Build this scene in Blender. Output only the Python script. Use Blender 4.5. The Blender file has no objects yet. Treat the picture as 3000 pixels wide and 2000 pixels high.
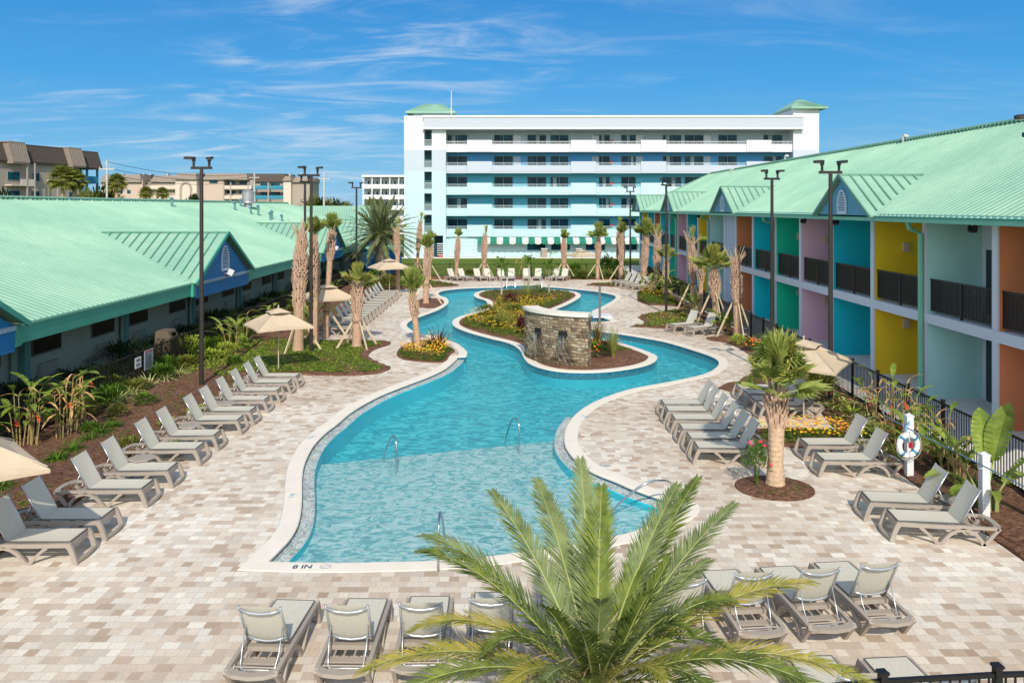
import bpy, bmesh, math, random
from mathutils import Vector, Matrix, Euler
from mathutils.geometry import delaunay_2d_cdt
R = math.radians
rnd = random.Random(7)
sc = bpy.context.scene
COL = sc.collection
F, H, CX, CH = 2333.0, 608.0, 1500.0, 6.25      # focal length in photo pixels, horizon row, centre column, eye height

def G(u, v, z=0.0):
    """photo pixel -> point on the level plane z"""
    Y = F * (CH - z) / (v - H)
    return ((u - CX) * Y / F, Y)
def zat(v, Y): return CH - (v - H) * Y / F
def xat(u, Y): return (u - CX) * Y / F

# ---------------------------------------------------------------- materials
MATS = {}
def nt(name):
    m = bpy.data.materials.new(name); m.use_nodes = True
    t = m.node_tree; b = t.nodes['Principled BSDF']
    return m, t, b
def L(t, a, b): t.links.new(a, b)
def noise(t, scale, detail=4, coord='Object', rough=.55, vec=None, stretch=None):
    n = t.nodes.new('ShaderNodeTexNoise'); n.inputs['Scale'].default_value = scale
    n.inputs['Detail'].default_value = detail; n.inputs['Roughness'].default_value = rough
    if vec is None:
        if coord == 'World':
            g = t.nodes.new('ShaderNodeNewGeometry'); vec = g.outputs['Position']
        else:
            c = t.nodes.new('ShaderNodeTexCoord'); vec = c.outputs[coord]
    if stretch:
        mp = t.nodes.new('ShaderNodeMapping'); mp.inputs['Scale'].default_value = stretch
        L(t, vec, mp.inputs['Vector']); vec = mp.outputs['Vector']
    L(t, vec, n.inputs['Vector'])
    return n
def ramp(t, fac, stops):
    r = t.nodes.new('ShaderNodeValToRGB')
    e = r.color_ramp.elements
    while len(e) < len(stops): e.new(.5)
    for i, (p, c) in enumerate(stops):
        e[i].position = p; e[i].color = (c[0], c[1], c[2], 1)
    L(t, fac, r.inputs['Fac'])
    return r.outputs['Color']
def bump(t, b, h, strength=.3, dist=.02):
    n = t.nodes.new('ShaderNodeBump'); n.inputs['Strength'].default_value = strength
    n.inputs['Distance'].default_value = dist
    L(t, h, n.inputs['Height']); L(t, n.outputs['Normal'], b.inputs['Normal'])
def M(name, c, rough=.7, metal=0.0, var=.12, vs=3.0, bs=0.0, bst=.3, spec=.5, coord='World', transl=0.0, detail=4):
    if name in MATS: return MATS[name]
    m, t, b = nt(name)
    b.inputs['Roughness'].default_value = rough; b.inputs['Metallic'].default_value = metal
    b.inputs['Specular IOR Level'].default_value = spec
    if var > 0:
        n = noise(t, vs, detail, coord)
        col = ramp(t, n.outputs['Fac'], [(.25, tuple(x * (1 - var) for x in c)), (.75, tuple(min(1, x * (1 + var)) for x in c))])
        L(t, col, b.inputs['Base Color'])
        if bs:
            n2 = noise(t, bs, 3, coord); bump(t, b, n2.outputs['Fac'], bst)
    else:
        b.inputs['Base Color'].default_value = (*c, 1)
        col = None
    if transl:
        out = t.nodes['Material Output']
        tr = t.nodes.new('ShaderNodeBsdfTranslucent'); mx = t.nodes.new('ShaderNodeMixShader')
        mx.inputs[0].default_value = transl
        if col: L(t, col, tr.inputs['Color'])
        else: tr.inputs['Color'].default_value = (*c, 1)
        L(t, b.outputs[0], mx.inputs[1]); L(t, tr.outputs[0], mx.inputs[2]); L(t, mx.outputs[0], out.inputs['Surface'])
    MATS[name] = m
    return m

def leafmat(name, c1, c2, rough=.55, vs=1.5, transl=.3):
    """leaf colour that wanders between two real leaf colours, some light passing through"""
    if name in MATS: return MATS[name]
    m, t, b = nt(name)
    b.inputs['Roughness'].default_value = rough; b.inputs['Specular IOR Level'].default_value = .14
    n = noise(t, vs, 5, 'World', .7)
    col = ramp(t, n.outputs['Fac'], [(.35, c1), (.65, c2)])
    L(t, col, b.inputs['Base Color'])
    out = t.nodes['Material Output']
    tr = t.nodes.new('ShaderNodeBsdfTranslucent'); mx = t.nodes.new('ShaderNodeMixShader')
    mx.inputs[0].default_value = transl
    L(t, col, tr.inputs['Color'])
    L(t, b.outputs[0], mx.inputs[1]); L(t, tr.outputs[0], mx.inputs[2]); L(t, mx.outputs[0], out.inputs['Surface'])
    MATS[name] = m
    return m

# ---------------------------------------------------------------- mesh collector
class MB:
    def __init__(s): s.v = []; s.f = []; s.m = []
    def vt(s, p): s.v.append((p[0], p[1], p[2])); return len(s.v) - 1
    def face(s, idx, m=0): s.f.append(tuple(idx)); s.m.append(m)
    def poly(s, pts, m=0):
        i = [s.vt(p) for p in pts]; s.face(i, m)
    def box(s, x0, x1, y0, y1, z0, z1, m=0):
        b = len(s.v)
        for z in (z0, z1):
            for x, y in ((x0, y0), (x1, y0), (x1, y1), (x0, y1)): s.v.append((x, y, z))
        for q in ((3, 2, 1, 0), (4, 5, 6, 7), (0, 1, 5, 4), (1, 2, 6, 5), (2, 3, 7, 6), (3, 0, 4, 7)):
            s.face([b + k for k in q], m)
    def rbox(s, c, sx, sy, sz, rz=0, m=0, rx=0, ry=0):
        b = len(s.v); mt = Euler((rx, ry, rz)).to_matrix(); c = Vector(c)
        for z in (-.5, .5):
            for x, y in ((-.5, -.5), (.5, -.5), (.5, .5), (-.5, .5)):
                s.v.append(tuple(c + mt @ Vector((x * sx, y * sy, z * sz))))
        for q in ((3, 2, 1, 0), (4, 5, 6, 7), (0, 1, 5, 4), (1, 2, 6, 5), (2, 3, 7, 6), (3, 0, 4, 7)):
            s.face([b + k for k in q], m)
    def tube(s, pts, r, n=8, m=0, cap=True):
        pts = [Vector(p) for p in pts]; k = len(pts)
        rs = r if isinstance(r, (list, tuple)) else [r] * k
        rings = []; prev = None
        for i, p in enumerate(pts):
            t = (pts[min(i + 1, k - 1)] - pts[max(i - 1, 0)])
            if t.length < 1e-9: t = Vector((0, 0, 1))
            t.normalize()
            if prev is None:
                a = Vector((0, 0, 1)) if abs(t.z) < .9 else Vector((1, 0, 0))
                x = t.cross(a).normalized()
            else:
                x = prev - t * prev.dot(t)
                x = x.normalized() if x.length > 1e-6 else t.orthogonal().normalized()
            prev = x; y = t.cross(x)
            rings.append([s.vt(p + (x * math.cos(2 * math.pi * j / n) + y * math.sin(2 * math.pi * j / n)) * rs[i]) for j in range(n)])
        for a, b in zip(rings, rings[1:]):
            for j in range(n): s.face((a[j], a[(j + 1) % n], b[(j + 1) % n], b[j]), m)
        if cap: s.face(rings[0][::-1], m); s.face(rings[-1], m)
    def ribbon(s, pts, w, h, side=(0, 1, 0), m=0):
        """rectangular bar along pts; w across 'side', h in the plane of the path"""
        pts = [Vector(p) for p in pts]; sd = Vector(side).normalized(); k = len(pts); rings = []
        for i, p in enumerate(pts):
            t = (pts[min(i + 1, k - 1)] - pts[max(i - 1, 0)]).normalized()
            nn = t.cross(sd).normalized()
            hh = h[i] if isinstance(h, (list, tuple)) else h
            rings.append([s.vt(p + sd * a * w / 2 + nn * b * hh / 2) for a, b in ((-1, -1), (1, -1), (1, 1), (-1, 1))])
        for a, b in zip(rings, rings[1:]):
            for j in range(4): s.face((a[j], a[(j + 1) % 4], b[(j + 1) % 4], b[j]), m)
        s.face(rings[0][::-1], m); s.face(rings[-1], m)
    def lathe(s, c, prof, n=16, m=0):
        rings = [[s.vt((c[0] + r * math.cos(2 * math.pi * j / n), c[1] + r * math.sin(2 * math.pi * j / n), c[2] + z)) for j in range(n)] for r, z in prof]
        for a, b in zip(rings, rings[1:]):
            for j in range(n): s.face((a[j], a[(j + 1) % n], b[(j + 1) % n], b[j]), m)
        s.face(rings[0][::-1], m); s.face(rings[-1], m)
    def prism(s, poly, axis, a0, a1, m=0):
        """extrude a 2-D polygon along axis 'x','y' or 'z' from a0 to a1"""
        def P(p, a): return {'x': (a, p[0], p[1]), 'y': (p[0], a, p[1]), 'z': (p[0], p[1], a)}[axis]
        A = [s.vt(P(p, a0)) for p in poly]; B = [s.vt(P(p, a1)) for p in poly]
        n = len(poly)
        s.face(A[::-1], m); s.face(B, m)
        for i in range(n): s.face((A[i], A[(i + 1) % n], B[(i + 1) % n], B[i]), m)
    def build(s, name, mats, parent=None, smooth=False, loc=None, recalc=False):
        me = bpy.data.meshes.new(name)
        me.from_pydata(s.v, [], s.f)
        if not isinstance(mats, (list, tuple)): mats = [mats]
        for mm in mats: me.materials.append(mm)
        if len(mats) > 1: me.polygons.foreach_set('material_index', s.m)
        if smooth: me.polygons.foreach_set('use_smooth', [True] * len(s.f))
        if recalc:
            bm = bmesh.new(); bm.from_mesh(me); bmesh.ops.recalc_face_normals(bm, faces=bm.faces); bm.to_mesh(me); bm.free()
        me.update()
        o = bpy.data.objects.new(name, me); COL.objects.link(o)
        if parent: o.parent = parent
        if loc: o.location = loc
        return o

def tag(o, label=None, cat=None, group=None, kind=None):
    if label: o['label'] = label
    if cat: o['category'] = cat
    if group: o['group'] = group
    if kind: o['kind'] = kind
    return o
def thing(name, label, cat, loc=(0, 0, 0), rz=0.0, group=None):
    o = bpy.data.objects.new(name, None); COL.objects.link(o)
    o.empty_display_size = .2; o.location = loc; o.rotation_euler = (0, 0, rz)
    return tag(o, label, cat, group)
def copy_tree(o, parent=None):
    c = o.copy(); COL.objects.link(c); c.parent = parent
    for ch in o.children: copy_tree(ch, c)
    return c
NTH = ['nearest', 'second nearest', 'third nearest', 'fourth nearest', 'fifth nearest', 'sixth nearest', 'seventh nearest', 'eighth nearest',
       'ninth nearest', 'tenth nearest', 'eleventh nearest', 'twelfth nearest', 'thirteenth nearest', 'fourteenth nearest', 'fifteenth nearest']
ORD = ['first', 'second', 'third', 'fourth', 'fifth', 'sixth', 'seventh', 'eighth', 'ninth', 'tenth', 'eleventh', 'twelfth', 'thirteenth', 'fourteenth',
       'fifteenth', 'sixteenth', 'seventeenth', 'eighteenth', 'nineteenth', 'twentieth', 'twenty-first', 'twenty-second', 'twenty-third', 'twenty-fourth']

# ---------------------------------------------------------------- 2-D outlines
def smooth_loop(pts, n=5, closed=True):
    out = []; k = len(pts)
    for i in range(k if closed else k - 1):
        p0, p1, p2, p3 = [Vector(pts[j % k] if closed else pts[max(0, min(k - 1, j))]) for j in (i - 1, i, i + 1, i + 2)]
        if (p2 - p1).length < 1e-6: continue
        for s in range(n):
            t = s / n
            out.append(tuple(.5 * (2 * p1 + (p2 - p0) * t + (2 * p0 - 5 * p1 + 4 * p2 - p3) * t * t + (3 * p1 - p0 - 3 * p2 + p3) * t ** 3)))
    if not closed: out.append(tuple(pts[-1]))
    return out
def resample(pts, step):
    out = []; k = len(pts)
    for i in range(k):
        a, b = Vector(pts[i]), Vector(pts[(i + 1) % k]); d = (b - a).length
        n = max(1, int(d / step))
        for j in range(n): out.append(tuple(a.lerp(b, j / n)))
    return out
def area(p): return .5 * sum(p[i][0] * p[(i + 1) % len(p)][1] - p[(i + 1) % len(p)][0] * p[i][1] for i in range(len(p)))
def clean(p, e=.02):
    out = [p[0]]
    for q in p[1:]:
        if (Vector(q) - Vector(out[-1])).length > e: out.append(q)
    if (Vector(out[0]) - Vector(out[-1])).length < e: out.pop()
    return out
def offset(p, d):
    """outward offset (d>0) of a closed loop"""
    s = 1 if area(p) > 0 else -1; k = len(p); out = []
    for i in range(k):
        a, b, c = Vector(p[i - 1]), Vector(p[i]), Vector(p[(i + 1) % k])
        t1 = (b - a).normalized(); t2 = (c - b).normalized()
        n1 = Vector((t1.y, -t1.x)) * s; n2 = Vector((t2.y, -t2.x)) * s
        n = n1 + n2
        n = n.normalized() if n.length > .2 else n1
        q = b + n * d / max(.6, n.dot(n1))
        out.append((q.x, q.y))
    return out
def pip(x, y, p):
    c = False; j = len(p) - 1
    for i in range(len(p)):
        xi, yi = p[i][0], p[i][1]; xj, yj = p[j][0], p[j][1]
        if (yi > y) != (yj > y) and x < (xj - xi) * (y - yi) / (yj - yi) + xi: c = not c
        j = i
    return c
def region(outer, holes=(), extra=(), zf=None, z=0.0, mb=None, m=0):
    vs = []; ed = []
    for lp in [outer] + list(holes):
        b = len(vs); n = len(lp)
        vs += [Vector((q[0], q[1])) for q in lp]
        ed += [(b + i, b + (i + 1) % n) for i in range(n)]
    vs += [Vector(q) for q in extra]
    V, E, Fc = delaunay_2d_cdt(vs, ed, [], 0, 1e-4)[:3]
    mb = mb or MB(); b = len(mb.v)
    for q in V: mb.v.append((q.x, q.y, zf(q.x, q.y) if zf else z))
    for f in Fc:
        cx = sum(V[i].x for i in f) / len(f); cy = sum(V[i].y for i in f) / len(f)
        if pip(cx, cy, outer) and not any(pip(cx, cy, h) for h in holes):
            f = list(f)
            a = area([V[i] for i in f])
            mb.face([b + i for i in (f if a > 0 else f[::-1])], m)
    return mb
def strip(a, b, za, zb, mb=None, m=0, closed=True):
    """quads between two loops of equal length; faces up when b is the outer loop of a CCW pair"""
    mb = mb or MB(); k = len(a); A = [mb.vt((*p, za)) for p in a]; B = [mb.vt((*p, zb)) for p in b]
    s = area(a) > 0
    for i in range(k if closed else k - 1):
        j = (i + 1) % k
        q = (A[i], B[i], B[j], A[j])
        mb.face(q if s else q[::-1], m)
    return mb

# ---------------------------------------------------------------- camera, sun, sky
cam = bpy.data.cameras.new('camera'); cam.lens = F / 3000 * 36; cam.sensor_width = 36
cam.shift_y = -(1000 - H) / 3000; cam.clip_end = 6000; cam.clip_start = .1
co = bpy.data.objects.new('camera', cam); COL.objects.link(co)
co.location = (0, 0, CH); co.rotation_euler = (R(90), 0, 0); sc.camera = co
EL, AZ = 38.0, 5.0
sd = Vector((-math.sin(R(AZ)) * math.cos(R(EL)), math.cos(R(AZ)) * math.cos(R(EL)), -math.sin(R(EL))))
sl = bpy.data.lights.new('sun', 'SUN'); sl.energy = 4.4; sl.angle = R(.5); sl.color = (1.0, .90, .755)
so = bpy.data.objects.new('sun', sl); COL.objects.link(so); so.rotation_euler = sd.to_track_quat('-Z', 'Y').to_euler(); so.location = (10, -20, 40)

w = bpy.data.worlds.new('World'); sc.world = w; w.use_nodes = True
t = w.node_tree; bg = t.nodes['Background']
sky = t.nodes.new('ShaderNodeTexSky'); sky.sky_type = 'NISHITA'; sky.sun_disc = False
sky.sun_elevation = R(EL); sky.sun_rotation = R(180 - AZ); sky.air_density = 1.25; sky.dust_density = .25; sky.ozone_density = 3.0
hs = t.nodes.new('ShaderNodeHueSaturation'); hs.inputs['Saturation'].default_value = .6; hs.inputs['Hue'].default_value = .5; hs.inputs['Value'].default_value = 1.6  # raises the sky behind the camera to fill the shaded motel walls
L(t, sky.outputs[0], hs.inputs['Color'])
tc = t.nodes.new('ShaderNodeTexCoord')
# cirrus: thin streaks laid on a high plane: direction / height
sx = t.nodes.new('ShaderNodeSeparateXYZ'); L(t, tc.outputs['Generated'], sx.inputs[0])
mz = t.nodes.new('ShaderNodeMath'); mz.operation = 'MAXIMUM'; mz.inputs[1].default_value = 0.015; L(t, sx.outputs['Z'], mz.inputs[0])
az = t.nodes.new('ShaderNodeMath'); az.operation = 'ADD'; az.inputs[1].default_value = .12; L(t, mz.outputs[0], az.inputs[0])
dx = t.nodes.new('ShaderNodeMath'); dx.operation = 'DIVIDE'; L(t, sx.outputs['X'], dx.inputs[0]); L(t, az.outputs[0], dx.inputs[1])
dy = t.nodes.new('ShaderNodeMath'); dy.operation = 'DIVIDE'; L(t, sx.outputs['Y'], dy.inputs[0]); L(t, az.outputs[0], dy.inputs[1])
cb = t.nodes.new('ShaderNodeCombineXYZ'); L(t, dx.outputs[0], cb.inputs[0]); L(t, dy.outputs[0], cb.inputs[1])
def cloud(scale, stretch, lo, hi, off, rot=0, det=9, dist=.6):
    mp = t.nodes.new('ShaderNodeMapping'); mp.inputs['Scale'].default_value = stretch; mp.inputs['Location'].default_value = off
    mp.inputs['Rotation'].default_value = (0, 0, R(rot)); L(t, cb.outputs[0], mp.inputs['Vector'])
    n = t.nodes.new('ShaderNodeTexNoise'); n.inputs['Scale'].default_value = scale; n.inputs['Detail'].default_value = det
    n.inputs['Roughness'].default_value = .62; n.inputs['Distortion'].default_value = dist
    L(t, mp.outputs[0], n.inputs['Vector'])
    mr = t.nodes.new('ShaderNodeMapRange'); mr.interpolation_type = 'SMOOTHSTEP'
    mr.inputs['From Min'].default_value = lo; mr.inputs['From Max'].default_value = hi
    L(t, n.outputs['Fac'], mr.inputs['Value'])
    return mr.outputs[0]
c1 = cloud(1.5, (.75, 1.7, 1), .44, .80, (3.1, .4, 0), -14, 12, 1.1)
c2 = cloud(.6, (1, 1.4, 1), .34, .60, (1.7, 5.3, 0), 0, 4, .3)
mm = t.nodes.new('ShaderNodeMath'); mm.operation = 'MULTIPLY'; L(t, c1, mm.inputs[0]); L(t, c2, mm.inputs[1])
# more veil to the left of the view, clear deep blue to the right
lr = t.nodes.new('ShaderNodeMapRange'); lr.inputs['From Min'].default_value = .35; lr.inputs['From Max'].default_value = -.15
lr.inputs['To Min'].default_value = .25; lr.inputs['To Max'].default_value = 1.0; L(t, sx.outputs['X'], lr.inputs['Value'])
mm2 = t.nodes.new('ShaderNodeMath'); mm2.operation = 'MULTIPLY'; mm2.use_clamp = True; L(t, mm.outputs[0], mm2.inputs[0]); L(t, lr.outputs[0], mm2.inputs[1])
mm3 = t.nodes.new('ShaderNodeMath'); mm3.operation = 'MULTIPLY'; mm3.inputs[1].default_value = .85; L(t, mm2.outputs[0], mm3.inputs[0])
mix = t.nodes.new('ShaderNodeMix'); mix.data_type = 'RGBA'
# clear, dry air: deepen the blue away from the sun; unseen zenith brightened as fill
grad = ramp(t, sx.outputs['Z'], [(0.0, (.23, .54, .80)), (.06, (.125, .465, .80)), (.15, (.025, .345, .78)), (.28, (.0, .23, .66)), (.5, (.13, .27, .47)), (1.0, (.27, .35, .44))])
gs = t.nodes.new('ShaderNodeVectorMath'); gs.operation = 'SCALE'; gs.inputs['Scale'].default_value = 7.4; L(t, grad, gs.inputs[0])
yf = t.nodes.new('ShaderNodeMapRange'); yf.inputs['From Min'].default_value = -.25; yf.inputs['From Max'].default_value = .3; yf.inputs['To Min'].default_value = .1; yf.inputs['To Max'].default_value = .95; L(t, sx.outputs['Y'], yf.inputs['Value'])
mg = t.nodes.new('ShaderNodeMix'); mg.data_type = 'RGBA'; L(t, yf.outputs[0], mg.inputs['Factor']); L(t, hs.outputs[0], mg.inputs[6]); L(t, gs.outputs[0], mg.inputs[7])
L(t, mm3.outputs[0], mix.inputs['Factor']); L(t, mg.outputs[2], mix.inputs[6]); mix.inputs[7].default_value = (5.6, 6.2, 6.9, 1)
L(t, mix.outputs[2], bg.inputs['Color'])
bg.inputs['Strength'].default_value = .13
sc.view_settings.view_transform = 'Standard'; sc.view_settings.look = 'None'; sc.view_settings.exposure = 0; sc.view_settings.gamma = 1
sc.cycles.max_bounces = 7; sc.cycles.transparent_max_bounces = 12; sc.cycles.diffuse_bounces = 3; sc.cycles.glossy_bounces = 3
sc.cycles.caustics_reflective = False; sc.cycles.caustics_refractive = False
# ================================================================ pool, deck, beds
Z0, WZ = 0.0, -0.13
outer_px = [(781,1645),(781,1645),(816,1610),(852,1570),(874,1524),(881.8,1465),(883,1400),(891,1355),(917,1304),(952,1267),(987,1240),(1038,1199),(1114.5,1157),
 (1197.5,1124),(1261,1100),(1306,1077.5),(1336,1052),(1340,1046),(1365,1043.5),(1365,1043.5),(1367,1030),(1352,1016),(1334.6,1004),(1304,995),(1275,985),(1240,978),
 (1213,971),(1192,956),(1196,943),(1218,932),(1250,920),(1288,905),(1312,888),(1309,874),(1291,866.5),(1283,860),(1295,852),(1330,846.5),(1377.5,843),(1440,841.3),(1474,840.5),
 (1474,840.5),(1480,835.5),(1480,835.5),(1586,834.5),(1586,834.5),(1592,839.5),(1592,839.5),(1626,841),(1669,845),(1737,852),(1779.6,859.5),(1801.7,866),(1803,874),(1788,885),(1762.6,899),(1739,909),
 (1735.4,915.6),(1747,922.4),(1768,930),(1793,939.5),(1793,939.5),(1767.7,942.5),(1725,943.5),(1690,944),(1690,944),(1690,961),(1690,961),(1725,961.6),(1762.6,970.5),(1817,977.5),(1870,986),
 (1945.7,1000),(2028.6,1024),(2086,1044),(2107,1060),(2096.6,1078.7),(2055,1098),(1953,1120),(1864,1136),(1800,1153.6),(1740,1178),(1696,1206),(1668,1238),(1656,1272),(1660,1310),
 (1694,1352),(1740,1382),(1800,1406),(1848,1427),(1899,1446),(1950,1463),(1992,1479),(1998,1490),(1960,1519),(1855,1556.7),(1775,1576),(1660,1598),(1543,1614.7),(1418,1631),
 (1261.6,1642.5),(1150,1646),(960,1649),(781,1645)]
POOL = clean(resample(smooth_loop([G(u, v) for u, v in outer_px[:-1]], 4), .3), .04)
if area(POOL) < 0: POOL.reverse()
island_px = [(1388.7,862),(1403,854),(1441,849),(1537,847.5),(1632.7,849),(1686,855),(1701,865.5),(1689.5,876.5),(1660.5,891.8),(1622,908.8),(1606,930),(1640,962),(1700,982),
 (1754,993),(1808.5,1002),(1873,1021),(1915.6,1038),(1924.4,1047),(1910,1062),(1856,1077),(1760,1088.5),(1664.5,1088.5),(1601,1080.5),(1553,1064.5),(1535,1045),(1524,1024),(1492,1004),
 (1428.6,988),(1371,972),(1333,956),(1326.5,941.8),(1345.7,927.4),(1403,911.5),(1428.6,894),(1422,879.6),(1396,871)]
ISL = clean(resample(smooth_loop([G(u, v) for u, v in island_px], 4), .3), .04)
if area(ISL) < 0: ISL.reverse()
CW = .36
COPO = offset(POOL, CW); ISLI = offset(ISL, -CW)

# --- pavers: three sizes of tumbled travertine-coloured concrete
m, t, b = nt('pavers'); MATS['pavers'] = m
g = t.nodes.new('ShaderNodeNewGeometry')
def brick(scale, w, h, off, sq, fr, loc=(0, 0, 0)):
    mp = t.nodes.new('ShaderNodeMapping'); mp.inputs['Location'].default_value = loc; L(t, g.outputs['Position'], mp.inputs[0])
    n = t.nodes.new('ShaderNodeTexBrick'); L(t, mp.outputs[0], n.inputs['Vector'])
    n.inputs['Color1'].default_value = (0, 0, 0, 1); n.inputs['Color2'].default_value = (1, 1, 1, 1); n.inputs['Mortar'].default_value = (.5, .5, .5, 1)
    n.inputs['Scale'].default_value = scale; n.inputs['Brick Width'].default_value = w; n.inputs['Row Height'].default_value = h
    n.inputs['Mortar Size'].default_value = .005; n.inputs['Mortar Smooth'].default_value = .3; n.inputs['Bias'].default_value = 0
    n.offset = off; n.squash = sq; n.squash_frequency = fr
    return n
b1 = brick(1, .25, .185, .41, .66, 3)
pal = ramp(t, b1.outputs['Color'], [(0, (.45, .35, .265)), (.10, (.55, .44, .345)), (.24, (.60, .535, .46)), (.38, (.67, .57, .47)), (.55, (.71, .63, .525)), (.75, (.70, .65, .58)), (1, (.82, .765, .67))])
n1 = noise(t, .16, 3, 'World'); n2 = noise(t, 26, 4, 'World')
tint = ramp(t, n1.outputs['Fac'], [(.36, (.82, .76, .70)), (.5, (.97, .955, .94)), (.64, (1.06, 1.06, 1.06))])
mx = t.nodes.new('ShaderNodeMix'); mx.data_type = 'RGBA'; mx.blend_type = 'MULTIPLY'; mx.inputs['Factor'].default_value = 1
L(t, pal, mx.inputs[6]); L(t, tint, mx.inputs[7])
mo = t.nodes.new('ShaderNodeMix'); mo.data_type = 'RGBA'; mo.blend_type = 'MULTIPLY'
sp = ramp(t, n2.outputs['Fac'], [(.3, (.86, .86, .86)), (.7, (1.05, 1.05, 1.05))]); mo.inputs['Factor'].default_value = 1
L(t, mx.outputs[2], mo.inputs[6]); L(t, sp, mo.inputs[7])
mj = t.nodes.new('ShaderNodeMix'); mj.data_type = 'RGBA'; mf = t.nodes.new('ShaderNodeMath'); mf.operation = 'MULTIPLY'; mf.inputs[1].default_value = .45
L(t, b1.outputs['Fac'], mf.inputs[0]); L(t, mf.outputs[0], mj.inputs['Factor']); L(t, mo.outputs[2], mj.inputs[6]); mj.inputs[7].default_value = (.30, .25, .20, 1)
L(t, mj.outputs[2], b.inputs['Base Color']); b.inputs['Roughness'].default_value = .75
inv = t.nodes.new('ShaderNodeMath'); inv.operation = 'SUBTRACT'; inv.inputs[0].default_value = 1; L(t, b1.outputs['Fac'], inv.inputs[1]); bump(t, b, inv.outputs[0], .25, .01)
PAV = m
COPM = M('coping_stone', (.78, .71, .61), .6, var=.05, vs=2, bs=40, bst=.1)
CONC = M('concrete_walk', (.72, .70, .66), .8, var=.08, vs=2, bs=30, bst=.15)
# mulch
m, t, b = nt('mulch'); MATS['mulch'] = m
n1 = noise(t, 9, 9, 'World', .82, stretch=(1, 1.8, 1)); n2 = noise(t, 1.1, 3, 'World')
c = ramp(t, n1.outputs['Fac'], [(.36, (.04, .02, .013)), (.47, (.15, .08, .055)), (.56, (.25, .145, .10)), (.66, (.5, .36, .27))])
mx = t.nodes.new('ShaderNodeMix'); mx.data_type = 'RGBA'; mx.blend_type = 'MULTIPLY'; mx.inputs['Factor'].default_value = 1
L(t, c, mx.inputs[6]); L(t, ramp(t, n2.outputs['Fac'], [(.3, (.8, .75, .72)), (.7, (1.15, 1.08, 1.0))]), mx.inputs[7])
L(t, mx.outputs[2], b.inputs['Base Color']); b.inputs['Roughness'].default_value = .95; b.inputs['Specular IOR Level'].default_value = .1
bump(t, b, n1.outputs['Fac'], 1.0, .05)
MULCH = m
# lawn
m, t, b = nt('lawn'); MATS['lawn'] = m
n1 = noise(t, 9, 8, 'World', .7); n2 = noise(t, .25, 3, 'World')
c = ramp(t, n1.outputs['Fac'], [(.3, (.05, .085, .01)), (.55, (.11, .165, .02)), (.75, (.20, .26, .045))])
mx = t.nodes.new('ShaderNodeMix'); mx.data_type = 'RGBA'; mx.blend_type = 'MULTIPLY'; mx.inputs['Factor'].default_value = 1
L(t, c, mx.inputs[6]); L(t, ramp(t, n2.outputs['Fac'], [(.3, (.8, .85, .8)), (.7, (1.2, 1.1, 1.0))]), mx.inputs[7])
L(t, mx.outputs[2], b.inputs['Base Color']); b.inputs['Roughness'].default_value = .9; b.inputs['Specular IOR Level'].default_value = .15
bump(t, b, n1.outputs['Fac'], .8, .05)
LAWN = m

# ground sheet to the horizon with a hole under the deck
mb = region([(-3000, -300), (3000, -300), (3000, 5000), (-3000, 5000)], [[(-9, 9), (9, 9), (9, 66), (-9, 66)]], z=-.03)
tag(mb.build('ground', LAWN), kind='structure')
DECK = [(-9.75, 5), (-9.3, 13.9), (-9.2, 27.5), (-9.75, 31), (-9.75, 69.0), (9.5, 69.0), (11.35, 66), (11.2, 24), (10.95, 5)]
DECK = DECK[::-1] if area(DECK) < 0 else DECK
ex = []
mb = region(DECK, [COPO], z=0)
tag(mb.build('pool_deck', PAV), kind='structure')

# coping: rounded nose band standing 8 mm proud
def coping(inner, outer, name):
    mb = MB(); k = len(inner); s = 1 if area(inner) > 0 else -1
    prof = [(-.02, -.035), (-.02, .0), (.01, .012), (.1, .014), (CW - .01, .012), (CW, -.02)]
    big = outer if outer is not None else None
    loops = []
    for d, z in prof:
        loops.append(([(Vector(a).lerp(Vector(bb), d / CW)) for a, bb in zip(inner, outer)], z))
    ids = [[mb.vt((q.x, q.y, z)) for q in lp] for lp, z in loops]
    for A, B in zip(ids, ids[1:]):
        for i in range(k):
            j = (i + 1) % k; q = (A[i], B[i], B[j], A[j]); mb.face(q if s > 0 else q[::-1])
    return mb.build(name, COPM, smooth=False)
tag(coping(POOL, COPO, 'pool_coping'), 'white concrete coping winding round the whole pool edge', 'pool coping', kind='structure')
o = coping(ISL, ISLI, 'island_coping')
# island coping: its inner side is land, so flip the winding
o.data.flip_normals()
tag(o, kind='structure')

# pool shell: walls with dark blue waterline tile, ledge, shallow floor, deep floor
m, t, b = nt('pool_tile'); MATS['pool_tile'] = m
n = noise(t, 14, 1, 'World'); L(t, ramp(t, n.outputs['Fac'], [(.35, (.01, .09, .17)), (.65, (.03, .2, .3))]), b.inputs['Base Color']); b.inputs['Roughness'].default_value = .2
TILE = m
def pebble(name, stops, sc_=34):
    m, t, b = nt(name); MATS[name] = m
    g = t.nodes.new('ShaderNodeNewGeometry')
    v = t.nodes.new('ShaderNodeTexVoronoi'); v.inputs['Scale'].default_value = sc_; L(t, g.outputs['Position'], v.inputs['Vector'])
    n1 = noise(t, 5.5, 4, 'World', .6)
    ad = t.nodes.new('ShaderNodeMix'); ad.data_type = 'FLOAT'; ad.inputs[0].default_value = .55
    L(t, v.outputs['Color'], ad.inputs[2]); L(t, n1.outputs['Fac'], ad.inputs[3])
    L(t, ramp(t, ad.outputs[0], stops), b.inputs['Base Color']); b.inputs['Roughness'].default_value = .6
    return m
PEB = pebble('pebble_finish', [(.38, (.22, .27, .27)), (.5, (.38, .44, .42)), (.62, (.56, .60, .57))])
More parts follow.
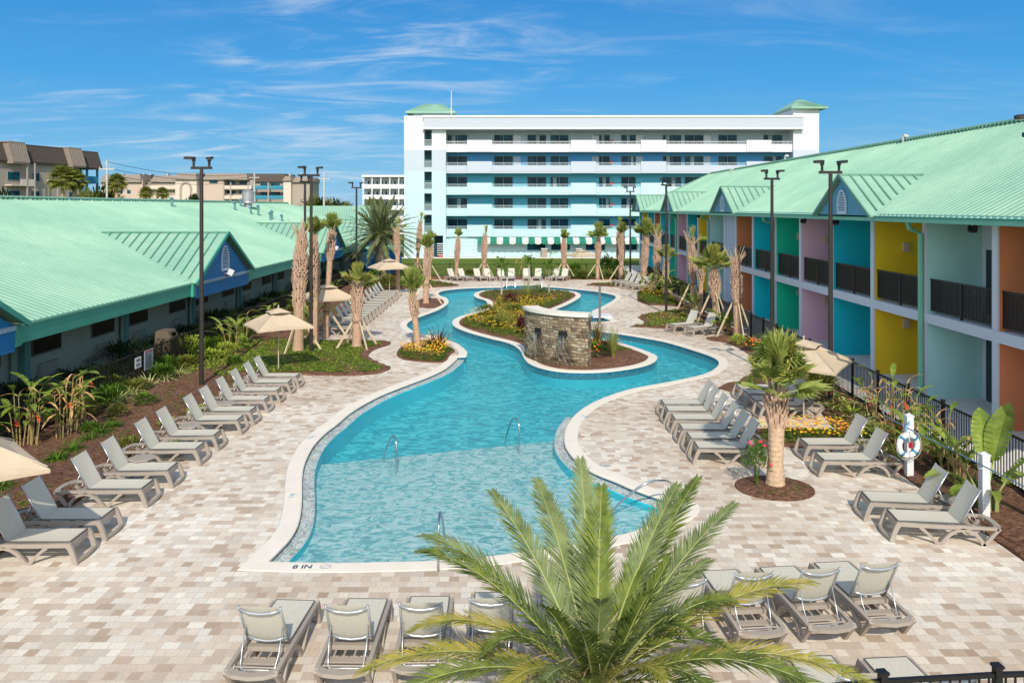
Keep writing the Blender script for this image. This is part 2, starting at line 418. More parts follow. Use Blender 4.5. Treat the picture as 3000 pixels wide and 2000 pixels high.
def ripple_mottle(name, sc_, st, stops):  # pale and dark mottling paints rippled water light into the floor colour
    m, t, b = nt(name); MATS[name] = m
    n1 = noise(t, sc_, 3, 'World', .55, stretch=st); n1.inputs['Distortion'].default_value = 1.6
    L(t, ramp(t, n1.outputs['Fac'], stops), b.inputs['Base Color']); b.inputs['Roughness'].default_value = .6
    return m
SHAL = ripple_mottle('shallow_floor', 4.2, (.8, 1.0, 1), [(.41, (.30, .58, .62)), (.47, (.58, .84, .84)), (.52, (.82, .95, .92)), (.58, (1, 1, .98))])
DEEP = ripple_mottle('deep_floor', 2.6, (.8, 1.5, 1), [(.40, (.0, .42, .56)), (.5, (.0, .66, .78)), (.58, (.16, .90, .95))])
DEEPW = M('deep_wall', (.0, .60, .74), .6, var=.06, vs=.5)
def floor_z(x, y):
    # beach entry at the near end, drop at the line, then level
    a = Vector((-4.9, 20.6)); bb = Vector((1.55, 22.8)); d = (bb - a).normalized(); n = Vector((-d.y, d.x))
    s = (Vector((x, y)) - a).dot(n)
    return s
ISLh = ISL
LW = .29
LEDGE_IN = offset(POOL, -LW)
mbw = strip(POOL, POOL, 0, 0)
mbw = MB(); k = len(POOL)
for lp in (POOL, ISL):
    k = len(lp)
    A = [mbw.vt((*p, -.005)) for p in lp]; B = [mbw.vt((*p, -.30)) for p in lp]; C = [mbw.vt((*p, -.70)) for p in lp]
    for i in range(k):
        j = (i + 1) % k
        mbw.face((A[i], A[j], B[j], B[i]), 0); mbw.face((B[i], B[j], C[j], C[i]), 1)
tag(mbw.build('pool_wall', [TILE, DEEPW]), kind='structure')
# shallow / deep split of the floor
cut_a, cut_b = (-14, 20.6 - 9.1 * .34), (9, 20.6 + 13.9 * .34)
big = offset(POOL, .12)
def side(p): return floor_z(p[0], p[1])
xs = [(x * .5, y * .5) for x in range(-22, 24) for y in range(24, 134)]
def fz(s): return -.19 - .20 * max(0, min(1, (s + 8) / 8))
def clip(poly, keep):
    out = []; k = len(poly)
    for i in range(k):
        a, c = poly[i], poly[(i + 1) % k]; sa, s2 = side(a) * keep, side(c) * keep
        if sa >= 0: out.append(a)
        if (sa >= 0) != (s2 >= 0):
            tt = sa / (sa - s2); out.append((a[0] + (c[0] - a[0]) * tt, a[1] + (c[1] - a[1]) * tt))
    return out
near = clean(clip(big, -1), .03); far = clean(clip(big, 1), .03)
mb = region(near, extra=[p for p in xs if pip(p[0], p[1], near) and side(p) < -.1], zf=lambda x, y: fz(side((x, y))))
cpts = [p for p in near if abs(side(p)) < .01]
if len(cpts) >= 2:
    a, c = cpts[0], cpts[1]
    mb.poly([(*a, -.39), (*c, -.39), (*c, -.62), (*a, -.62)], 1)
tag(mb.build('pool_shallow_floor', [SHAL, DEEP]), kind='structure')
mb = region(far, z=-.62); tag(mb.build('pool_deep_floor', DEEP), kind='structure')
# pebble ledge just under the waterline, left side and right side of the main basin
def ledge(i0, i1, name):
    mb = MB(); A = []; 
    seq = []
    i = i0
    while True:
        seq.append(i)
        if i == i1: break
        i = (i + 1) % len(POOL)
    T = [mb.vt((*POOL[i], -.095)) for i in seq]; S = [mb.vt((*LEDGE_IN[i], -.10)) for i in seq]; Bt = [mb.vt((*LEDGE_IN[i], -.9)) for i in seq]
    for a in range(len(seq) - 1):
        mb.face((T[a], T[a + 1], S[a + 1], S[a])); mb.face((S[a], S[a + 1], Bt[a + 1], Bt[a]), 1)
    o = mb.build(name, [PEB, DEEPW]); tag(o, kind='structure')
def nearest(u, v):
    q = Vector(G(u, v)); return min(range(len(POOL)), key=lambda i: (Vector(POOL[i]) - q).length)
ledge(nearest(1341, 1047), nearest(786, 1642), 'pool_ledge')
ledge(nearest(2025, 1489), nearest(1690, 1212), 'pool_ledge')

# water surface
m, t, b = nt('pool_water'); MATS['pool_water'] = m
t.nodes.remove(b); out = t.nodes['Material Output']
tr = t.nodes.new('ShaderNodeBsdfTransparent'); tr.inputs['Color'].default_value = (.86, .985, 1.0, 1)
gl = t.nodes.new('ShaderNodeBsdfGlossy'); gl.inputs['Roughness'].default_value = .06
df = t.nodes.new('ShaderNodeBsdfDiffuse'); df.inputs['Color'].default_value = (.24, .84, .90, 1)
fr = t.nodes.new('ShaderNodeFresnel'); fr.inputs['IOR'].default_value = 1.33
n1 = noise(t, 2.6, 6, 'World', .62, stretch=(.7, 1.5, 1)); n1.inputs['Distortion'].default_value = .9
n2 = noise(t, 9, 3, 'World', .6, stretch=(.7, 1.3, 1)); n2.inputs['Distortion'].default_value = .6
ad = t.nodes.new('ShaderNodeMath'); ad.operation = 'MULTIPLY_ADD'; ad.inputs[1].default_value = .3
L(t, n2.outputs['Fac'], ad.inputs[0]); L(t, n1.outputs['Fac'], ad.inputs[2])
bn = t.nodes.new('ShaderNodeBump'); bn.inputs['Strength'].default_value = 1.0; bn.inputs['Distance'].default_value = .55
L(t, ad.outputs[0], bn.inputs['Height'])
L(t, bn.outputs[0], df.inputs['Normal'])
bn2 = t.nodes.new('ShaderNodeBump'); bn2.inputs['Strength'].default_value = 1.0; bn2.inputs['Distance'].default_value = .11; L(t, ad.outputs[0], bn2.inputs['Height'])
for q in (gl, fr): L(t, bn2.outputs[0], q.inputs['Normal'])
m0 = t.nodes.new('ShaderNodeMixShader'); m0.inputs[0].default_value = .20; L(t, tr.outputs[0], m0.inputs[1]); L(t, df.outputs[0], m0.inputs[2])
fs = t.nodes.new('ShaderNodeMath'); fs.operation = 'MULTIPLY'; fs.inputs[1].default_value = .6; L(t, fr.outputs[0], fs.inputs[0])
mm = t.nodes.new('ShaderNodeMixShader'); L(t, fs.outputs[0], mm.inputs[0]); L(t, m0.outputs[0], mm.inputs[1]); L(t, gl.outputs[0], mm.inputs[2])
L(t, mm.outputs[0], out.inputs['Surface'])
WATER = m
mb = region(offset(POOL, .01), [offset(ISL, -.01)], z=WZ)
tag(mb.build('pool_water', WATER), kind='structure')

# island and planting beds: gently mounded mulch
def bed(loop, name='planting_bed', z=.02, hump=.06, step=.35, extra_holes=()):
    loop = loop if area(loop) > 0 else loop[::-1]
    x0 = min(p[0] for p in loop); x1 = max(p[0] for p in loop); y0 = min(p[1] for p in loop); y1 = max(p[1] for p in loop)
    pts = []; r_ = random.Random(3)
    inn = offset(loop, -.12)
    y = y0
    while y < y1:
        x = x0
        while x < x1:
            px, py = x + r_.uniform(-.08, .08), y + r_.uniform(-.08, .08)
            if pip(px, py, loop) and pip(px, py, inn): pts.append((px, py))
            x += step
        y += step
    def zf(x, y):
        e = min((Vector((x, y)) - Vector(q)).length for q in loop[::max(1, len(loop) // 120)])
        return z + hump * min(1, e / .5) + .025 * math.sin(x * 3.1 + y * 1.7) * min(1, e)
    mb = region(loop, extra=pts, zf=zf)
    # small turned-down edge so the mulch has thickness
    k = len(loop); A = [mb.vt((*p, zf(*p))) for p in loop]; B = [mb.vt((*p, -.02)) for p in loop]
    for i in range(k): mb.face((A[i], B[i], B[(i + 1) % k], A[(i + 1) % k]))
    o = mb.build(name, MULCH, smooth=True); return tag(o, kind='structure')
ISLB = offset(ISL, -CW + .01)
bed(ISLB, 'island_bed', z=-.01, hump=.08)
def pxs(l): return [G(u, v) for u, v in l]
BED_L = [(-9.25, 5), (-9.25, 13.9), (-9.15, 27.6), (-8.7, 29.4)] + smooth_loop([(-8.0, 29.75), (-6.1, 29.55), (-5.04, 30.0), (-4.72, 31.0), (-5.27, 31.9), (-6.0, 33.3),
        (-6.05, 34.9), (-5.6, 36.2), (-5.75, 37.1), (-6.9, 37.5)], 4, False) + [(-9.25, 37.5), (-9.7, 38.2), (-9.7, 58), (-9.2, 60.2), (-7, 62.0)] + \
        smooth_loop([(-6.5, 62.1), (-5.2, 62.7), (-4.25, 63.6), (-4.7, 65.0), (-5.7, 66.6)], 4, False) + [(-7.4, 68.8), (-6.8, 69.1), (9.2, 69.1), (9.2, 72.2), (-13.1, 72.2), (-13.1, 5)]
BED_L = clean(resample(BED_L, .6), .05)
bed(BED_L, step=.45)
BED_R1 = clean(resample([(9.05, 5), (9.05, 13.9), (9.1, 18.6), (9.15, 22.8), (9.5, 24.6), (9.35, 26.6), (8.3, 26.95), (7.45, 26.95), (7.1, 27.55), (8.14, 28.6), (9.4, 30.5), (10.0, 32.8), (10.1, 34.7),
        (10.0, 36.6), (9.25, 37.6), (9.3, 38.1), (10.35, 38.9), (10.9, 39.6), (10.6, 41.0), (8.0, 41.05), (6.15, 41.75), (7.0, 42.4), (7.25, 43.6), (7.15, 45.2), (7.7, 46.6), (9.2, 47.9), (10.4, 49.2),
        (10.6, 50.3), (8.8, 51.0), (8.35, 53.0), (8.9, 56.5), (9.3, 59.0), (10.2, 61.0), (10.3, 62.6), (8.05, 62.7), (5.9, 63.9), (6.6, 65.4), (8.0, 65.9), (9.15, 68.9), (11.55, 68.9), (11.4, 40), (11.2, 24), (11.0, 5)], .5), .05)
bed(BED_R1, step=.4)
PL = smooth_loop([G(u, v) for u, v in [(1162,1036),(1178,1052),(1230,1060),(1299.5,1061.6),(1318.6,1040),(1333,1027),(1300,1010),(1262,999),(1220,999),(1180,1014)]], 4)
bed(clean(PL), step=.3)
PL2 = smooth_loop([G(u, v) for u, v in [(1210,893),(1240,902),(1275,902),(1300,889),(1296,879),(1270,874),(1230,877)]], 4)
bed(clean(PL2), step=.4)
PALM_C = (5.85, 17.75)
bed([(PALM_C[0] + .86 * math.cos(a / 28 * 2 * math.pi), PALM_C[1] + .80 * math.sin(a / 28 * 2 * math.pi)) for a in range(28)], step=.2, hump=.09)
EDGE_C = (9.55, 12.9)
bed([(EDGE_C[0] - .55 + .5 * math.cos(a / 20 * 2 * math.pi), EDGE_C[1] - .75 + .45 * math.sin(a / 20 * 2 * math.pi)) for a in range(20)], step=.2, z=.03)
# walk along the right-hand building
mb = MB(); mb.box(11.3, 15.5, 8, 86, -.1, .012); tag(mb.build('sidewalk', CONC), kind='structure')
mb = MB(); mb.box(-15.6, -13.35, 8, 90, -.1, .012); tag(mb.build('path', M('shaded_path', (.05, .04, .035), .9)), kind='structure')  # near-black colour carries the shade behind the fence
mb = MB(); mb.box(-14, 40, 98.4, 100.2, -.1, .03); tag(mb.build('hotel_pavement', CONC), kind='structure')
# sea beyond the last houses
mb = MB(); mb.poly([(-3000, 420, -.02), (3000, 420, -.02), (3000, 5000, -.02), (-3000, 5000, -.02)])
tag(mb.build('sea', M('sea', (.03, .12, .2), .25, var=.1, vs=.05)), kind='structure')
# ================================================================ buildings
WHITE = M('white_paint', (.66, .675, .70), .6, var=.03, vs=.6)
LAV = M('pale_lavender_paint', (.46, .52, .60), .6, var=.03, vs=.6)
MINTP = M('pale_mint_paint', (.46, .65, .68), .6, var=.03, vs=.6)
GREYB = M('grey_band_paint', (.44, .49, .56), .6, var=.03)
TEAL = M('teal_back_wall', (.12, .48, .60), .7, var=.05, vs=1)
BLUEW = M('blue_back_wall', (.08, .34, .60), .7, var=.05, vs=1)
GREYW = M('grey_back_wall', (.42, .50, .56), .7, var=.05, vs=1)
RAILG = M('grey_rail', (.42, .46, .48), .5, var=0)
DARKM = M('dark_bronze_metal', (.035, .030, .028), .45, .3, var=.2, vs=8)
BLACKM = M('black_metal', (.012, .012, .013), .4, .3, var=.2, vs=8)
m, t, b = nt('window_glass'); b.inputs['Base Color'].default_value = (.012, .05, .07, 1); b.inputs['Roughness'].default_value = .15; b.inputs['Specular IOR Level'].default_value = .12
n = noise(t, .9, 2, 'World'); L(t, ramp(t, n.outputs['Fac'], [(.4, (.004, .035, .055)), (.7, (.012, .09, .13))]), b.inputs['Base Color']); GLASS = m
m, t, b = nt('dark_window'); b.inputs['Base Color'].default_value = (.006, .005, .006, 1); b.inputs['Roughness'].default_value = .4; b.inputs['Specular IOR Level'].default_value = .08; DGLASS = m
FRAMEM = M('window_frame_paint', (.16, .30, .34), .5, var=0)
CURT = M('curtain', (.30, .38, .40), .9, var=.1, vs=4)

# --- roof sheet metal, slightly weathered
m, t, b = nt('green_roof_metal'); MATS['green_roof_metal'] = m
n1 = noise(t, .22, 5, 'World', .6); n2 = noise(t, 3.5, 4, 'World', .7, stretch=(.3, 1.5, 1))
c = ramp(t, n1.outputs['Fac'], [(.35, (.225, .415, .315)), (.65, (.30, .49, .37))])
mx = t.nodes.new('ShaderNodeMix'); mx.data_type = 'RGBA'; mx.blend_type = 'MULTIPLY'; mx.inputs['Factor'].default_value = 1
L(t, c, mx.inputs[6]); L(t, ramp(t, n2.outputs['Fac'], [(.3, (.90, .91, .90)), (.7, (1.06, 1.06, 1.06))]), mx.inputs[7]); L(t, mx.outputs[2], b.inputs['Base Color'])
b.inputs['Roughness'].default_value = .6; b.inputs['Specular IOR Level'].default_value = .25
ROOF = m
FASC = M('green_fascia', (.05, .33, .25), .5, var=.06, vs=1)
GUT = M('green_gutter', (.20, .52, .36), .45, var=.06, vs=1)
SEAM = M('dark_green_seam', (.07, .24, .17), .5, var=0)

def ribbed_plane(mb, p00, p10, p01, p11, n, w=.035, h=.04):
    """p00->p10 runs along the eave, p00->p01 up the slope; n raised seams run up the slope"""
    p00, p10, p01, p11 = map(Vector, (p00, p10, p01, p11))
    mb.poly([p00, p10, p11, p01])
    nrm = (p10 - p00).cross(p01 - p00).normalized()
    if nrm.z < 0: nrm = -nrm
    e = (p10 - p00).normalized()
    for i in range(n + 1):
        a = p00.lerp(p10, i / n); c = p01.lerp(p11, i / n)
        v0 = [a - e * w, a + nrm * h, a + e * w]; v1 = [c - e * w, c + nrm * h, c + e * w]
        A = [mb.vt(q) for q in v0]; B = [mb.vt(q) for q in v1]
        mb.face((A[0], A[1], B[1], B[0])); mb.face((A[1], A[2], B[2], B[1])); mb.face((A[0], A[2], A[1]))

def arch_vent(parent, cx, cy, cz, w, h, nx):
    """half-round louvred vent on a wall facing nx (+1 / -1 along x)"""
    fr = MB(); rail = []
    N = 12
    pts = [(-w / 2, 0)] + [(-w / 2 * math.cos(math.pi * i / N), h * .35 + (h * .65) * math.sin(math.pi * i / N)) for i in range(N + 1)] + [(w / 2, 0)]
    P3 = [(cx + nx * .03, cy + a, cz + c) for a, c in pts]
    fr.ribbon(P3, .05, .07, side=(1, 0, 0)); fr.ribbon([P3[0], P3[-1]], .07, .1, side=(1, 0, 0))
    o = fr.build('louver_vent', M('vent_white', (.62, .70, .78), .5, var=0), parent)
    sl = MB(); k = 8
    for i in range(k):
        z = h * (.06 + .9 * i / k)
        hw = w / 2 - .03 if z < h * .35 else (w / 2) * math.sqrt(max(0, 1 - ((z - h * .35) / (h * .65)) ** 2)) - .02
        if hw > .05: sl.rbox((cx + nx * .03, cy, cz + z), .03, 2 * hw, h / k * .6, 0, ry=nx * R(30))
    sl.build('slats', M('vent_slat', (.5, .6, .7), .5, var=0), o)
    return o

# ---------------------------------------------------------------- hotel at the far end
YH = 100.1; S = YH / F
hx = lambda u: (u - CX) * S
hz = lambda v: CH + (H - v) * S
hotel = thing('hotel_building', 'long six storey pastel beach hotel with balconies closing the far end of the lawn', 'hotel')
BY = YH + 1.7          # corridor wall
def bx(name, mat, u0, u1, v1, v0, y0, y1, parent=hotel):
    mb = MB(); mb.box(hx(u0), hx(u1), y0, y1, hz(v1), hz(v0)); return mb.build(name, mat, parent)
# main body behind the corridors
mb = MB()
fl = [(380, 442.7, 0), (442.7, 505, 1), (505, 567.8, 2), (567.8, 630, 2), (630, 691, 2)]
for v0, v1, k in fl: mb.box(hx(1307), hx(2321), BY, BY + 12, hz(v1) + .002, hz(v0), k)
mb.box(hx(1307), hx(2321), YH + .3, BY + 12.01, 0, hz(691) - .002, 3)
mb.build('wall', [GREYW, BLUEW, TEAL, MINTP], hotel)
mb = MB()   # left stair tower: piers and the strip between the openings
opens = [(378.5, 428.5), (441, 490.7), (503.5, 554), (566.8, 616.8), (629, 680), (693, 752)]
def banded(mb, x0, x1, y0, y1, v0, v1):
    for a, c, k in ((300, 440, 0), (440, 502, 1), (502, 760, 2)):
        lo, hi = max(a, v0), min(c, v1)
        if hi > lo: mb.box(x0, x1, y0, y1, hz(hi) if hi < 753 else 0, hz(lo), k)
banded(mb, hx(1185.5), hx(1244), YH - .5, BY + 12, 342, 753.7)
banded(mb, hx(1266), hx(1307), YH - .45, BY + 12, 342, 690); banded(mb, hx(1299), hx(1307), YH - .45, BY + 12, 690, 753.7); banded(mb, hx(1244), hx(1271), YH - .45, BY + 12, 691, 753.7)
pv = 342
for a, c in opens[:-1]:
    banded(mb, hx(1244), hx(1266), YH - .45, BY + 11, pv, a); pv = c
banded(mb, hx(1244), hx(1266), YH - .45, BY + 11, pv, 690)
mb.build('stair_tower', [WHITE, LAV, MINTP], hotel)
for a, c in opens[:-1]:
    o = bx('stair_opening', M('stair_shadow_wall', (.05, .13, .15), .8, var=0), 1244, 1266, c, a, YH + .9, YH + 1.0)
    mb = MB(); z0, z1 = hz(c), hz(c - 17)
    for i in range(8): mb.box(hx(1244.5 + i * 3), hx(1244.5 + i * 3) + .04, YH - .3, YH - .26, z0, z1)
    mb.box(hx(1244), hx(1266), YH - .31, YH - .25, z1, z1 + .06)
    mb.build('stair_railing', RAILG, o)
bx('doorway', M('doorway_dark', (.01, .05, .07), .8, var=0), 1271, 1299, 753.7, 691, YH + .8, YH + .9)
mb = MB(); banded(mb, hx(2321), hx(2396), YH - .4, BY + 4.3, 312.5, 753.7); mb.build('lift_tower', [WHITE, LAV, MINTP], hotel)
# cornice band and flat roof
mb = MB(); mb.box(hx(1243), hx(2346), YH - 1.0, YH + .6, hz(377), hz(347), 0); mb.box(hx(1185), hx(1243), YH - .56, YH + .2, hz(345), hz(341), 1)
mb.box(hx(1241), hx(2348), YH - 1.08, YH + .7, hz(347), hz(341), 1); mb.box(hx(1241), hx(2348), YH - 1.08, YH + .62, hz(381), hz(377), 1)
mb.box(hx(1300), hx(2330), YH + .65, BY + 12.2, hz(380.5), hz(346), 1)
mb.build('cornice', [GREYB, WHITE], hotel)
def hip(name, x0, x1, y0, y1, ze, zr, rx0, rx1, ry):
    mb = MB(); a, b_, c, d = (x0, y0, ze), (x1, y0, ze), (x1, y1, ze), (x0, y1, ze); e, f_ = (rx0, ry, zr), (rx1, ry, zr)
    mb.poly([a, b_, f_, e]); mb.poly([b_, c, f_]); mb.poly([c, d, e, f_]); mb.poly([d, a, e]); mb.poly([d, c, b_, a])
    mb.box(x0, x1, y0, y1, ze - .22, ze - .003)
    for i in range(1, 24):
        q = i / 24; mb.ribbon([Vector(a).lerp(Vector(b_), q) + Vector((0, 0, .03)), Vector(e).lerp(Vector(f_), q) + Vector((0, 0, .03))], .05, .05, side=(1, 0, 0))
    return mb.build(name, ROOF, hotel)
hip('roof', hx(2312) - .1, hx(2416), YH - 1.1, YH + 5.9, hz(316), 20.25, 37.0, 37.05, 103)
mb = MB(); mb.box(-13.0, -8.3, 105, 109.4, 16.9, 18.7); mb.build('rooftop_hut', GREYB, hotel)
hip('roof', -13.9, -7.4, 104, 110.4, 18.8, 20.1, -11.9, -9.3, 107)
mb = MB(); mb.tube([(hx(1317), 103, 17.5), (hx(1317), 103, 21.4)], [.07, .03], 6); mb.build('antenna', WHITE, hotel)
for u in (1937, 1283):
    mb = MB(); mb.tube([(hx(u), 106, 17.4), (hx(u), 106, 18.0)], .12, 8); mb.build('roof_pipe', RAILG, hotel)
# floors: slabs, parapets, rails
wins = [(1309, 1366), (1447.5, 1501.6), (1547, 1601), (1615, 1667), (1748, 1790.6), (1826, 1868), (1949.5, 2003.5), (2015, 2069.5), (2115, 2169), (2250, 2304)]
solid = [(1368, 1442), (1672, 1747), (1877, 1952), (2186, 2260)]
PM = [WHITE, LAV, MINTP, MINTP, MINTP]
for k, (v0, v1, _) in enumerate(fl):
    mb = MB(); mb.box(hx(1307), hx(2321), YH - .02, BY, hz(v1) - .12, hz(v1) + .1); mb.build('balcony_slab', PM[k], hotel)
    mb = MB(); rl = MB()
    zb = hz(v1) + .1
    cur = 1307
    segs = []
    for a, c in solid: segs += [(cur, a, 0), (a, c, 1)]; cur = c
    segs.append((cur, 2321, 0))
    for a, c, s in segs:
        top = zb + (1.27 if s else .78)
        mb.box(hx(a) + .02, hx(c) - .02, YH - (.10 if s else .05), YH + .05, zb - .2 if s else zb - .003, top)
        if not s:
            rl.box(hx(a), hx(c), YH - .02, YH + .02, top + .30, top + .35)
            n = int((hx(c) - hx(a)) / .16)
            for i in range(n): x = hx(a) + (i + .5) * .16; rl.box(x, x + .03, YH - .015, YH + .015, top, top + .3)
            n = int((hx(c) - hx(a)) / .3)
            for i in range(n):    # shallow vertical flutes
                x = hx(a) + (i + .5) * .3; mb.box(x, x + .03, YH - .07, YH - .05, zb + .05, top - .04)
    p = mb.build('balcony_parapet', PM[k], hotel); rl.build('parapet_rail', RAILG if k else WHITE, p)
    # ceiling lamps / partition piers between rooms
    for a, c in wins:
        z1 = hz(v0) - .55; z0 = z1 - 1.25
        f_ = MB(); x0, x1 = hx(a), hx(c)
        f_.box(x0 - .06, x1 + .06, BY - .06, BY - .01, z1, z1 + .07); f_.box(x0 - .06, x1 + .06, BY - .06, BY - .01, z0 - .07, z0)
        f_.box(x0 - .06, x0, BY - .06, BY - .01, z0, z1); f_.box(x1, x1 + .06, BY - .06, BY - .01, z0, z1); xm = (x0 + x1) / 2; f_.box(xm - .03, xm + .03, BY - .055, BY - .012, z0, z1)
        fo = f_.build('window', FRAMEM, hotel)
        g_ = MB(); g_.box(x0, x1, BY - .035, BY - .005, z0, z1, 0)
        if rnd.random() < .35:
            q = rnd.uniform(.1, .75); g_.box(x0 + (x1 - x0) * q, x0 + (x1 - x0) * (q + .2), BY - .045, BY - .036, z0 + .02, z1 - .02, 1)
        g_.build('pane', [GLASS, CURT], fo)
    for a, c in ((1505, 1512), (1738, 1745), (1868, 1876), (2070, 2074)):
        mb = MB(); mb.box(hx(a), hx(a) + .9, BY - .05, BY - .004, hz(v1) + .1, hz(v1) + 2.1); mb.build('door', [BLUEW, GREYW, TEAL, TEAL, TEAL][k] if k else WHITE, hotel)
# red things visible on the balconies are small flower hangings
for k, (v0, v1, _) in enumerate(fl):
    mb = MB()
    for i in range(14): mb.rbox((hx(1796) + rnd.uniform(-.15, .15), BY - .25, hz(v1) + 1.35 + rnd.uniform(-.2, .2)), .1, .1, .1, rnd.random() * 3)
    tag(mb.build('hanging_sign', M('red_paint', (.6, .05, .05), .6, var=0)), 'small red ornament on the hotel corridor wall, %s storey from the top' % ORD[k], 'ornament', 'red ornaments along the hotel corridors')
# ground floor
mb = MB(); x0, x1 = hx(1316), hx(1392)
for i in range(5): mb.box(x0, x1, YH + .2, YH + .28, .05 + i * .46, .05 + i * .46 + .44)
mb.box(x0 - .12, x1 + .12, YH + .16, YH + .29, 2.37, 2.44); mb.build('garage_door', MINTP, hotel)
for a, c in ((1546, 1597), (1616, 1669), (1718, 1772), (1815, 1866), (1905, 1955)):
    z1, z0 = hz(706), hz(732); f_ = MB(); f_.box(hx(a) - .07, hx(c) + .07, YH + .24, YH + .297, z0 - .07, z1 + .07)
    fo = f_.build('window', FRAMEM, hotel); g_ = MB(); g_.box(hx(a), hx(c), YH + .2, YH + .235, z0, z1); g_.build('pane', GLASS, fo)
aw = MB(); per = 37; u = 1400; i = 0
while u < 2010:
    w0 = 18.5; a, c = hx(u), hx(u + w0); zt, zf, y1, y0 = hz(693.5), hz(705), YH + .28, YH - 1.1
    k = i % 2; aw.poly([(a, y0, zf), (c, y0, zf), (c, y1, zt), (a, y1, zt)], k); zv = zf - .42
    pts = [(a, y0 - .01, zf), (c, y0 - .01, zf)] + [(a + (c - a) * (.5 + .5 * math.cos(math.pi * j / 8)), y0 - .01, zv + .18 - .18 * math.sin(math.pi * j / 8)) for j in range(9)]
    aw.poly(pts, k); u += w0; i += 1
aw.build('awning', [M('awning_green', (.01, .20, .14), .8, var=0), M('awning_white', (.58, .60, .60), .8, var=0)], hotel)
for u in (1594, 1695):
    mb = MB(); mb.box(hx(u) - .35, hx(u) + .35, YH - .6, YH, .03, 1.05, 0); mb.box(hx(u) - .4, hx(u) + .4, YH - .66, YH + .05, 1.05, 1.15, 1)
    tag(mb.build('litter_bin', [M('tan_bin', (.35, .28, .22), .7), WHITE]), 'square tan litter bin by the hotel wall, %s of the two' % ('left' if u < 1600 else 'right'), 'bin', 'bins by the hotel wall')
# stacked chairs in the hotel doorway
mb = MB()
for i in range(6): mb.rbox((hx(1292), YH - .1, .35 + i * .27), .9, .6, .05, 0, m=0, rx=.12); mb.rbox((hx(1292) + .35, YH + .1, .5 + i * .27), .05, .5, .3, 0, m=0)
mb.box(hx(1286), hx(1298), YH - .4, YH + .2, .05, .3, 1)
tag(mb.build('chair_stack', [WHITE, M('red_plastic', (.4, .04, .04), .5, var=0)]), 'stack of white plastic chairs in the hotel doorway', 'chairs')

# ---------------------------------------------------------------- right-hand two storey motel wing
motel = thing('motel_building', 'two storey motel wing with brightly coloured bays and long green metal roof', 'motel')
XF, XB, XE = 13.6, 15.4, 12.9
ZE, ZS = 5.93, 2.80
YK = [14.9, 18.55, 22.27, 26.1, 29.9, 33.75, 37.4, 41.0, 44.8, 48.25, 50.8, 54.6, 58.1, 61.7, 65.3, 68.7, 72.8, 75.8, 79.5, 82.8, 84.6]
def P_(n, c): return M(n, c, .65, var=.035, vs=1.2, bs=60, bst=.05)
CO = {'orange': P_('burnt_orange_wall', (.80, .25, .10)), 'mint': P_('mint_wall', (.48, .82, .76)), 'yellow': P_('yellow_wall', (1.0, .62, .015)), 'blue': P_('deep_turquoise_wall', (.0, .54, .68)),
      'pink': P_('pink_wall', (.88, .50, .60)), 'green': P_('emerald_wall', (.0, .62, .36)), 'cyan': P_('cyan_wall', (.0, .68, .82)), 'lav': P_('lavender_grey_wall', (.50, .54, .68))}
KC = ['pink', 'green', 'orange', 'mint', 'yellow', 'blue', 'pink', 'green', 'cyan', 'orange', 'lav', 'mint', 'yellow', 'blue', 'pink', 'green', 'cyan', 'orange', 'cyan', 'yellow', 'blue']
TRIM = M('pale_trim', (.68, .70, .76), .6, var=.03)
mb = MB(); mb.box(XB, XB + 11.5, YK[0], 84.8, 0, ZE + .15); mb.build('wall', TRIM, motel)
mb = MB(); mb.box(XF - .05, XB - .003, YK[0], 84.8, ZS - .32, ZS); mb.build('walkway_slab', TRIM, motel)
mb = MB(); mb.box(XE + .05, XB - .003, YK[0], 84.8, ZE - .12, ZE + .1); mb.build('soffit', M('soffit_mint', (.4, .6, .55), .7, var=0), motel)
CN = {'orange': 'burnt orange', 'mint': 'pale mint', 'yellow': 'bright yellow', 'blue': 'deep turquoise', 'pink': 'dusty pink', 'green': 'emerald green', 'cyan': 'bright cyan', 'lav': 'lavender grey'}
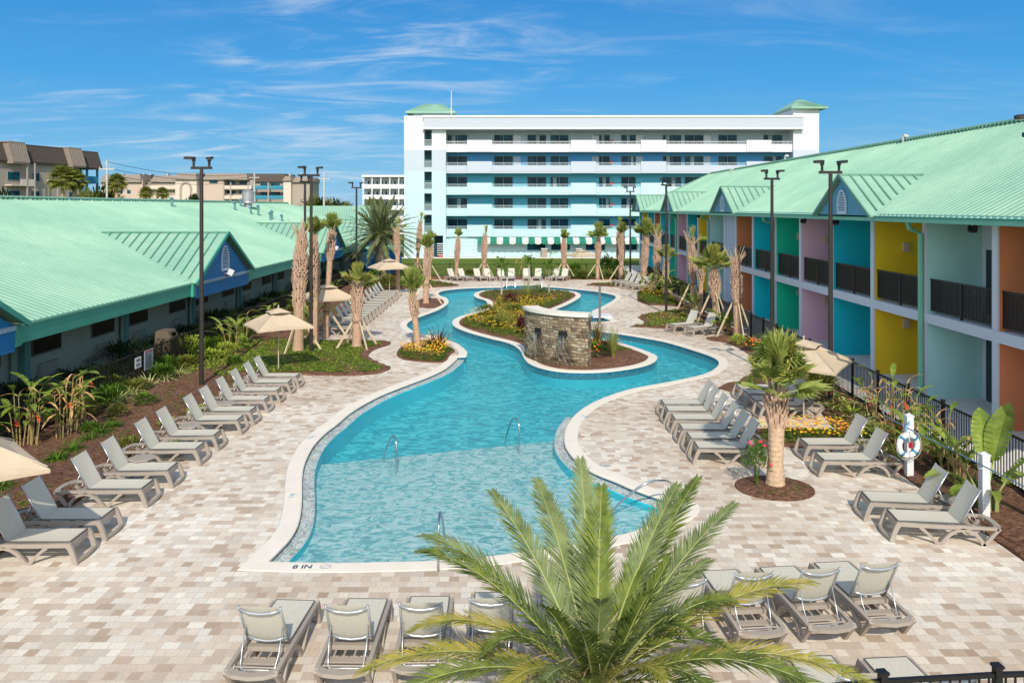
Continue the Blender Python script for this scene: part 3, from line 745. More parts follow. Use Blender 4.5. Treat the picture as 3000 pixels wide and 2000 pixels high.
for i, y in enumerate(YK):
    c = KC[i]; th = .24
    for z0, z1 in ((0.012, ZS - .323), (ZS + .003, ZE - .123)):
        mb = MB(); mb.box(XF + .03, XB - .006, y, y + th, z0, z1); o = mb.build('partition_wall', CO[c], motel); o['label'] = CN[c] + ' side wall of a bay'
    mb = MB(); mb.box(XF - .03, XF + .027, y - .01, y + th + .01, ZS + .003, ZE - .125); mb.box(XF - .03, XF + .027, y - .01, y + th + .01, .012, ZS - .323); mb.build('pier_trim', TRIM, motel)
    if i + 1 < len(YK) and i != 9:
        a, e = y + th, YK[i + 1]
        # colour return beside the railing
        rm = MB(); z0, z1 = ZS + .08, ZS + 1.08
        rm.box(XF + .10, XF + .15, a, e, z1, z1 + .05); rm.box(XF + .11, XF + .14, a, e, z0, z0 + .04)
        n = int((e - a) / .07)
        for j in range(n): yy = a + (j + .5) * (e - a) / n; rm.box(XF + .115, XF + .135, yy, yy + .03, z0 + .04, z1)
        ym = (a + e) / 2; rm.box(XF + .09, XF + .16, ym - .035, ym + .035, ZS, z1 + .03)
        rm.build('railing', DARKM, motel)
    if c in ('pink', 'yellow', 'cyan', 'green') and y < 60:
        for zz in (1.75, 4.6):
            mb = MB(); mb.box(XF + 1.05, XF + 1.27, y - .13, y - .005, zz, zz + .34); mb.build('wall_lamp', M('sconce_beige', (.66, .48, .36), .6, var=0), motel)
    if i + 1 < len(YK):
        for zz in (0.02, ZS + .005):
            e = YK[i + 1]; d_ = MB(); d_.box(XB - .08, XB - .008, e - 1.42, e - .36, zz, zz + 2.08); d_.build('door', M('dark_door', (.02, .04, .045), .5, var=0), motel)
            f_ = MB(); f_.box(XB - .05, XB - .008, y + .5, e - 1.75, zz + .8, zz + 2.1); fo = f_.build('window', FRAMEM, motel)
            g_ = MB(); g_.box(XB - .07, XB - .052, y + .57, e - 1.82, zz + .87, zz + 2.03); g_.build('pane', GLASS, fo)
mb = MB(); mb.box(XF + .031, XF + .2, 48.5, 50.79, .012, ZS - .323); mb.box(XF + .031, XF + .2, 48.5, 50.79, ZS + .003, ZE - .125); mb.build('flush_panel', CO['lav'], motel)
# gutter, downspouts
mb = MB(); mb.box(XE - .12, XE + .05, YK[0] - .5, 86, ZE - .16, ZE + .02, 0); mb.box(XE - .14, XE - .121, YK[0] - .5, 86, ZE - .03, ZE + .03, 1); mb.build('gutter', [GUT, FASC], motel)
for y in (26.25, 41.2, 54.7, 65.5):
    mb = MB(); mb.tube([(XE - .03, y - .35, ZE - .12), (XE + .1, y - .2, ZE - .35), (XF - .13, y, ZE - .55), (XF - .13, y, .02)], .085, 10); mb.build('downspout', GUT, motel)
for y in (22.9, 32.6, 36.2, 56.5):
    mb = MB(); mb.rbox((XE + .35, y, ZE - .28), .16, .2, .2, .6, ry=.5, m=0); mb.tube([(XE + .35, y, ZE - .12), (XE + .35, y, ZE - .26)], .05, 8, 1); mb.build('floodlight', [BLACKM, WHITE], motel)
# roof: front slope, back slope, hip at the far end
XR = 19.9; ZR = ZE + .527 * (XR - XE); YE = 86.0; YR = 79.6; YN = 12.5
mb = MB()
ribbed_plane(mb, (XE - .1, YN, ZE - .04), (XE - .1, YR, ZE - .04), (XR, YN, ZR), (XR, YR, ZR), 224)
# hip half of the front slope beyond the ridge end
mb.poly([(XE - .1, YR, ZE - .04), (XE - .1, YE, ZE - .04), (XR, YR, ZR)])
for i in range(1, 22):
    y = YR + (YE - YR) * i / 22; q = i / 22; p = Vector((XE - .1, y, ZE - .04)); e = Vector((XR, YR, ZR)).lerp(Vector((XE - .1, YE, ZE - .04)), q)
    mb.ribbon([p + Vector((0, 0, .02)), e + Vector((0, 0, .02))], .05, .04, side=(0, 1, 0))
mb.poly([(XE - .1, YE, ZE - .04), (2 * XR - XE, YE, ZE - .04), (XR, YR, ZR)]); mb.poly([(2 * XR - XE, YN, ZE - .04), (2 * XR - XE, YE, ZE - .04), (XR, YR, ZR), (XR, YN, ZR)])
for i in range(240):   # ridge closure teeth
    y = YN + (YR - YN) * i / 240; mb.box(XR - .16, XR + .16, y, y + .13, ZR - .02, ZR + .07, 1)
mb.tube([(XR, YN, ZR + .07), (XR, YR, ZR + .07)], .09, 6, 0)
mb.tube([(XR, YR, ZR + .05), (XE - .1, YE, ZE)], .07, 6, 0)
roofR = mb.build('roof', [ROOF, SEAM], motel)
SEAML = M('pale_green_seam', (.15, .33, .24), .5, var=0)
def motel_dormer(yc, hw=2.62, rise=1.56):
    za = ZE + rise; xb = XE + rise / .527
    mb = MB(); x0 = XE - .28
    A, B, Ap, Bk = (x0, yc - hw, ZE - .03), (x0, yc + hw, ZE - .03), (x0, yc, za), (xb + .02, yc, za)
    mb.poly([A, Ap, Bk]); mb.poly([B, Bk, Ap])
    mb.poly([A, Bk, (XE + .02, yc - hw, ZE + .03)]); mb.poly([B, (XE + .02, yc + hw, ZE + .03), Bk])
    for s in (-1, 1):
        for i in range(1, 8):
            q = i / 8; x = x0 + (xb - x0) * q; top = Vector((x, yc, za)); bot = Vector((x, yc + s * hw * (1 - q), ZE + rise * q))
            mb.ribbon([top + Vector((0, 0, .03)), bot + Vector((0, 0, .03))], .05, .05, side=(1, 0, 0), m=1)
        mb.ribbon([(x0 - .02, yc, za + .02), (x0 - .02, yc + s * (hw + .05), ZE - .02)], .06, .12, side=(1, 0, 0), m=1)
    mb.ribbon([(x0, yc, za + .04), (xb, yc, za + .04)], .12, .06, side=(0, 1, 0), m=1)
    d = mb.build('dormer', [ROOF, SEAML], motel)
    f_ = MB(); f_.prism([(yc - hw + .12, ZE - .02), (yc + hw - .12, ZE - .02), (yc, za - .1)], 'x', XE - .14, XE - .05)
    f_.build('gable_face', M('gable_blue_grey', (.12, .34, .46), .7, var=.06, vs=2), d)
    arch_vent(d, XE - .16, yc, ZE + .12, .75, .85, -1)
for y in (16.2, 30.7, 48.1, 64.9, 81.0): motel_dormer(y)
for (u, v) in ((2645, 418), (2140, 507), (2300, 470)):
    # pipes poking through the slope
    tt = (ZE - CH - .527 * XE + 0) / (-(v - H) - .527 * (u - CX)) ; X, Y, Z = (u - CX) * tt, F * tt, CH - (v - H) * tt
    mb = MB(); mb.tube([(X, Y, Z - .1), (X, Y, Z + .35)], .06, 8); mb.tube([(X, Y, Z + .35), (X + .25, Y, Z + .3)], .1, 8); mb.build('vent_pipe', M('vent_grey', (.4, .45, .42), .6, var=0), motel)

# ---------------------------------------------------------------- left-hand single storey wing
wing = thing('wing_building', 'low single storey wing with a wide green metal roof and blue gable dormers', 'building')
LXE, LXW, LZ, SL = -14.2, -15.3, 2.90, .357
LXR = -24.8; LZR = LZ + SL * (LXE - LXR); L0, L1 = 8.0, 88.0
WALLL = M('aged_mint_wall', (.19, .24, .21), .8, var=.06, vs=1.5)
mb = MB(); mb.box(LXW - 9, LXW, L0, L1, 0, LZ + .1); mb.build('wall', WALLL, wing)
mb = MB()
ribbed_plane(mb, (LXE, L1, LZ), (LXE, L0, LZ), (LXR, L1, LZR), (LXR, L0, LZR), 266, .045, .045)
mb.poly([(LXR, L0, LZR), (LXR, L1, LZR), (2 * LXR - LXE, L1, LZ), (2 * LXR - LXE, L0, LZ)])
mb.poly([(LXE, L1, LZ), (2 * LXR - LXE, L1, LZ), (LXR, L1, LZR)]); mb.poly([(LXE, L0, LZ), (LXR, L0, LZR), (2 * LXR - LXE, L0, LZ)])
for i in range(200): y = L0 + (L1 - L0) * i / 200; mb.box(LXR - .18, LXR + .18, y, y + .2, LZR - .02, LZR + .06, 1)
mb.tube([(LXR, L0, LZR + .08), (LXR, L1, LZR + .08)], .09, 6, 0)
mb.build('roof', [ROOF, SEAM], wing)
mb = MB(); mb.box(LXE - .06, LXE + .02, L0, L1, LZ - .57, LZ - .02, 0); mb.box(LXW, LXE - .063, L0, L1, LZ - .56, LZ - .50, 0); mb.box(LXE - .01, LXE + .05, L0, L1, LZ - .06, LZ + .01, 1); mb.build('fascia', [FASC, GUT], wing)
DORB = M('dormer_blue', (.0, .17, .42), .6, var=.1, vs=2)
def wing_dormer(yc, hw=3.9, rise=2.1):
    za = LZ + rise; xb = LXE - rise / SL; x0 = LXE + .3
    mb = MB(); A, B, Ap, Bk = (x0, yc - hw, LZ), (x0, yc + hw, LZ), (x0, yc, za), (xb, yc, za)
    mb.poly([A, Bk, Ap]); mb.poly([B, Ap, Bk]); mb.poly([A, (LXE - .02, yc - hw, LZ + .02), Bk]); mb.poly([B, Bk, (LXE - .02, yc + hw, LZ + .02)])
    for s in (-1, 1):
        for i in range(1, 13):
            q = i / 13; x = x0 + (xb - x0) * q; top = Vector((x, yc, za)); bot = Vector((x, yc + s * hw * (1 - q), LZ + rise * q))
            mb.ribbon([top + Vector((0, 0, .03)), bot + Vector((0, 0, .03))], .05, .05, side=(1, 0, 0), m=1)
        mb.ribbon([(x0 + .03, yc, za + .02), (x0 + .03, yc + s * (hw + .02), LZ)], .07, .16, side=(1, 0, 0), m=2)
    mb.ribbon([(x0, yc, za + .04), (xb, yc, za + .04)], .12, .06, side=(0, 1, 0), m=1)
    d = mb.build('dormer', [ROOF, SEAM, FASC], wing)
    f_ = MB(); f_.prism([(yc - hw + .35, LZ - .72), (yc + hw - .35, LZ - .72), (yc + hw - .35, LZ - .02), (yc, za - .25), (yc - hw + .35, LZ - .02)], 'x', LXE + .03, LXE + .12)
    f_.build('gable_face', DORB, d)
    t_ = MB(); t_.box(LXE + .121, LXE + .18, yc - hw + .36, yc + hw - .36, LZ - .12, LZ + .02); t_.build('trim_board', M('weathered_trim', (.30, .42, .52), .7, var=.3, vs=14), d)
    f2 = MB(); f2.box(LXE + .02, LXE + .14, yc - hw + .05, yc - hw + .348, LZ - .6, LZ - .0, 0); f2.box(LXE + .02, LXE + .14, yc + hw - .348, yc + hw - .05, LZ - .6, LZ - .0, 0); f2.build('corner_trim', FASC, d)
    arch_vent(d, LXE + .13, yc, LZ + .32, .95, 1.15, 1)
    g_ = MB(); g_.rbox((LXE + .35, yc + .15, LZ + .18), .25, .28, .3, .5, ry=.5, m=0); g_.tube([(LXE + .12, yc - .1, LZ + .12), (LXE + .3, yc + .1, LZ + .14)], .03, 6, 0); g_.build('floodlight', WHITE, d)
for y in (19.0, 39.0, 62.5, 80.5): wing_dormer(y)
# windows with units below, pilasters and downspouts on the shaded wall
for i, y in enumerate([12.3, 15.6, 18.9, 22.2, 25.4, 29.0, 31.8, 35.6, 38.4, 42.1, 45.0, 48.8, 51.7, 55.5, 58.4, 62.2, 65.1, 68.9, 71.8, 75.6, 78.5, 82.3]):
    f_ = MB(); f_.box(LXW + .004, LXW + .05, y - .06, y + 1.56, 1.5, 2.5); fo = f_.build('window', M('wing_window_frame', (.05, .06, .06), .6, var=0), wing)
    g_ = MB(); g_.box(LXW + .052, LXW + .07, y, y + 1.5, 1.56, 2.44); g_.build('pane', DGLASS, fo)
    a_ = MB(); a_.box(LXW + .004, LXW + .12, y + .25, y + 1.3, .75, 1.2)
    for j in range(5): a_.box(LXW + .121, LXW + .135, y + .3, y + 1.25, .80 + j * .08, .84 + j * .08)
    a_.build('air_unit', M('unit_grey', (.17, .20, .18), .7, var=0), wing)
    if i % 2 == 0:
        p_ = MB(); p_.box(LXW + .003, LXW + .22, y - .75, y - .45, 0, 2.4); p_.build('pilaster', M('teal_pilaster', (.05, .16, .16), .7, var=.05), wing)
    else:
        p_ = MB(); p_.tube([(LXW + .12, y + 2.0, 0), (LXW + .12, y + 2.0, 2.4)], .07, 8); p_.build('downspout', M('old_mint_pipe', (.10, .18, .16), .6, var=0), wing)
def roofL(u, v):
    # z = LZ + SL*(LXE - X)
    tt = (CH - LZ - SL * LXE) / ((v - H) - SL * (u - CX)); return (u - CX) * tt, F * tt, CH - (v - H) * tt
GAL = M('galvanised', (.5, .5, .52), .35, .6, var=.1)
for i, (u, v, h) in enumerate([(504, 606, .5), (688, 616, .55), (757, 632, .75), (735, 628, .5), (797, 642, .6), (792, 645, .5), (826, 649, .45), (705, 605, .5)]):
    X, Y, Z = roofL(u, v); mb = MB(); mb.tube([(X, Y, Z - .2), (X, Y, Z + h)], .09, 8); mb.tube([(X, Y, Z + h), (X - .12, Y + .1, Z + h + .12)], .12, 8); mb.build('vent_pipe', M('vent_teal', (.10, .25, .27), .6, var=0), wing)
X, Y, Z = roofL(727, 610); mb = MB(); mb.lathe((X, Y, Z - .3), [(.35, 0), (.35, .7), (.62, .75), (.62, .85), (.5, .9), (.55, 1.7), (.6, 1.75), (.3, 1.9)], 16); mb.build('roof_fan', GAL, wing)
X, Y, Z = roofL(982, 598); 
# rear cross wing whose roof closes the view beside the hotel
rear = thing('rear_building', 'green metal roofed block closing the far end of the single storey wing', 'building')
mb = MB(); mb.box(-40, -15.2, 90.5, 101, 0, 3.0); mb.build('wall', WALLL, rear)
mb = MB(); ribbed_plane(mb, (-41, 88.2, 3.1), (-14.2, 88.2, 3.1), (-41, 96, 6.45), (-16.6, 96, 6.45), 86, .05, .05)
mb.poly([(-41, 104, 3.1), (-41, 96, 6.45), (-16.6, 96, 6.45), (-14.2, 104, 3.1)]); mb.poly([(-14.2, 88.2, 3.1), (-14.2, 104, 3.1), (-16.6, 96, 6.45)])
mb.build('roof', ROOF, rear)
bl = thing('pool_bar', 'dark blue framed service hut at the far left beyond the date palm', 'hut')
mb = MB(); mb.box(-13.9, -11.0, 75.2, 79.5, 0, 2.3, 0); mb.box(-14.1, -10.8, 75.0, 79.7, 2.301, 2.5, 1); mb.build('wall', [DORB, GUT], bl)
mb = MB(); mb.box(-12.9, -11.7, 75.14, 75.195, .9, 1.8); mb.build('window', DGLASS, bl)

# ---------------------------------------------------------------- background apartment blocks
BEI = M('beige_stucco', (.36, .31, .26), .85, var=.06, vs=.4); PINK = M('pink_beige_stucco', (.52, .41, .34), .85, var=.05, vs=.3); CREAM = M('cream_stucco', (.62, .54, .46), .8, var=.04)
SHK = M('brown_shake_roof', (.075, .06, .05), .9, var=.25, vs=3); SHL = M('tan_shake_roof', (.25, .205, .17), .9, var=.2, vs=3); BTEAL = M('far_teal_steel', (.03, .22, .34), .6, var=0)
ap = thing('apartment_building', 'beige apartment block with brown shake mansard roof at far left', 'apartments')
def fr2(u0, Y0_, u1, Y1_):
    a = Vector((xat(u0, Y0_), Y0_, 0)); c = Vector((xat(u1, Y1_), Y1_, 0)); d = (c - a).normalized(); n = Vector((d.y, -d.x, 0))
    if n.y > 0: n = -n
    return a, c, d, n
A0, A1, AD, AN = fr2(-120, 122, 292, 150); LEN = (A1 - A0).length
def ab(u):  # distance along the facade for photo column u
    k = (u - CX) / F; return (k * A0.y - A0.x) / (AD.x - k * AD.y)
def fbox(mb, s0, s1, o0, o1, z0, z1, m=0, O=None, D=None, Nn=None):
    O = O or A0; D = D or AD; Nn = Nn or AN; b = len(mb.v)
    for z in (z0, z1):
        for s, o in ((s0, o0), (s1, o0), (s1, o1), (s0, o1)): p = O + D * s + Nn * o; mb.v.append((p.x, p.y, z))
    for q in ((3, 2, 1, 0), (4, 5, 6, 7), (0, 1, 5, 4), (1, 2, 6, 5), (2, 3, 7, 6), (3, 0, 4, 7)): mb.face([b + k for k in q], m)
eR = ab(232)
mb = MB(); fbox(mb, 0, eR, -12, 0, 0, 14.0); mb.build('wall', BEI, ap)
def mans(s0, s1, out, m, z0=13.9, z1=16.8, d=-12.5):
    mb = MB(); lo = [A0 + AD * s0 + AN * out, A0 + AD * s1 + AN * out]; hi = [A0 + AD * (s0 + .0) + AN * (out - 1.1), A0 + AD * s1 + AN * (out - 1.1)]
    a, c = lo; e, f_ = hi
    mb.poly([(a.x, a.y, z0), (c.x, c.y, z0), (f_.x, f_.y, z1), (e.x, e.y, z1)])
    n = int((s1 - s0) / .45)
    for i in range(n + 1):
        p = a.lerp(c, i / n); q = e.lerp(f_, i / n); mb.ribbon([(p.x, p.y, z0), (q.x, q.y, z1)], .12, .12, side=tuple(AD))
    fbox(mb, s0, s1, d, out - 1.0, z1 - .3, z1 + .1); fbox(mb, s0, s1, d, out - .05, z0 - .25, z0)
    # closed ends
    for p0, p1, s in ((a, e, s0), (c, f_, s1)):
        bk = A0 + AD * s + AN * d; mb.poly([(p0.x, p0.y, z0), (p1.x, p1.y, z1), (bk.x, bk.y, z1), (bk.x, bk.y, z0)])
    return mb.build('roof', m, ap)
mans(-3, ab(14), .5, SHK); mans(ab(15), ab(63), 1.7, SHL, 13.7, 17.0); mans(ab(64), ab(190), .6, SHK); mans(ab(191), ab(229), 1.7, SHL, 13.7, 16.9); mans(ab(230), ab(292), .6, SHK, 13.6, 16.6)
for lv in range(4):
    z = 12.9 - 3.1 * (lv + 1)
    if lv < 3:
        mb = MB(); fbox(mb, ab(13), ab(82), .02, 1.5, z, z + .18); fbox(mb, ab(40) if lv == 0 else ab(15), ab(82), 1.4, 1.5, z + .18, z + 1.15); mb.build('balcony', CREAM, ap)
    for (a, c) in ((20, 57), (93, 115), (200, 221)):
        mb = MB(); fbox(mb, ab(a), ab(c), .01, .1, z + .9, z + 2.4); fo = mb.build('window', M('apt_frame', (.3, .3, .28), .7, var=0), ap)
        g_ = MB(); fbox(g_, ab(a) + .1, ab(c) - .1, .101, .13, z + 1.0, z + 2.3); g_.build('pane', GLASS, fo)
for s in (ab(58.5), ab(81)):
    mb = MB(); fbox(mb, s, s + .2, 1.3, 1.5, 0, 13.7); mb.build('post', BEI, ap)
mb = MB(); s0, s1 = ab(137), ab(172)
pts = [A0 + AD * s0 + AN * .1 + Vector((0, 0, 0))] + [A0 + AD * ((s0 + s1) / 2 - (s1 - s0) / 2 * math.cos(math.pi * i / 12)) + AN * .1 + Vector((0, 0, 9.2 + 2.2 * math.sin(math.pi * i / 12))) for i in range(13)] + [A0 + AD * s1 + AN * .1]
mb.ribbon(pts, .2, .8, side=tuple(AN)); mb.build('arch_moulding', M('arch_grey', (.36, .33, .31), .85, var=0), ap)
for u in (236, 255, 285):     # open steel balconies at the gable end
    mb = MB(); s = ab(u); fbox(mb, s, s + .3, -.3, 0, 0, 13.6); mb.build('post', BTEAL, ap)
for z in (4.2, 8.0, 10.9):
    mb = MB(); fbox(mb, ab(233), ab(288), -3, .1, z - .2, z); 
    n = 30
    for i in range(n): s = ab(233) + (ab(286) - ab(233)) * i / n; fbox(mb, s, s + .12, 0, .05, z, z + 1.05)
    fbox(mb, ab(233), ab(288), 0, .08, z + 1.05, z + 1.15); mb.build('railing', BTEAL, ap)

ap2 = thing('apartment_building', 'long pink beige apartment block with grey shake roof between the utility poles', 'apartments')
YB = 230.0; bxx = lambda u: xat(u, YB); bz = lambda v: zat(v, YB)
def B2(mb, u0, u1, v1, v0, o=0, d=10, m=0): mb.box(bxx(u0), bxx(u1), YB - o, YB + d, bz(v1) if v1 < 595 else 0, bz(v0), m)
mb = MB()
for (u0, u1, o, m) in ((296, 418, 0, 0), (418, 436, -2, 1), (436, 520, -1, 1), (520, 582, 1.5, 2), (582, 595, -1, 1), (595, 655, 0, 0), (655, 738, -1.5, 1), (738, 832, -2.5, 1), (832, 854, .6, 2), (854, 905, -1, 1)):
    B2(mb, u0, u1, 600, 526, o, 12, m)
mb.build('wall', [PINK, BEI, CREAM], ap2)
for (u0, u1, v0, v1, o, mt) in ((296, 416, 512, 534, .8, SHL), (418, 438, 512, 536, -1.4, SHK), (438, 520, 514, 534, -.4, SHL), (519, 584, 508, 527, 2.2, SHL), (584, 596, 508, 530, -.3, SHK), (596, 727, 508, 527, .7, SHL), (727, 832, 508, 532, -1.8, SHK), (830, 856, 516, 530, 1.2, SHL), (856, 908, 518, 534, -.3, SHL)):
    mb = MB(); x0, x1 = bxx(u0), bxx(u1); z0, z1 = bz(v1), bz(v0)
    mb.poly([(x0, YB - o, z0), (x1, YB - o, z0), (x1 - .6, YB - o + 1, z1), (x0 + .6, YB - o + 1, z1)]); mb.poly([(x0 + .6, YB - o + 1, z1), (x1 - .6, YB - o + 1, z1), (x1, YB + 12, z1), (x0, YB + 12, z1)])
    mb.poly([(x0, YB - o, z0), (x0 + .6, YB - o + 1, z1), (x0, YB + 12, z1), (x0, YB + 12, z0)]); mb.poly([(x1, YB - o, z0), (x1, YB + 12, z0), (x1, YB + 12, z1), (x1 - .6, YB - o + 1, z1)])
    mb.poly([(x0, YB - o, z0), (x0, YB + 12, z0), (x1, YB + 12, z0), (x1, YB - o, z0)]); mb.build('roof', mt, ap2)
for (u, v) in ((355, 561), (378, 561), (626, 531), (455, 538), (495, 538), (672, 534), (708, 534), (672, 562), (708, 562), (770, 540), (800, 540), (770, 566), (800, 566), (870, 545), (885, 545), (870, 570), (885, 570)):
    wv = 9 if u < 400 else 24; wv = min(wv, 14 if u > 860 else 24)
    mb = MB(); o = 1.6 if u not in (355, 378, 626) else .1
    mb.box(bxx(u - wv / 2), bxx(u + wv / 2), YB + (o if o > .5 else -.12) - .12, YB + (o if o > .5 else 0) + .9, bz(v + 5), bz(v - 4)); mb.build('window', GLASS, ap2)
for (u0, u1) in ((437, 519), (656, 737), (740, 830)):
    for v in (555, 584):
        mb = MB(); mb.box(bxx(u0), bxx(u1), YB - .2, YB + 1.2, bz(v), bz(v - 3)); mb.box(bxx(u0), bxx(u1), YB - .3, YB - .1, bz(v - 3), bz(v - 11)); mb.build('balcony', CREAM if u0 < 700 else BTEAL, ap2)
for u in (436, 519, 655, 675, 726, 745, 785):
    mb = MB(); mb.box(bxx(u), bxx(u) + .35, YB - .35, YB - .05, 0, bz(534)); mb.build('post', BEI, ap2)
for u in (335, 385, 400, 420, 600, 625, 650, 470, 690, 835, 870):
    mb = MB(); mb.box(bxx(u), bxx(u + 4), YB + 4, YB + 6, bz(514), bz(507)); mb.build('rooftop_unit', M('unit_pale', (.45, .46, .47), .7, var=0), ap2)
mb = MB(); s0, s1 = bxx(536), bxx(566)
mb.ribbon([(s0, YB - 1.6, 0)] + [((s0 + s1) / 2 - (s1 - s0) / 2 * math.cos(math.pi * i / 12), YB - 1.6, bz(555) + 2.0 * math.sin(math.pi * i / 12)) for i in range(13)] + [(s1, YB - 1.6, 0)], .2, .6, side=(0, 1, 0)); mb.build('arch_moulding', BEI, ap2)

ap3 = thing('apartment_building', 'white block of galleried apartments just left of the pastel hotel', 'apartments')
YC = 185.0; cx_ = lambda u: xat(u, YC); cz_ = lambda v: zat(v, YC)
mb = MB(); mb.box(cx_(1064), cx_(1230), YC + 1.6, YC + 14, 0, cz_(516)); mb.build('wall', M('far_white_wall', (.62, .64, .64), .8, var=.03), ap3)
mb = MB(); mb.box(cx_(1061), cx_(1232), YC - .6, YC + 14.2, cz_(519), cz_(513)); mb.build('roof', WHITE, ap3)
for k in range(5):
    v = 553 + k * 31
    if v > 640: break
    mb = MB(); mb.box(cx_(1062), cx_(1232), YC - .1, YC + 1.6, cz_(v), cz_(v - 3)); mb.box(cx_(1062), cx_(1232), YC - .2, YC - .1, cz_(v), cz_(v - 13)); mb.build('gallery', WHITE, ap3)
    for u in range(1070, 1230, 13):
        mb = MB(); mb.box(cx_(u + 4), cx_(u + 9), YC + 1.5, YC + 1.6, cz_(v - 4), cz_(v - 23)); mb.build('window', GLASS, ap3)
for u in range(1063, 1232, 26):
    mb = MB(); mb.box(cx_(u), cx_(u) + .25, YC - .3, YC - .05, 0, cz_(519)); mb.build('column', WHITE, ap3)

# utility poles and wires
PC = M('pale_concrete_pole', (.52, .50, .47), .85, var=.08, vs=2)
def upole(u, vt, Y, lab):
    X = xat(u, Y); zt = zat(vt, Y); p = thing('utility_pole', lab, 'utility pole', (X, Y, 0), 0, 'concrete utility poles beyond the roofs')
    r_ = 3.2 * Y / F
    mb = MB(); mb.tube([(0, 0, 0), (0, 0, zt)], [r_, r_ * .75], 10); mb.build('pole', PC, p)
    mb = MB(); mb.box(-1.1, 1.1, -.08, .08, zt - 1.4, zt - 1.25)
    for x in (-1, -.4, .4, 1): mb.tube([(x, 0, zt - 1.25), (x, 0, zt - 1.0)], .06, 6)
    mb.build('crossarm', PC, p); return X, zt
a = upole(313, 468, 112, 'concrete utility pole between the two beige apartment blocks'); c = upole(745, 503, 175, 'concrete utility pole in front of the apartment balconies'); d = upole(949, 506, 170, 'lone concrete utility pole left of the white galleried block')
mb = MB()
for k in range(3):
    p = Vector((a[0], 112, a[1] - .3 - k * .9)); q = Vector((c[0], 175, c[1] - .3 - k * .7))
    mb.tube([p.lerp(q, i / 12) - Vector((0, 0, 5 * (i / 12) * (1 - i / 12))) for i in range(13)], .035, 4)
tag(mb.build('power_line', BLACKM), 'thin power cables sagging between the utility poles', 'cable')
# ================================================================ loungers
FRM = M('taupe_resin', (.34, .295, .25), .5, var=.05, vs=6, coord='Object')
ALU = M('silver_aluminium', (.50, .53, .56), .3, .7, var=.05)
m, t, b = nt('sling_fabric'); MATS['sling_fabric'] = m
tcn = t.nodes.new('ShaderNodeTexCoord'); n1 = noise(t, 90, 3, 'Object', .7, stretch=(.25, 1, 1)); n2 = noise(t, 90, 3, 'Object', .7, stretch=(1, .25, 1))
ad = t.nodes.new('ShaderNodeMath'); ad.operation = 'ADD'; L(t, n1.outputs['Fac'], ad.inputs[0]); L(t, n2.outputs['Fac'], ad.inputs[1])
c = ramp(t, ad.outputs[0], [(.36, (.54, .515, .43)), (.64, (.71, .68, .58))]); 
mu = t.nodes.new('ShaderNodeMath'); mu.operation = 'MULTIPLY'; mu.inputs[1].default_value = .5
L(t, ad.outputs[0], mu.inputs[0]); c.node.inputs['Fac']; t.links.new(mu.outputs[0], c.node.inputs['Fac'])
L(t, c, b.inputs['Base Color']); b.inputs['Roughness'].default_value = .8
tr = t.nodes.new('ShaderNodeBsdfTranslucent'); L(t, c, tr.inputs['Color']); mx = t.nodes.new('ShaderNodeMixShader'); mx.inputs[0].default_value = .16
L(t, b.outputs[0], mx.inputs[1]); L(t, tr.outputs[0], mx.inputs[2]); L(t, mx.outputs[0], t.nodes['Material Output'].inputs['Surface'])
SLING = m
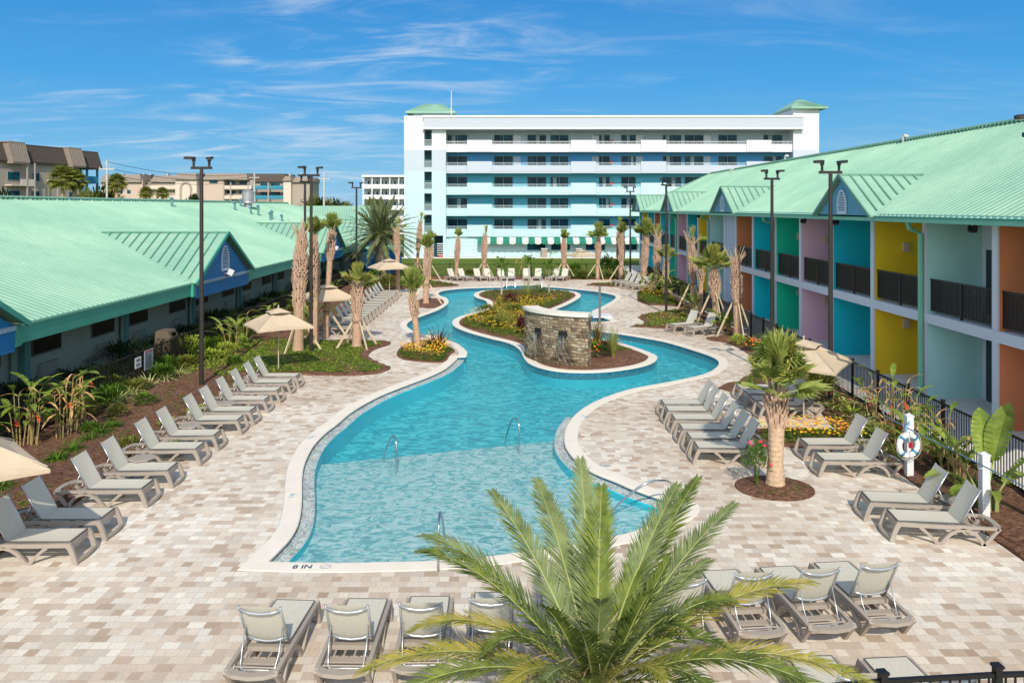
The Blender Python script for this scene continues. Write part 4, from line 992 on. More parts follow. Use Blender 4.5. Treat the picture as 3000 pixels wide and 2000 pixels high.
def make_lounger():
    root = thing('sun_lounger', 'x', 'sun lounger')
    for s in (-1, 1):
        mb = MB(); y = s * .325
        P = lambda l: [(x, y, z) for x, z in l]
        mb.ribbon(P([(.80, .335), (.4, .325), (0, .32), (-.3, .325), (-.62, .325), (-.95, .315)]), .055, [.075, .07, .07, .07, .055, .05])
        mb.ribbon(P([(.795, .36), (.85, .28), (.90, .16), (.945, 0)]), .06, [.10, .09, .08, .09])
        mb.ribbon(P([(.44, .30), (.33, .21), (.22, .11), (.13, 0)]), .05, [.07, .05, .05, .07])
        mb.ribbon(P([(.06, 0), (.0, .09), (-.08, .18), (-.19, .25), (-.32, .285), (-.46, .255), (-.57, .18), (-.64, .09), (-.68, 0)]), .055, [.09, .065, .06, .055, .055, .055, .06, .065, .08])
        mb.ribbon(P([(-.68, .0), (-.78, .12), (-.88, .24), (-.96, .33)]), .055, [.07, .06, .055, .06])
        mb.box(.03, .16, y - .03, y + .03, 0, .035)
        mb.build('side_frame', FRM, root)
    mb = MB()
    mb.ribbon([(.945, -.3, .045), (.975, -.15, .05), (.985, 0, .05), (.975, .15, .05), (.945, .3, .045)], .05, .06, side=(0, 0, 1))
    mb.ribbon([(.815, -.3, .30), (.83, 0, .30), (.815, .3, .30)], .11, .035, side=(0, 0, 1))
    mb.build('foot_frame', FRM, root)
    mb = MB()
    mb.ribbon([(-.90, -.33, .315), (-.975, -.2, .31), (-1.0, 0, .305), (-.975, .2, .31), (-.90, .33, .315)], .05, .11, side=(0, 0, 1))
    mb.build('head_bar', FRM, root)
    mb = MB(); mb.box(-.62, -.50, -.3, .3, .235, .26); mb.box(-.36, -.27, -.3, .3, .27, .33); mb.tube([(-.70, -.3, .25), (-.70, .3, .25)], .012, 6)
    for y in (-.2, -.07, .07, .2): mb.box(-.50, -.30, y - .012, y + .012, .25, .275)
    mb.build('ratchet_slats', FRM, root)
    mb = MB(); ys = (-.285, -.14, 0, .14, .285)
    xs = [-.28, 0, .28, .55, .80]
    g = [[mb.vt((x, y, .385 - .018 * (1 - (y / .285) ** 2) * math.sin(math.pi * (x + .28) / 1.08))) for y in ys] for x in xs]
    for i in range(4):
        for j in range(4): mb.face((g[i][j], g[i + 1][j], g[i + 1][j + 1], g[i][j + 1]))
    mb.box(.80, .81, -.285, .285, .335, .385)
    o = mb.build('seat_sling', SLING, root, smooth=True)
    mb = MB(); mb.ribbon([(-.28, -.29, .378), (.81, -.29, .378)], .016, .02); mb.ribbon([(-.28, .29, .378), (.81, .29, .378)], .016, .02); mb.ribbon([(.815, -.29, .372), (.815, .29, .372)], .02, .03, side=(1, 0, 0))
    mb.build('sling_rail', M('rail_dark', (.10, .10, .10), .5, var=0), root)
    hx_, hz_, a = -.29, .38, R(61)
    def B(s, y, off=0): return (hx_ - math.cos(a) * s - math.sin(a) * off, y, hz_ + math.sin(a) * s - math.cos(a) * off)
    mb = MB(); g = [[mb.vt(B(s, y, .02 * (1 - (y / .27) ** 2) * math.sin(math.pi * min(1, s / .72)))) for y in (-.27, -.13, 0, .13, .27)] for s in (.0, .18, .36, .54, .72)]
    for i in range(4):
        for j in range(4): mb.face((g[i][j], g[i][j + 1], g[i + 1][j + 1], g[i + 1][j]))
    mb.build('backrest_sling', SLING, root, smooth=True)
    mb = MB()
    for s in (-1, 1): mb.tube([B(-.02, s * .28, .01), B(.73, s * .28, .01)], .017, 7)
    mb.tube([B(.68, -.28, .012), B(.655, -.15, .045), B(.645, 0, .055), B(.655, .15, .045), B(.68, .28, .012)], .019, 7)
    mb.tube([B(.12, -.28, .012), B(.095, -.15, .05), B(.085, 0, .06), B(.095, .15, .05), B(.12, .28, .012)], .017, 7)
    mb.build('backrest_frame', ALU, root, smooth=True)
    mb = MB(); p = B(.34, 0, .02)
    mb.tube([(p[0], -.25, p[2]), (-.60, -.25, .40), (-.71, -.23, .245), (-.73, -.19, .235), (-.73, .19, .235), (-.71, .23, .245), (-.60, .25, .40), (p[0], .25, p[2])], .009, 6)
    mb.build('support_stand', ALU, root, smooth=True)
    return root
proto = make_lounger(); used_proto = [False]
def lounger(x, y, deg, label, group):
    o = proto if not used_proto[0] else copy_tree(proto)
    used_proto[0] = True
    jitter = rnd.uniform(-1.5, 1.5)
    o.location = (x, y, .005); o.rotation_euler = (0, 0, R(deg + jitter)); o['label'] = label; o['category'] = 'sun lounger'; o['group'] = group
    return o
# A: long row on the left, feet towards the pool. (foot corner x, y)
rowA = [(-7.64, 13.93), (-7.64, 14.93), (-7.62, 16.57), (-7.58, 17.7), (-7.58, 19.29), (-7.57, 20.42), (-7.48, 21.9), (-7.44, 22.9), (-7.44, 24.2), (-7.43, 25.4), (-7.41, 26.6), (-7.39, 27.6)]
for i, (fx, fy) in enumerate(rowA):
    extra = ''
    lounger(fx - .945, fy + .35, 0, 'lounger, %s of the row beside the left mulch bed%s' % (NTH[i], extra), 'loungers in the long row beside the left mulch bed')
rowB = [(4.44, 19.36), (4.44, 20.18), (4.41, 21.0), (4.41, 22.0), (4.40, 22.9), (4.43, 23.7)]
for i, (fx, fy) in enumerate(rowB): lounger(fx + .945, fy + .35, 180, 'lounger of the tight six left of the big fan palm, %s one' % NTH[i], 'tight row of six loungers left of the big fan palm')
rowC = [(7.3, 23.5), (7.29, 24.2), (7.33, 25.05), (7.32, 25.8)]
for i, (fx, fy) in enumerate(rowC): lounger(fx + .945, fy + .35, 180, 'lounger behind the big fan palm, %s of four' % NTH[i], 'four loungers by the right-hand umbrella')
lounger(7.21 + .945, 19.65 + .35, 180, 'lounger beside the yellow flowers right of the fan palm, farther of the pair', 'pair of loungers right of the fan palm')
lounger(7.14 + .945, 18.43 + .35, 180, 'lounger left of the life ring post, nearer of the pair', 'pair of loungers right of the fan palm')
lounger(8.02, 16.12, 173, 'lounger with shadow band on its back, between the two white posts', 'pair of loungers by the white posts')
lounger(8.08, 15.12, 172, 'lounger directly left of the near white post', 'pair of loungers by the white posts')
lounger(8.75, 40.35, 207, 'lounger backing onto the leaning stakes, left one of two by the pool bend', 'two loungers beside the right pool bend')
lounger(9.45, 39.35, 207, 'lounger before the staked palm trunks, right one of two by the pool bend', 'two loungers beside the right pool bend')
for i, (fx, fy) in enumerate([(8.24, 63.4), (8.46, 62.2), (8.70, 61.0), (9.04, 59.8)]):
    lounger(fx + .70, fy + .75, 203, 'far lounger among the right-hand palms, %s of four overlapping' % NTH[3 - i if False else (3 - i)], 'four far loungers among the right-hand palms')
rowH = [(1330, -48), (1360, -52), (1404, -62), (1433, -66), (1470, -78), (1498, -90), (1543, -90), (1575, -97), (1622, -122), (1650, -112)]
for i, (u, d) in enumerate(rowH): lounger(xat(u, 68.1), 68.1, d, 'lounger before the back fence, %s from the left' % ORD[i], 'far row of loungers before the back fence')
ysI = [39.0, 40.3, 42.0, 43.1, 44.2, 45.3, 46.4, 47.5, 48.8, 50.3, 51.7, 53.1, 54.5, 55.9]
for i, y in enumerate(ysI): lounger(-7.75 - .945 + (.0 if i < 12 else -.1), y + .35, 0, 'lounger of the middle left row, %s of fourteen' % NTH[i], 'middle left row of loungers beyond the ground cover bed')
rowJ = [(-3.28, 11.09, 87), (-2.17, 11.13, 88), (-1.22, 11.2, 90), (-.28, 11.32, 90)]
for i, (x, y, d) in enumerate(rowJ): lounger(x, y, d, 'lounger seen from behind at the pool foot, %s from the left of the left four' % ORD[i], 'foreground loungers seen from behind, left part')
lounger(.75, 11.35, 92, 'lounger seen from behind, mostly hidden by the near date palm fronds', 'foreground loungers seen from behind, middle')
rowK = [(2.40, 11.86, 94), (3.42, 12.07, 95), (4.42, 12.2, 96), (5.36, 12.37, 97)]
for i, (x, y, d) in enumerate(rowK): lounger(x, y, d, 'lounger seen from behind right of the date palm, %s from the left' % ORD[i], 'foreground loungers seen from behind, right part')
lounger(3.93, 9.6, 94, 'lounger at the bottom edge between palm frond and black fence, left of two', 'two loungers against the near black fence')
lounger(4.93, 9.57, 94, 'lounger at the bottom edge just behind the near black fence, right of two', 'two loungers against the near black fence')

# low side tables between loungers
def table(x, y, lab, gr='low side tables between loungers'):
    p = thing('side_table', lab, 'side table', (x, y, 0), 0, gr)
    mb = MB(); mb.lathe((0, 0, .40), [(.26, 0), (.30, .01), (.30, .03), (.27, .04)], 8); mb.build('tabletop', FRM, p)
    for k in range(4):
        a = R(45 + 90 * k); mb = MB(); mb.ribbon([(.2 * math.cos(a), .2 * math.sin(a), .4), (.16 * math.cos(a), .16 * math.sin(a), .2), (.24 * math.cos(a), .24 * math.sin(a), 0)], .03, .04, side=(-math.sin(a), math.cos(a), 0)); mb.build('leg', FRM, p)
table(-8.62, 18.55, 'low taupe side table between the fourth and fifth nearest loungers of the left row')
table(-8.62, 21.3, 'low taupe side table between the sixth and seventh nearest loungers of the left row')
table(-8.5, 23.75, 'low taupe side table between the eighth and ninth nearest loungers of the left row')
table(8.85, 15.9, 'low taupe side table behind the loungers between the white posts')
table(.95, 12.55, 'low dark side table half hidden behind the near date palm fronds')

# ================================================================ umbrellas
CANV = None
m, t, b = nt('beige_canvas'); n = noise(t, 3, 4, 'Object'); c = ramp(t, n.outputs['Fac'], [(.3, (.60, .48, .34)), (.7, (.67, .55, .40))]); L(t, c, b.inputs['Base Color']); b.inputs['Roughness'].default_value = .85
tr = t.nodes.new('ShaderNodeBsdfTranslucent'); L(t, c, tr.inputs['Color']); mx = t.nodes.new('ShaderNodeMixShader'); mx.inputs[0].default_value = .2
L(t, b.outputs[0], mx.inputs[1]); L(t, tr.outputs[0], mx.inputs[2]); L(t, mx.outputs[0], t.nodes['Material Output'].inputs['Surface']); CANV = m
POLEM = M('umbrella_pole', (.45, .38, .30), .5, var=0)
def umbrella(x, y, deg, lab, sd_=2.2, za=2.46, ze=1.8):
    p = thing('patio_umbrella', lab, 'umbrella', (x, y, 0), R(deg), 'square beige umbrellas round the pool')
    h = sd_ / 2; mb = MB()
    def surf(k, r):  # corner direction k, radius fraction r, sagging canvas
        return None
    N = 6
    for k in range(4):
        a0, a1 = R(45 + 90 * k), R(135 + 90 * k); hd = h * math.sqrt(2)
        c0 = Vector((hd * math.cos(a0), hd * math.sin(a0), 0)); c1 = Vector((hd * math.cos(a1), hd * math.sin(a1), 0))
        rows = []
        for i in range(2, N + 1):
            r = i / N; row = []
            for j in range(N + 1):
                q = j / N; e = c0.lerp(c1, q) * r
                mid = 4 * q * (1 - q)
                z = za - .05 - (za - ze) * r ** 1.08 - .05 * mid * math.sin(math.pi * r * .8)
                e2 = e * (1 - .035 * mid * r)
                row.append(mb.vt((e2.x, e2.y, z + (.05 * mid if i == N else 0))))
            rows.append(row)
        for A, Bq in zip(rows, rows[1:]):
            for j in range(N): mb.face((A[j], Bq[j], Bq[j + 1], A[j + 1]))
        # valance hem
        hem = [mb.vt((mb.v[i][0], mb.v[i][1], mb.v[i][2] - .06)) for i in rows[-1]]
        for j in range(N): mb.face((rows[-1][j], hem[j], hem[j + 1], rows[-1][j + 1]))
    mb.build('canopy', CANV, p)
    mb = MB(); v = .38
    for k in range(4):
        a0, a1 = R(45 + 90 * k), R(135 + 90 * k); hd = h * math.sqrt(2) * v
        c0 = Vector((hd * math.cos(a0), hd * math.sin(a0), za - .20)); c1 = Vector((hd * math.cos(a1), hd * math.sin(a1), za - .20)); mdp = (c0 + c1) / 2 * .93 + Vector((0, 0, (za - .16) * .07 + .02))
        ap_ = Vector((0, 0, za - .02)); mb.poly([ap_, c0, mdp]); mb.poly([ap_, mdp, c1])
    mb.build('vent_flap', CANV, p)
    mb = MB(); mb.tube([(0, 0, 0), (0, 0, za + .03)], .024, 8); mb.lathe((0, 0, za), [(.02, 0), (.035, .03), (.02, .08)], 8); mb.build('pole', POLEM, p)
    for k in range(4):
        a = R(45 + 90 * k); hd = h * math.sqrt(2); mb = MB(); mb.tube([(0, 0, za - .06), (hd * .97 * math.cos(a), hd * .97 * math.sin(a), ze + .0)], .01, 5); mb.tube([(0, 0, za - .7), (hd * .5 * math.cos(a), hd * .5 * math.sin(a), (za + ze) / 2 - .03)], .008, 5); mb.build('rib', POLEM, p)
umbrella(-8.9, 30.35, 32, 'beige square umbrella over the ground cover bed left of the tall palm group', 2.1)
umbrella(-8.87, 38.3, 30, 'beige square umbrella at the near end of the middle left lounger row', 2.2, 2.62, 1.95)
umbrella(-8.85, 57.5, 28, 'beige square umbrella below the large canary date palm', 2.5, 2.6, 1.95)
umbrella(8.46, 23.1, 56, 'beige square umbrella behind the big fan palm on the right', 2.25)
umbrella(-9.15, 13.1, 45, 'beige square umbrella cut by the left edge of the picture', 2.2, 2.66, 2.0)
umbrella(6.6, 75.2, 20, 'distant beige umbrella beyond the back fence on the lawn', 2.6, 2.3, 1.75)

# ================================================================ lamp posts
def lamp_post(x, y, lab, h=8.1, z=0.0, tw=0):
    p = thing('lamp_post', lab, 'lamp post', (x, y, z), R(tw), 'tall dark bronze twin head lamp posts')
    mb = MB(); mb.tube([(0, 0, 0), (0, 0, h - .5)], [.08, .062], 12); mb.box(-.13, .13, -.13, .13, 0, .05); mb.build('pole', M('bronze_pole', (.035, .029, .026), .45, .2, var=.1), p, smooth=False)
    mb = MB(); mb.box(-.36, .36, -.05, .05, h - .52, h - .43); mb.tube([(-.27, 0, h - .43), (-.27, 0, h - .22)], .045, 8); mb.tube([(.27, 0, h - .43), (.27, 0, h - .22)], .045, 8); mb.build('crossarm', DARKM, p)
    for s, az_ in ((-1, R(200)), (1, R(-65))):
        mb = MB(); c = Vector((s * .27, 0, h - .14)); d = Vector((math.cos(az_), math.sin(az_), 0)); n = Vector((-d.y, d.x, 0))
        top = []; bot = []; K = 14
        for i in range(K):
            a = 2 * math.pi * i / K; q = c + d * (.13 + .20 * math.cos(a)) + n * (.13 * math.sin(a)); top.append(q + Vector((0, 0, .035 + .02 * math.sin(a)))); bot.append(q - Vector((0, 0, .035)))
        A = [mb.vt(q) for q in top]; B_ = [mb.vt(q) for q in bot]; mb.face(A); mb.face(B_[::-1])
        for i in range(K): mb.face((A[i], B_[i], B_[(i + 1) % K], A[(i + 1) % K]))
        mb.rbox(c - Vector((0, 0, .06)), .1, .1, .1); hd = mb.build('lamp_head', DARKM, p)
        mb = MB(); mb.rbox(c + d * .15 - Vector((0, 0, .045)), .2, .14, .012, az_); mb.build('lens', M('lamp_lens', (.6, .6, .55), .3, var=0), hd)
for (x, y, lab, tw, hh) in [(-10.8, 27.7, 'tall twin head lamp post nearest on the left, behind the long lounger row', 0, 8.1), (-8.6, 34.1, 'tall twin head lamp post right of the tall left palm group', 25, 8.1),
        (-11.1, 42.7, 'tall twin head lamp post just behind the tall left palm group', 60, 8.1), (-10.8, 55.3, 'far left twin head lamp post before the canary date palm', 10, 8.1),
        (10.2, 25.5, 'tall twin head lamp post beside the pink motel bay and right umbrella', 0, 7.85), (11.1, 34.0, 'tall twin head lamp post against the green motel bay', 15, 7.95),
        (9.1, 47.0, 'tall twin head lamp post rising from the small bed by the right pool bend', 30, 8.05), (9.8, 66.0, 'farthest right twin head lamp post before the hotel balconies', 0, 8.05),
        (10.38, 15.6, 'lamp post at the top right corner, only one head in the picture', 0, 8.15)]:
    lamp_post(x, y, lab, hh, 0, tw)

# ================================================================ fences
def fence(name, pts, label, h=1.15, post=2.0, pk=.105, mat=BLACKM, rails=(0.08, .98)):
    root = thing(name, label, 'fence', (0, 0, 0))
    P = [Vector((q[0], q[1], 0)) for q in pts]; ln = [(P[i + 1] - P[i]).length for i in range(len(P) - 1)]
    for a, c in zip(P, P[1:]):
        n = max(1, round((c - a).length / post)); d = (c - a).normalized(); ang = math.atan2(d.y, d.x)
        for i in range(n):
            q = a.lerp(c, i / n); e = a.lerp(c, (i + 1) / n)
            mb = MB(); mb.rbox((q.x, q.y, (h + .06) / 2), .075, .075, h + .06, ang); mb.rbox((q.x, q.y, h + .075), .10, .10, .03, ang); mb.build('post', mat, root)
            mb = MB(); mdl = (q + e) / 2; l_ = (e - q).length - .08
            for z in rails: mb.rbox((mdl.x, mdl.y, h * z), l_, .035, .04, ang)
            mb.rbox((mdl.x, mdl.y, h - .02), l_, .045, .045, ang)
            k = max(1, int(l_ / pk))
            for j in range(k):
                s = q + d * (.04 + (j + .5) * l_ / k); mb.rbox((s.x, s.y, h * .52), .018, .018, h * .9, ang)
            mb.build('picket_panel', mat, root)
    return root
BRZ = M('bronze_fence', (.018, .015, .015), .45, .3, var=.1)
fence('metal_fence', [(-13.2, 6), (-13.2, 30), (-13.3, 56), (-13.3, 72.3)], 'long dark picket fence behind the left planting bed', mat=BRZ)
fence('metal_fence', [(11.05, 6), (11.15, 20.6), (11.2, 26.2), (11.45, 40), (11.75, 58), (11.85, 72.3)], 'black picket fence between the right planting bed and the motel walk', h=1.2, post=1.9)
fence('metal_fence', [(-13.1, 72.4), (11.7, 72.4)], 'black picket fence across the far end before the lawn', h=1.12, post=2.4, pk=.14)
fence('metal_fence', [(12.2, 8.75), (8.0, 8.62), (5.18, 8.5), (3.9, 8.38), (2.7, 8.2)], 'black picket fence in the bottom right corner of the picture', h=1.29, post=2.3)

# signs on the left fence
def sign(y0, y1, z0, z1, lab, kind):
    p = thing('pool_sign', lab, 'sign', (-13.13, (y0 + y1) / 2, 0)); w = y1 - y0
    mb = MB(); mb.box(-.01, .0, -w / 2, w / 2, z0, z1); mb.build('board', M('sign_white' if kind == 0 else 'sign_grey', (.75, .75, .75) if kind == 0 else (.42, .44, .50), .6, var=0), p)
    mb = MB(); hh = z1 - z0
    if kind == 0:
        for z in (.72, .30):
            for k in range(3): mb.box(.001, .004, -w / 2 + w * (.2 + k * .22), -w / 2 + w * (.34 + k * .22), z0 + hh * (z - .1), z0 + hh * (z + .1), 0)
    else:
        mb.box(.001, .004, -w * .42, w * .42, z0 + hh * .88, z0 + hh * .96, 1)
        for k in range(14): mb.box(.001, .004, -w * .4, w * (.4 - .25 * ((k * 7) % 4) / 4), z0 + hh * (.80 - k * .055), z0 + hh * (.815 - k * .055), 0)
    mb.build('lettering', [M('sign_ink', (.03, .03, .04), .7, var=0), M('sign_red', (.5, .06, .05), .7, var=0)], p)
sign(27.75, 28.2, .62, 1.0, 'small white notice on the left fence', 0)
sign(28.45, 29.15, .42, 1.12, 'large grey pool rules board on the left fence with red heading', 1)
p = thing('litter_bin', 'beige litter bin with domed lid behind the left fence', 'bin', (-14.05, 32.3, 0))
TB = M('sand_bin', (.13, .10, .07), .8, var=.1, vs=10)  # sand colour darkened to carry the shade the bin stands in
mb = MB(); mb.box(-.33, .33, -.33, .33, 0, 1.0); mb.build('bin_body', TB, p)
mb = MB(); mb.prism([(-.36, 1.0), (.36, 1.0), (.22, 1.3), (-.22, 1.3)], 'y', -.36, .36); mb.build('bin_lid', TB, p)
mb = MB(); mb.box(.2, .36, -.15, .15, 1.06, 1.2); mb.build('bin_opening', DGLASS, p)

# ================================================================ white posts, rescue pole, life ring
for (x, y, h, lab) in ((9.2, 18.46, 1.42, 'white post carrying the life ring'), (9.41, 15.87, 1.32, 'thicker white post right of the nearest side loungers'), (9.5, 13.4, 1.3, 'white post holding the near end of the rescue pole')):
    if y < 14: continue
    p = thing('safety_post', lab, 'post', (x, y, 0), 0)
    mb = MB(); w_ = .075; mb.box(-w_, w_, -w_, w_, 0, h); mb.build('post_shaft', WHITE, p)
    mb = MB(); mb.box(-w_ - .012, w_ + .012, -w_ - .012, w_ + .012, h, h + .03); mb.lathe((0, 0, h + .03), [(.07, 0), (.01, .05)], 4); mb.build('post_cap', WHITE, p)
    mb = MB(); mb.tube([(-.08, -.06, h - .25), (-.16, -.06, h - .25), (-.16, -.06, h - .16)], .012, 6); mb.build('hook', GAL, p)
mb = MB(); mb.tube([(9.02, 18.9, 1.22), (9.06, 18.4, 1.2), (9.25, 15.8, 1.18), (9.42, 13.2, 1.16)], .014, 8)
mb.tube([(9.02, 18.9, 1.22), (8.95, 19.15, 1.25), (9.0, 19.35, 1.3), (9.12, 19.3, 1.32)], .012, 6)
tag(mb.build('rescue_pole', M('blue_grey_pole', (.14, .24, .32), .4, .2, var=0)), 'long blue grey rescue pole hung along the two white posts', 'rescue pole')
p = thing('life_ring', 'white life ring with blue bands hung on the white post', 'life ring', (9.06, 18.2, .82), R(12))
RW = M('ring_white', (.82, .82, .80), .5, var=.03); RB_ = M('ring_blue', (.02, .22, .42), .5, var=0)
mb = MB(); Rr, rr = .235, .062; K = 40; T = 12
for i in range(K):
    for j in range(T):
        pass
ids = [[mb.vt(((Rr + rr * math.cos(2 * math.pi * j / T)) * math.cos(2 * math.pi * i / K), rr * .9 * math.sin(2 * math.pi * j / T), (Rr + rr * math.cos(2 * math.pi * j / T)) * math.sin(2 * math.pi * i / K))) for j in range(T)] for i in range(K)]
for i in range(K):
    for j in range(T): mb.face((ids[i][j], ids[(i + 1) % K][j], ids[(i + 1) % K][(j + 1) % T], ids[i][(j + 1) % T]), 0)
mb.build('ring', RW, p, smooth=True)
for a in (45, 135, 225, 315):
    mb = MB(); mb.tube([((Rr) * math.cos(R(a + q)), 0, Rr * math.sin(R(a + q))) for q in (-7, 0, 7)], rr + .004, 12); mb.build('band', RB_, p, smooth=True)
mb = MB(); pts = []
for i in range(41):
    a = 2 * math.pi * i / 40; q = Rr + rr + .012 + .03 * abs(math.sin(2 * a)); pts.append((q * math.cos(a), -.02, q * math.sin(a)))
mb.tube(pts, .007, 5)
mb.tube([(0, -.03, .2), (.0, -.05, .05), (.03, -.05, -.05)], .02, 6, 1); mb.rbox((.01, -.06, .02), .08, .05, .12, .2, 2)
mb.tube([(-.06, 0, .29), (-.05, .02, .42), (.1, .1, .46), (.14, .14, .5)], .02, 6, 3)
mb.build('rope', [M('rope', (.6, .6, .55), .9, var=0), WHITE, M('float_red', (.55, .03, .05), .5, var=0), M('rope_blue', (.2, .4, .65), .8, var=0)], p)

# ================================================================ pool handrails
STEEL = M('polished_steel', (.55, .57, .58), .18, 1.0, var=0)
def rail(pts, lab, r=.024):
    mb = MB(); P = smooth_loop_3(pts); mb.tube(P, r, 10); o = mb.build('handrail', STEEL, smooth=True); return tag(o, lab, 'handrail', 'steel pool handrails')
def smooth_loop_3(pts, n=6):
    out = []; k = len(pts)
    for i in range(k - 1):
        p0, p1, p2, p3 = [Vector(pts[max(0, min(k - 1, j))]) for j in (i - 1, i, i + 1, i + 2)]
        for s in range(n):
            t_ = s / n; out.append(.5 * (2 * p1 + (p2 - p0) * t_ + (2 * p0 - 5 * p1 + 4 * p2 - p3) * t_ * t_ + (3 * p1 - p0 - 3 * p2 + p3) * t_ ** 3))
    out.append(Vector(pts[-1])); return out
rail([(-2.87, 19.74, -.6), (-2.87, 19.74, .1), (-2.88, 19.8, .42), (-2.96, 19.98, .52), (-3.10, 20.3, .36), (-3.32, 20.85, -.15), (-3.45, 21.2, -.6)], 'bent steel handrail standing in the water, left one at the shallow edge')
rail([(.19, 21.4, -.6), (.19, 21.4, .1), (.18, 21.46, .42), (.10, 21.65, .52), (-.02, 22.0, .36), (-.15, 22.45, -.15), (-.22, 22.8, -.6)], 'bent steel handrail standing in the water, right one at the shallow edge')
rail([(-1.27, 13.72, 0), (-1.27, 13.72, .55), (-1.27, 13.82, .80), (-1.27, 14.1, .86), (-1.27, 14.5, .6), (-1.27, 15.2, -.2)], 'steel entry handrail at the near pool edge beside the palm fronds')
rail([(3.42, 16.98, 0), (3.36, 16.8, .42), (3.1, 16.55, .58), (2.75, 16.4, .57), (2.3, 16.4, .25), (1.9, 16.45, -.2)], 'steel entry handrail sloping into the water at the right pool edge')
for u in (1484, 1509, 1587):
    x = xat(u, 63.5); rail([(x, 64.5, 0), (x, 64.45, .75), (x, 64.2, .95), (x, 63.6, .8), (x, 63.1, -.2)], {1484: 'far pool entry handrail, left one by the alcove', 1509: 'far pool entry handrail, second from the left by the alcove', 1587: 'far pool entry handrail, right one by the alcove'}[u], .03)
x, y = G(1757, 948)
p = thing('shower_post', 'slim grey post standing on the deck tongue right of the stone wall', 'post', (x, y, 0))
mb = MB(); mb.tube([(0, 0, 0), (0, 0, 2.05)], .062, 10); mb.build('post_shaft', M('grey_metal_post', (.22, .22, .23), .4, .4, var=0), p)
mb = MB(); mb.box(-.25, .95, 2.2, 3.4, .012, .10); mb.build('post_base', WHITE, p)

# ================================================================ stone waterfall wall
m, t, b = nt('ledge_stone'); MATS['ledge_stone'] = m
uvn = t.nodes.new('ShaderNodeUVMap')
nw = noise(t, 1.7, 2, 'UV'); wsc = t.nodes.new('ShaderNodeVectorMath'); wsc.operation = 'SCALE'; wsc.inputs['Scale'].default_value = .16; L(t, nw.outputs['Color'], wsc.inputs[0])
wv = t.nodes.new('ShaderNodeVectorMath'); wv.operation = 'ADD'; L(t, uvn.outputs[0], wv.inputs[0]); L(t, wsc.outputs[0], wv.inputs[1])
def bn_(w, h, loc, off=.43):
    mp = t.nodes.new('ShaderNodeMapping'); mp.inputs['Location'].default_value = loc; L(t, wv.outputs[0], mp.inputs[0]); n = t.nodes.new('ShaderNodeTexBrick'); L(t, mp.outputs[0], n.inputs['Vector'])
    n.inputs['Color1'].default_value = (0, 0, 0, 1); n.inputs['Color2'].default_value = (1, 1, 1, 1); n.inputs['Mortar'].default_value = (.5, .5, .5, 1); n.inputs['Scale'].default_value = 1
    n.inputs['Brick Width'].default_value = w; n.inputs['Row Height'].default_value = h; n.inputs['Mortar Size'].default_value = .008; n.inputs['Bias'].default_value = 0; n.offset = off; n.squash = .55; n.squash_frequency = 3; return n
bn1 = bn_(.40, .125, (0, 0, 0)); nz = noise(t, 9, 5, 'World', .65)
c = ramp(t, bn1.outputs['Color'], [(0, (.13, .095, .06)), (.25, (.24, .18, .115)), (.5, (.36, .28, .185)), (.8, (.46, .38, .265)), (1, (.27, .24, .20))])
mx = t.nodes.new('ShaderNodeMix'); mx.data_type = 'RGBA'; mx.blend_type = 'MULTIPLY'; mx.inputs['Factor'].default_value = 1
L(t, c, mx.inputs[6]); L(t, ramp(t, nz.outputs['Fac'], [(.3, (.65, .62, .6)), (.7, (1.15, 1.12, 1.08))]), mx.inputs[7])
# wet, darker fans of stone below the two spouts (stain shapes stored as a vertex attribute)
at = t.nodes.new('ShaderNodeAttribute'); at.attribute_name = 'wet'
wm = t.nodes.new('ShaderNodeMix'); wm.data_type = 'RGBA'; wm.blend_type = 'MULTIPLY'; L(t, at.outputs['Fac'], wm.inputs['Factor']); L(t, mx.outputs[2], wm.inputs[6]); wm.inputs[7].default_value = (.26, .22, .17, 1)
jm = t.nodes.new('ShaderNodeMix'); jm.data_type = 'RGBA'; L(t, bn1.outputs['Fac'], jm.inputs['Factor']); L(t, wm.outputs[2], jm.inputs[6]); jm.inputs[7].default_value = (.05, .04, .03, 1)
L(t, jm.outputs[2], b.inputs['Base Color']); b.inputs['Roughness'].default_value = .8
hgt = t.nodes.new('ShaderNodeMath'); hgt.operation = 'SUBTRACT'; L(t, nz.outputs['Fac'], hgt.inputs[0]); L(t, bn1.outputs['Fac'], hgt.inputs[1]); bump(t, b, hgt.outputs[0], .7, .04)
STONE = m
sw = thing('stone_wall', 'curved stacked stone waterfall wall with white cap on the pool island', 'wall')
front = [(.50, 34.05), (.53, 33.6), (.72, 32.9), (1.08, 32.25), (1.65, 31.6), (2.3, 31.2), (2.96, 30.96)]
fr_ = [tuple(v[:2]) for v in [(*q, 0) for q in smooth_loop(front[1:], 8, False)]]
back = []
for i, q in enumerate(fr_):
    a = Vector(fr_[max(0, i - 1)]); c = Vector(fr_[min(len(fr_) - 1, i + 1)]); d = (c - a).normalized(); n = Vector((-d.y, d.x)); back.append((q[0] + n.x * .5, q[1] + n.y * .5))
HW = 1.98
def spoutpos(s): return s
arc = [0]
for a, c in zip(fr_, fr_[1:]): arc.append(arc[-1] + (Vector(c) - Vector(a)).length)
def at_arc(s):
    for i in range(len(arc) - 1):
        if arc[i + 1] >= s: q = (s - arc[i]) / (arc[i + 1] - arc[i]); return Vector(fr_[i]).lerp(Vector(fr_[i + 1]), q), (Vector(fr_[i + 1]) - Vector(fr_[i])).normalized()
    return Vector(fr_[-1]), (Vector(fr_[-1]) - Vector(fr_[-2])).normalized()
me = bpy.data.meshes.new('stone_body'); bm = bmesh.new(); uvl = bm.loops.layers.uv.new('UVMap'); wl = bm.verts.layers.float.new('wet')
ST = arc[-1]; NS = 90; NZ = 40
SP = [(1.47, 1.30), (2.78, 1.31)]
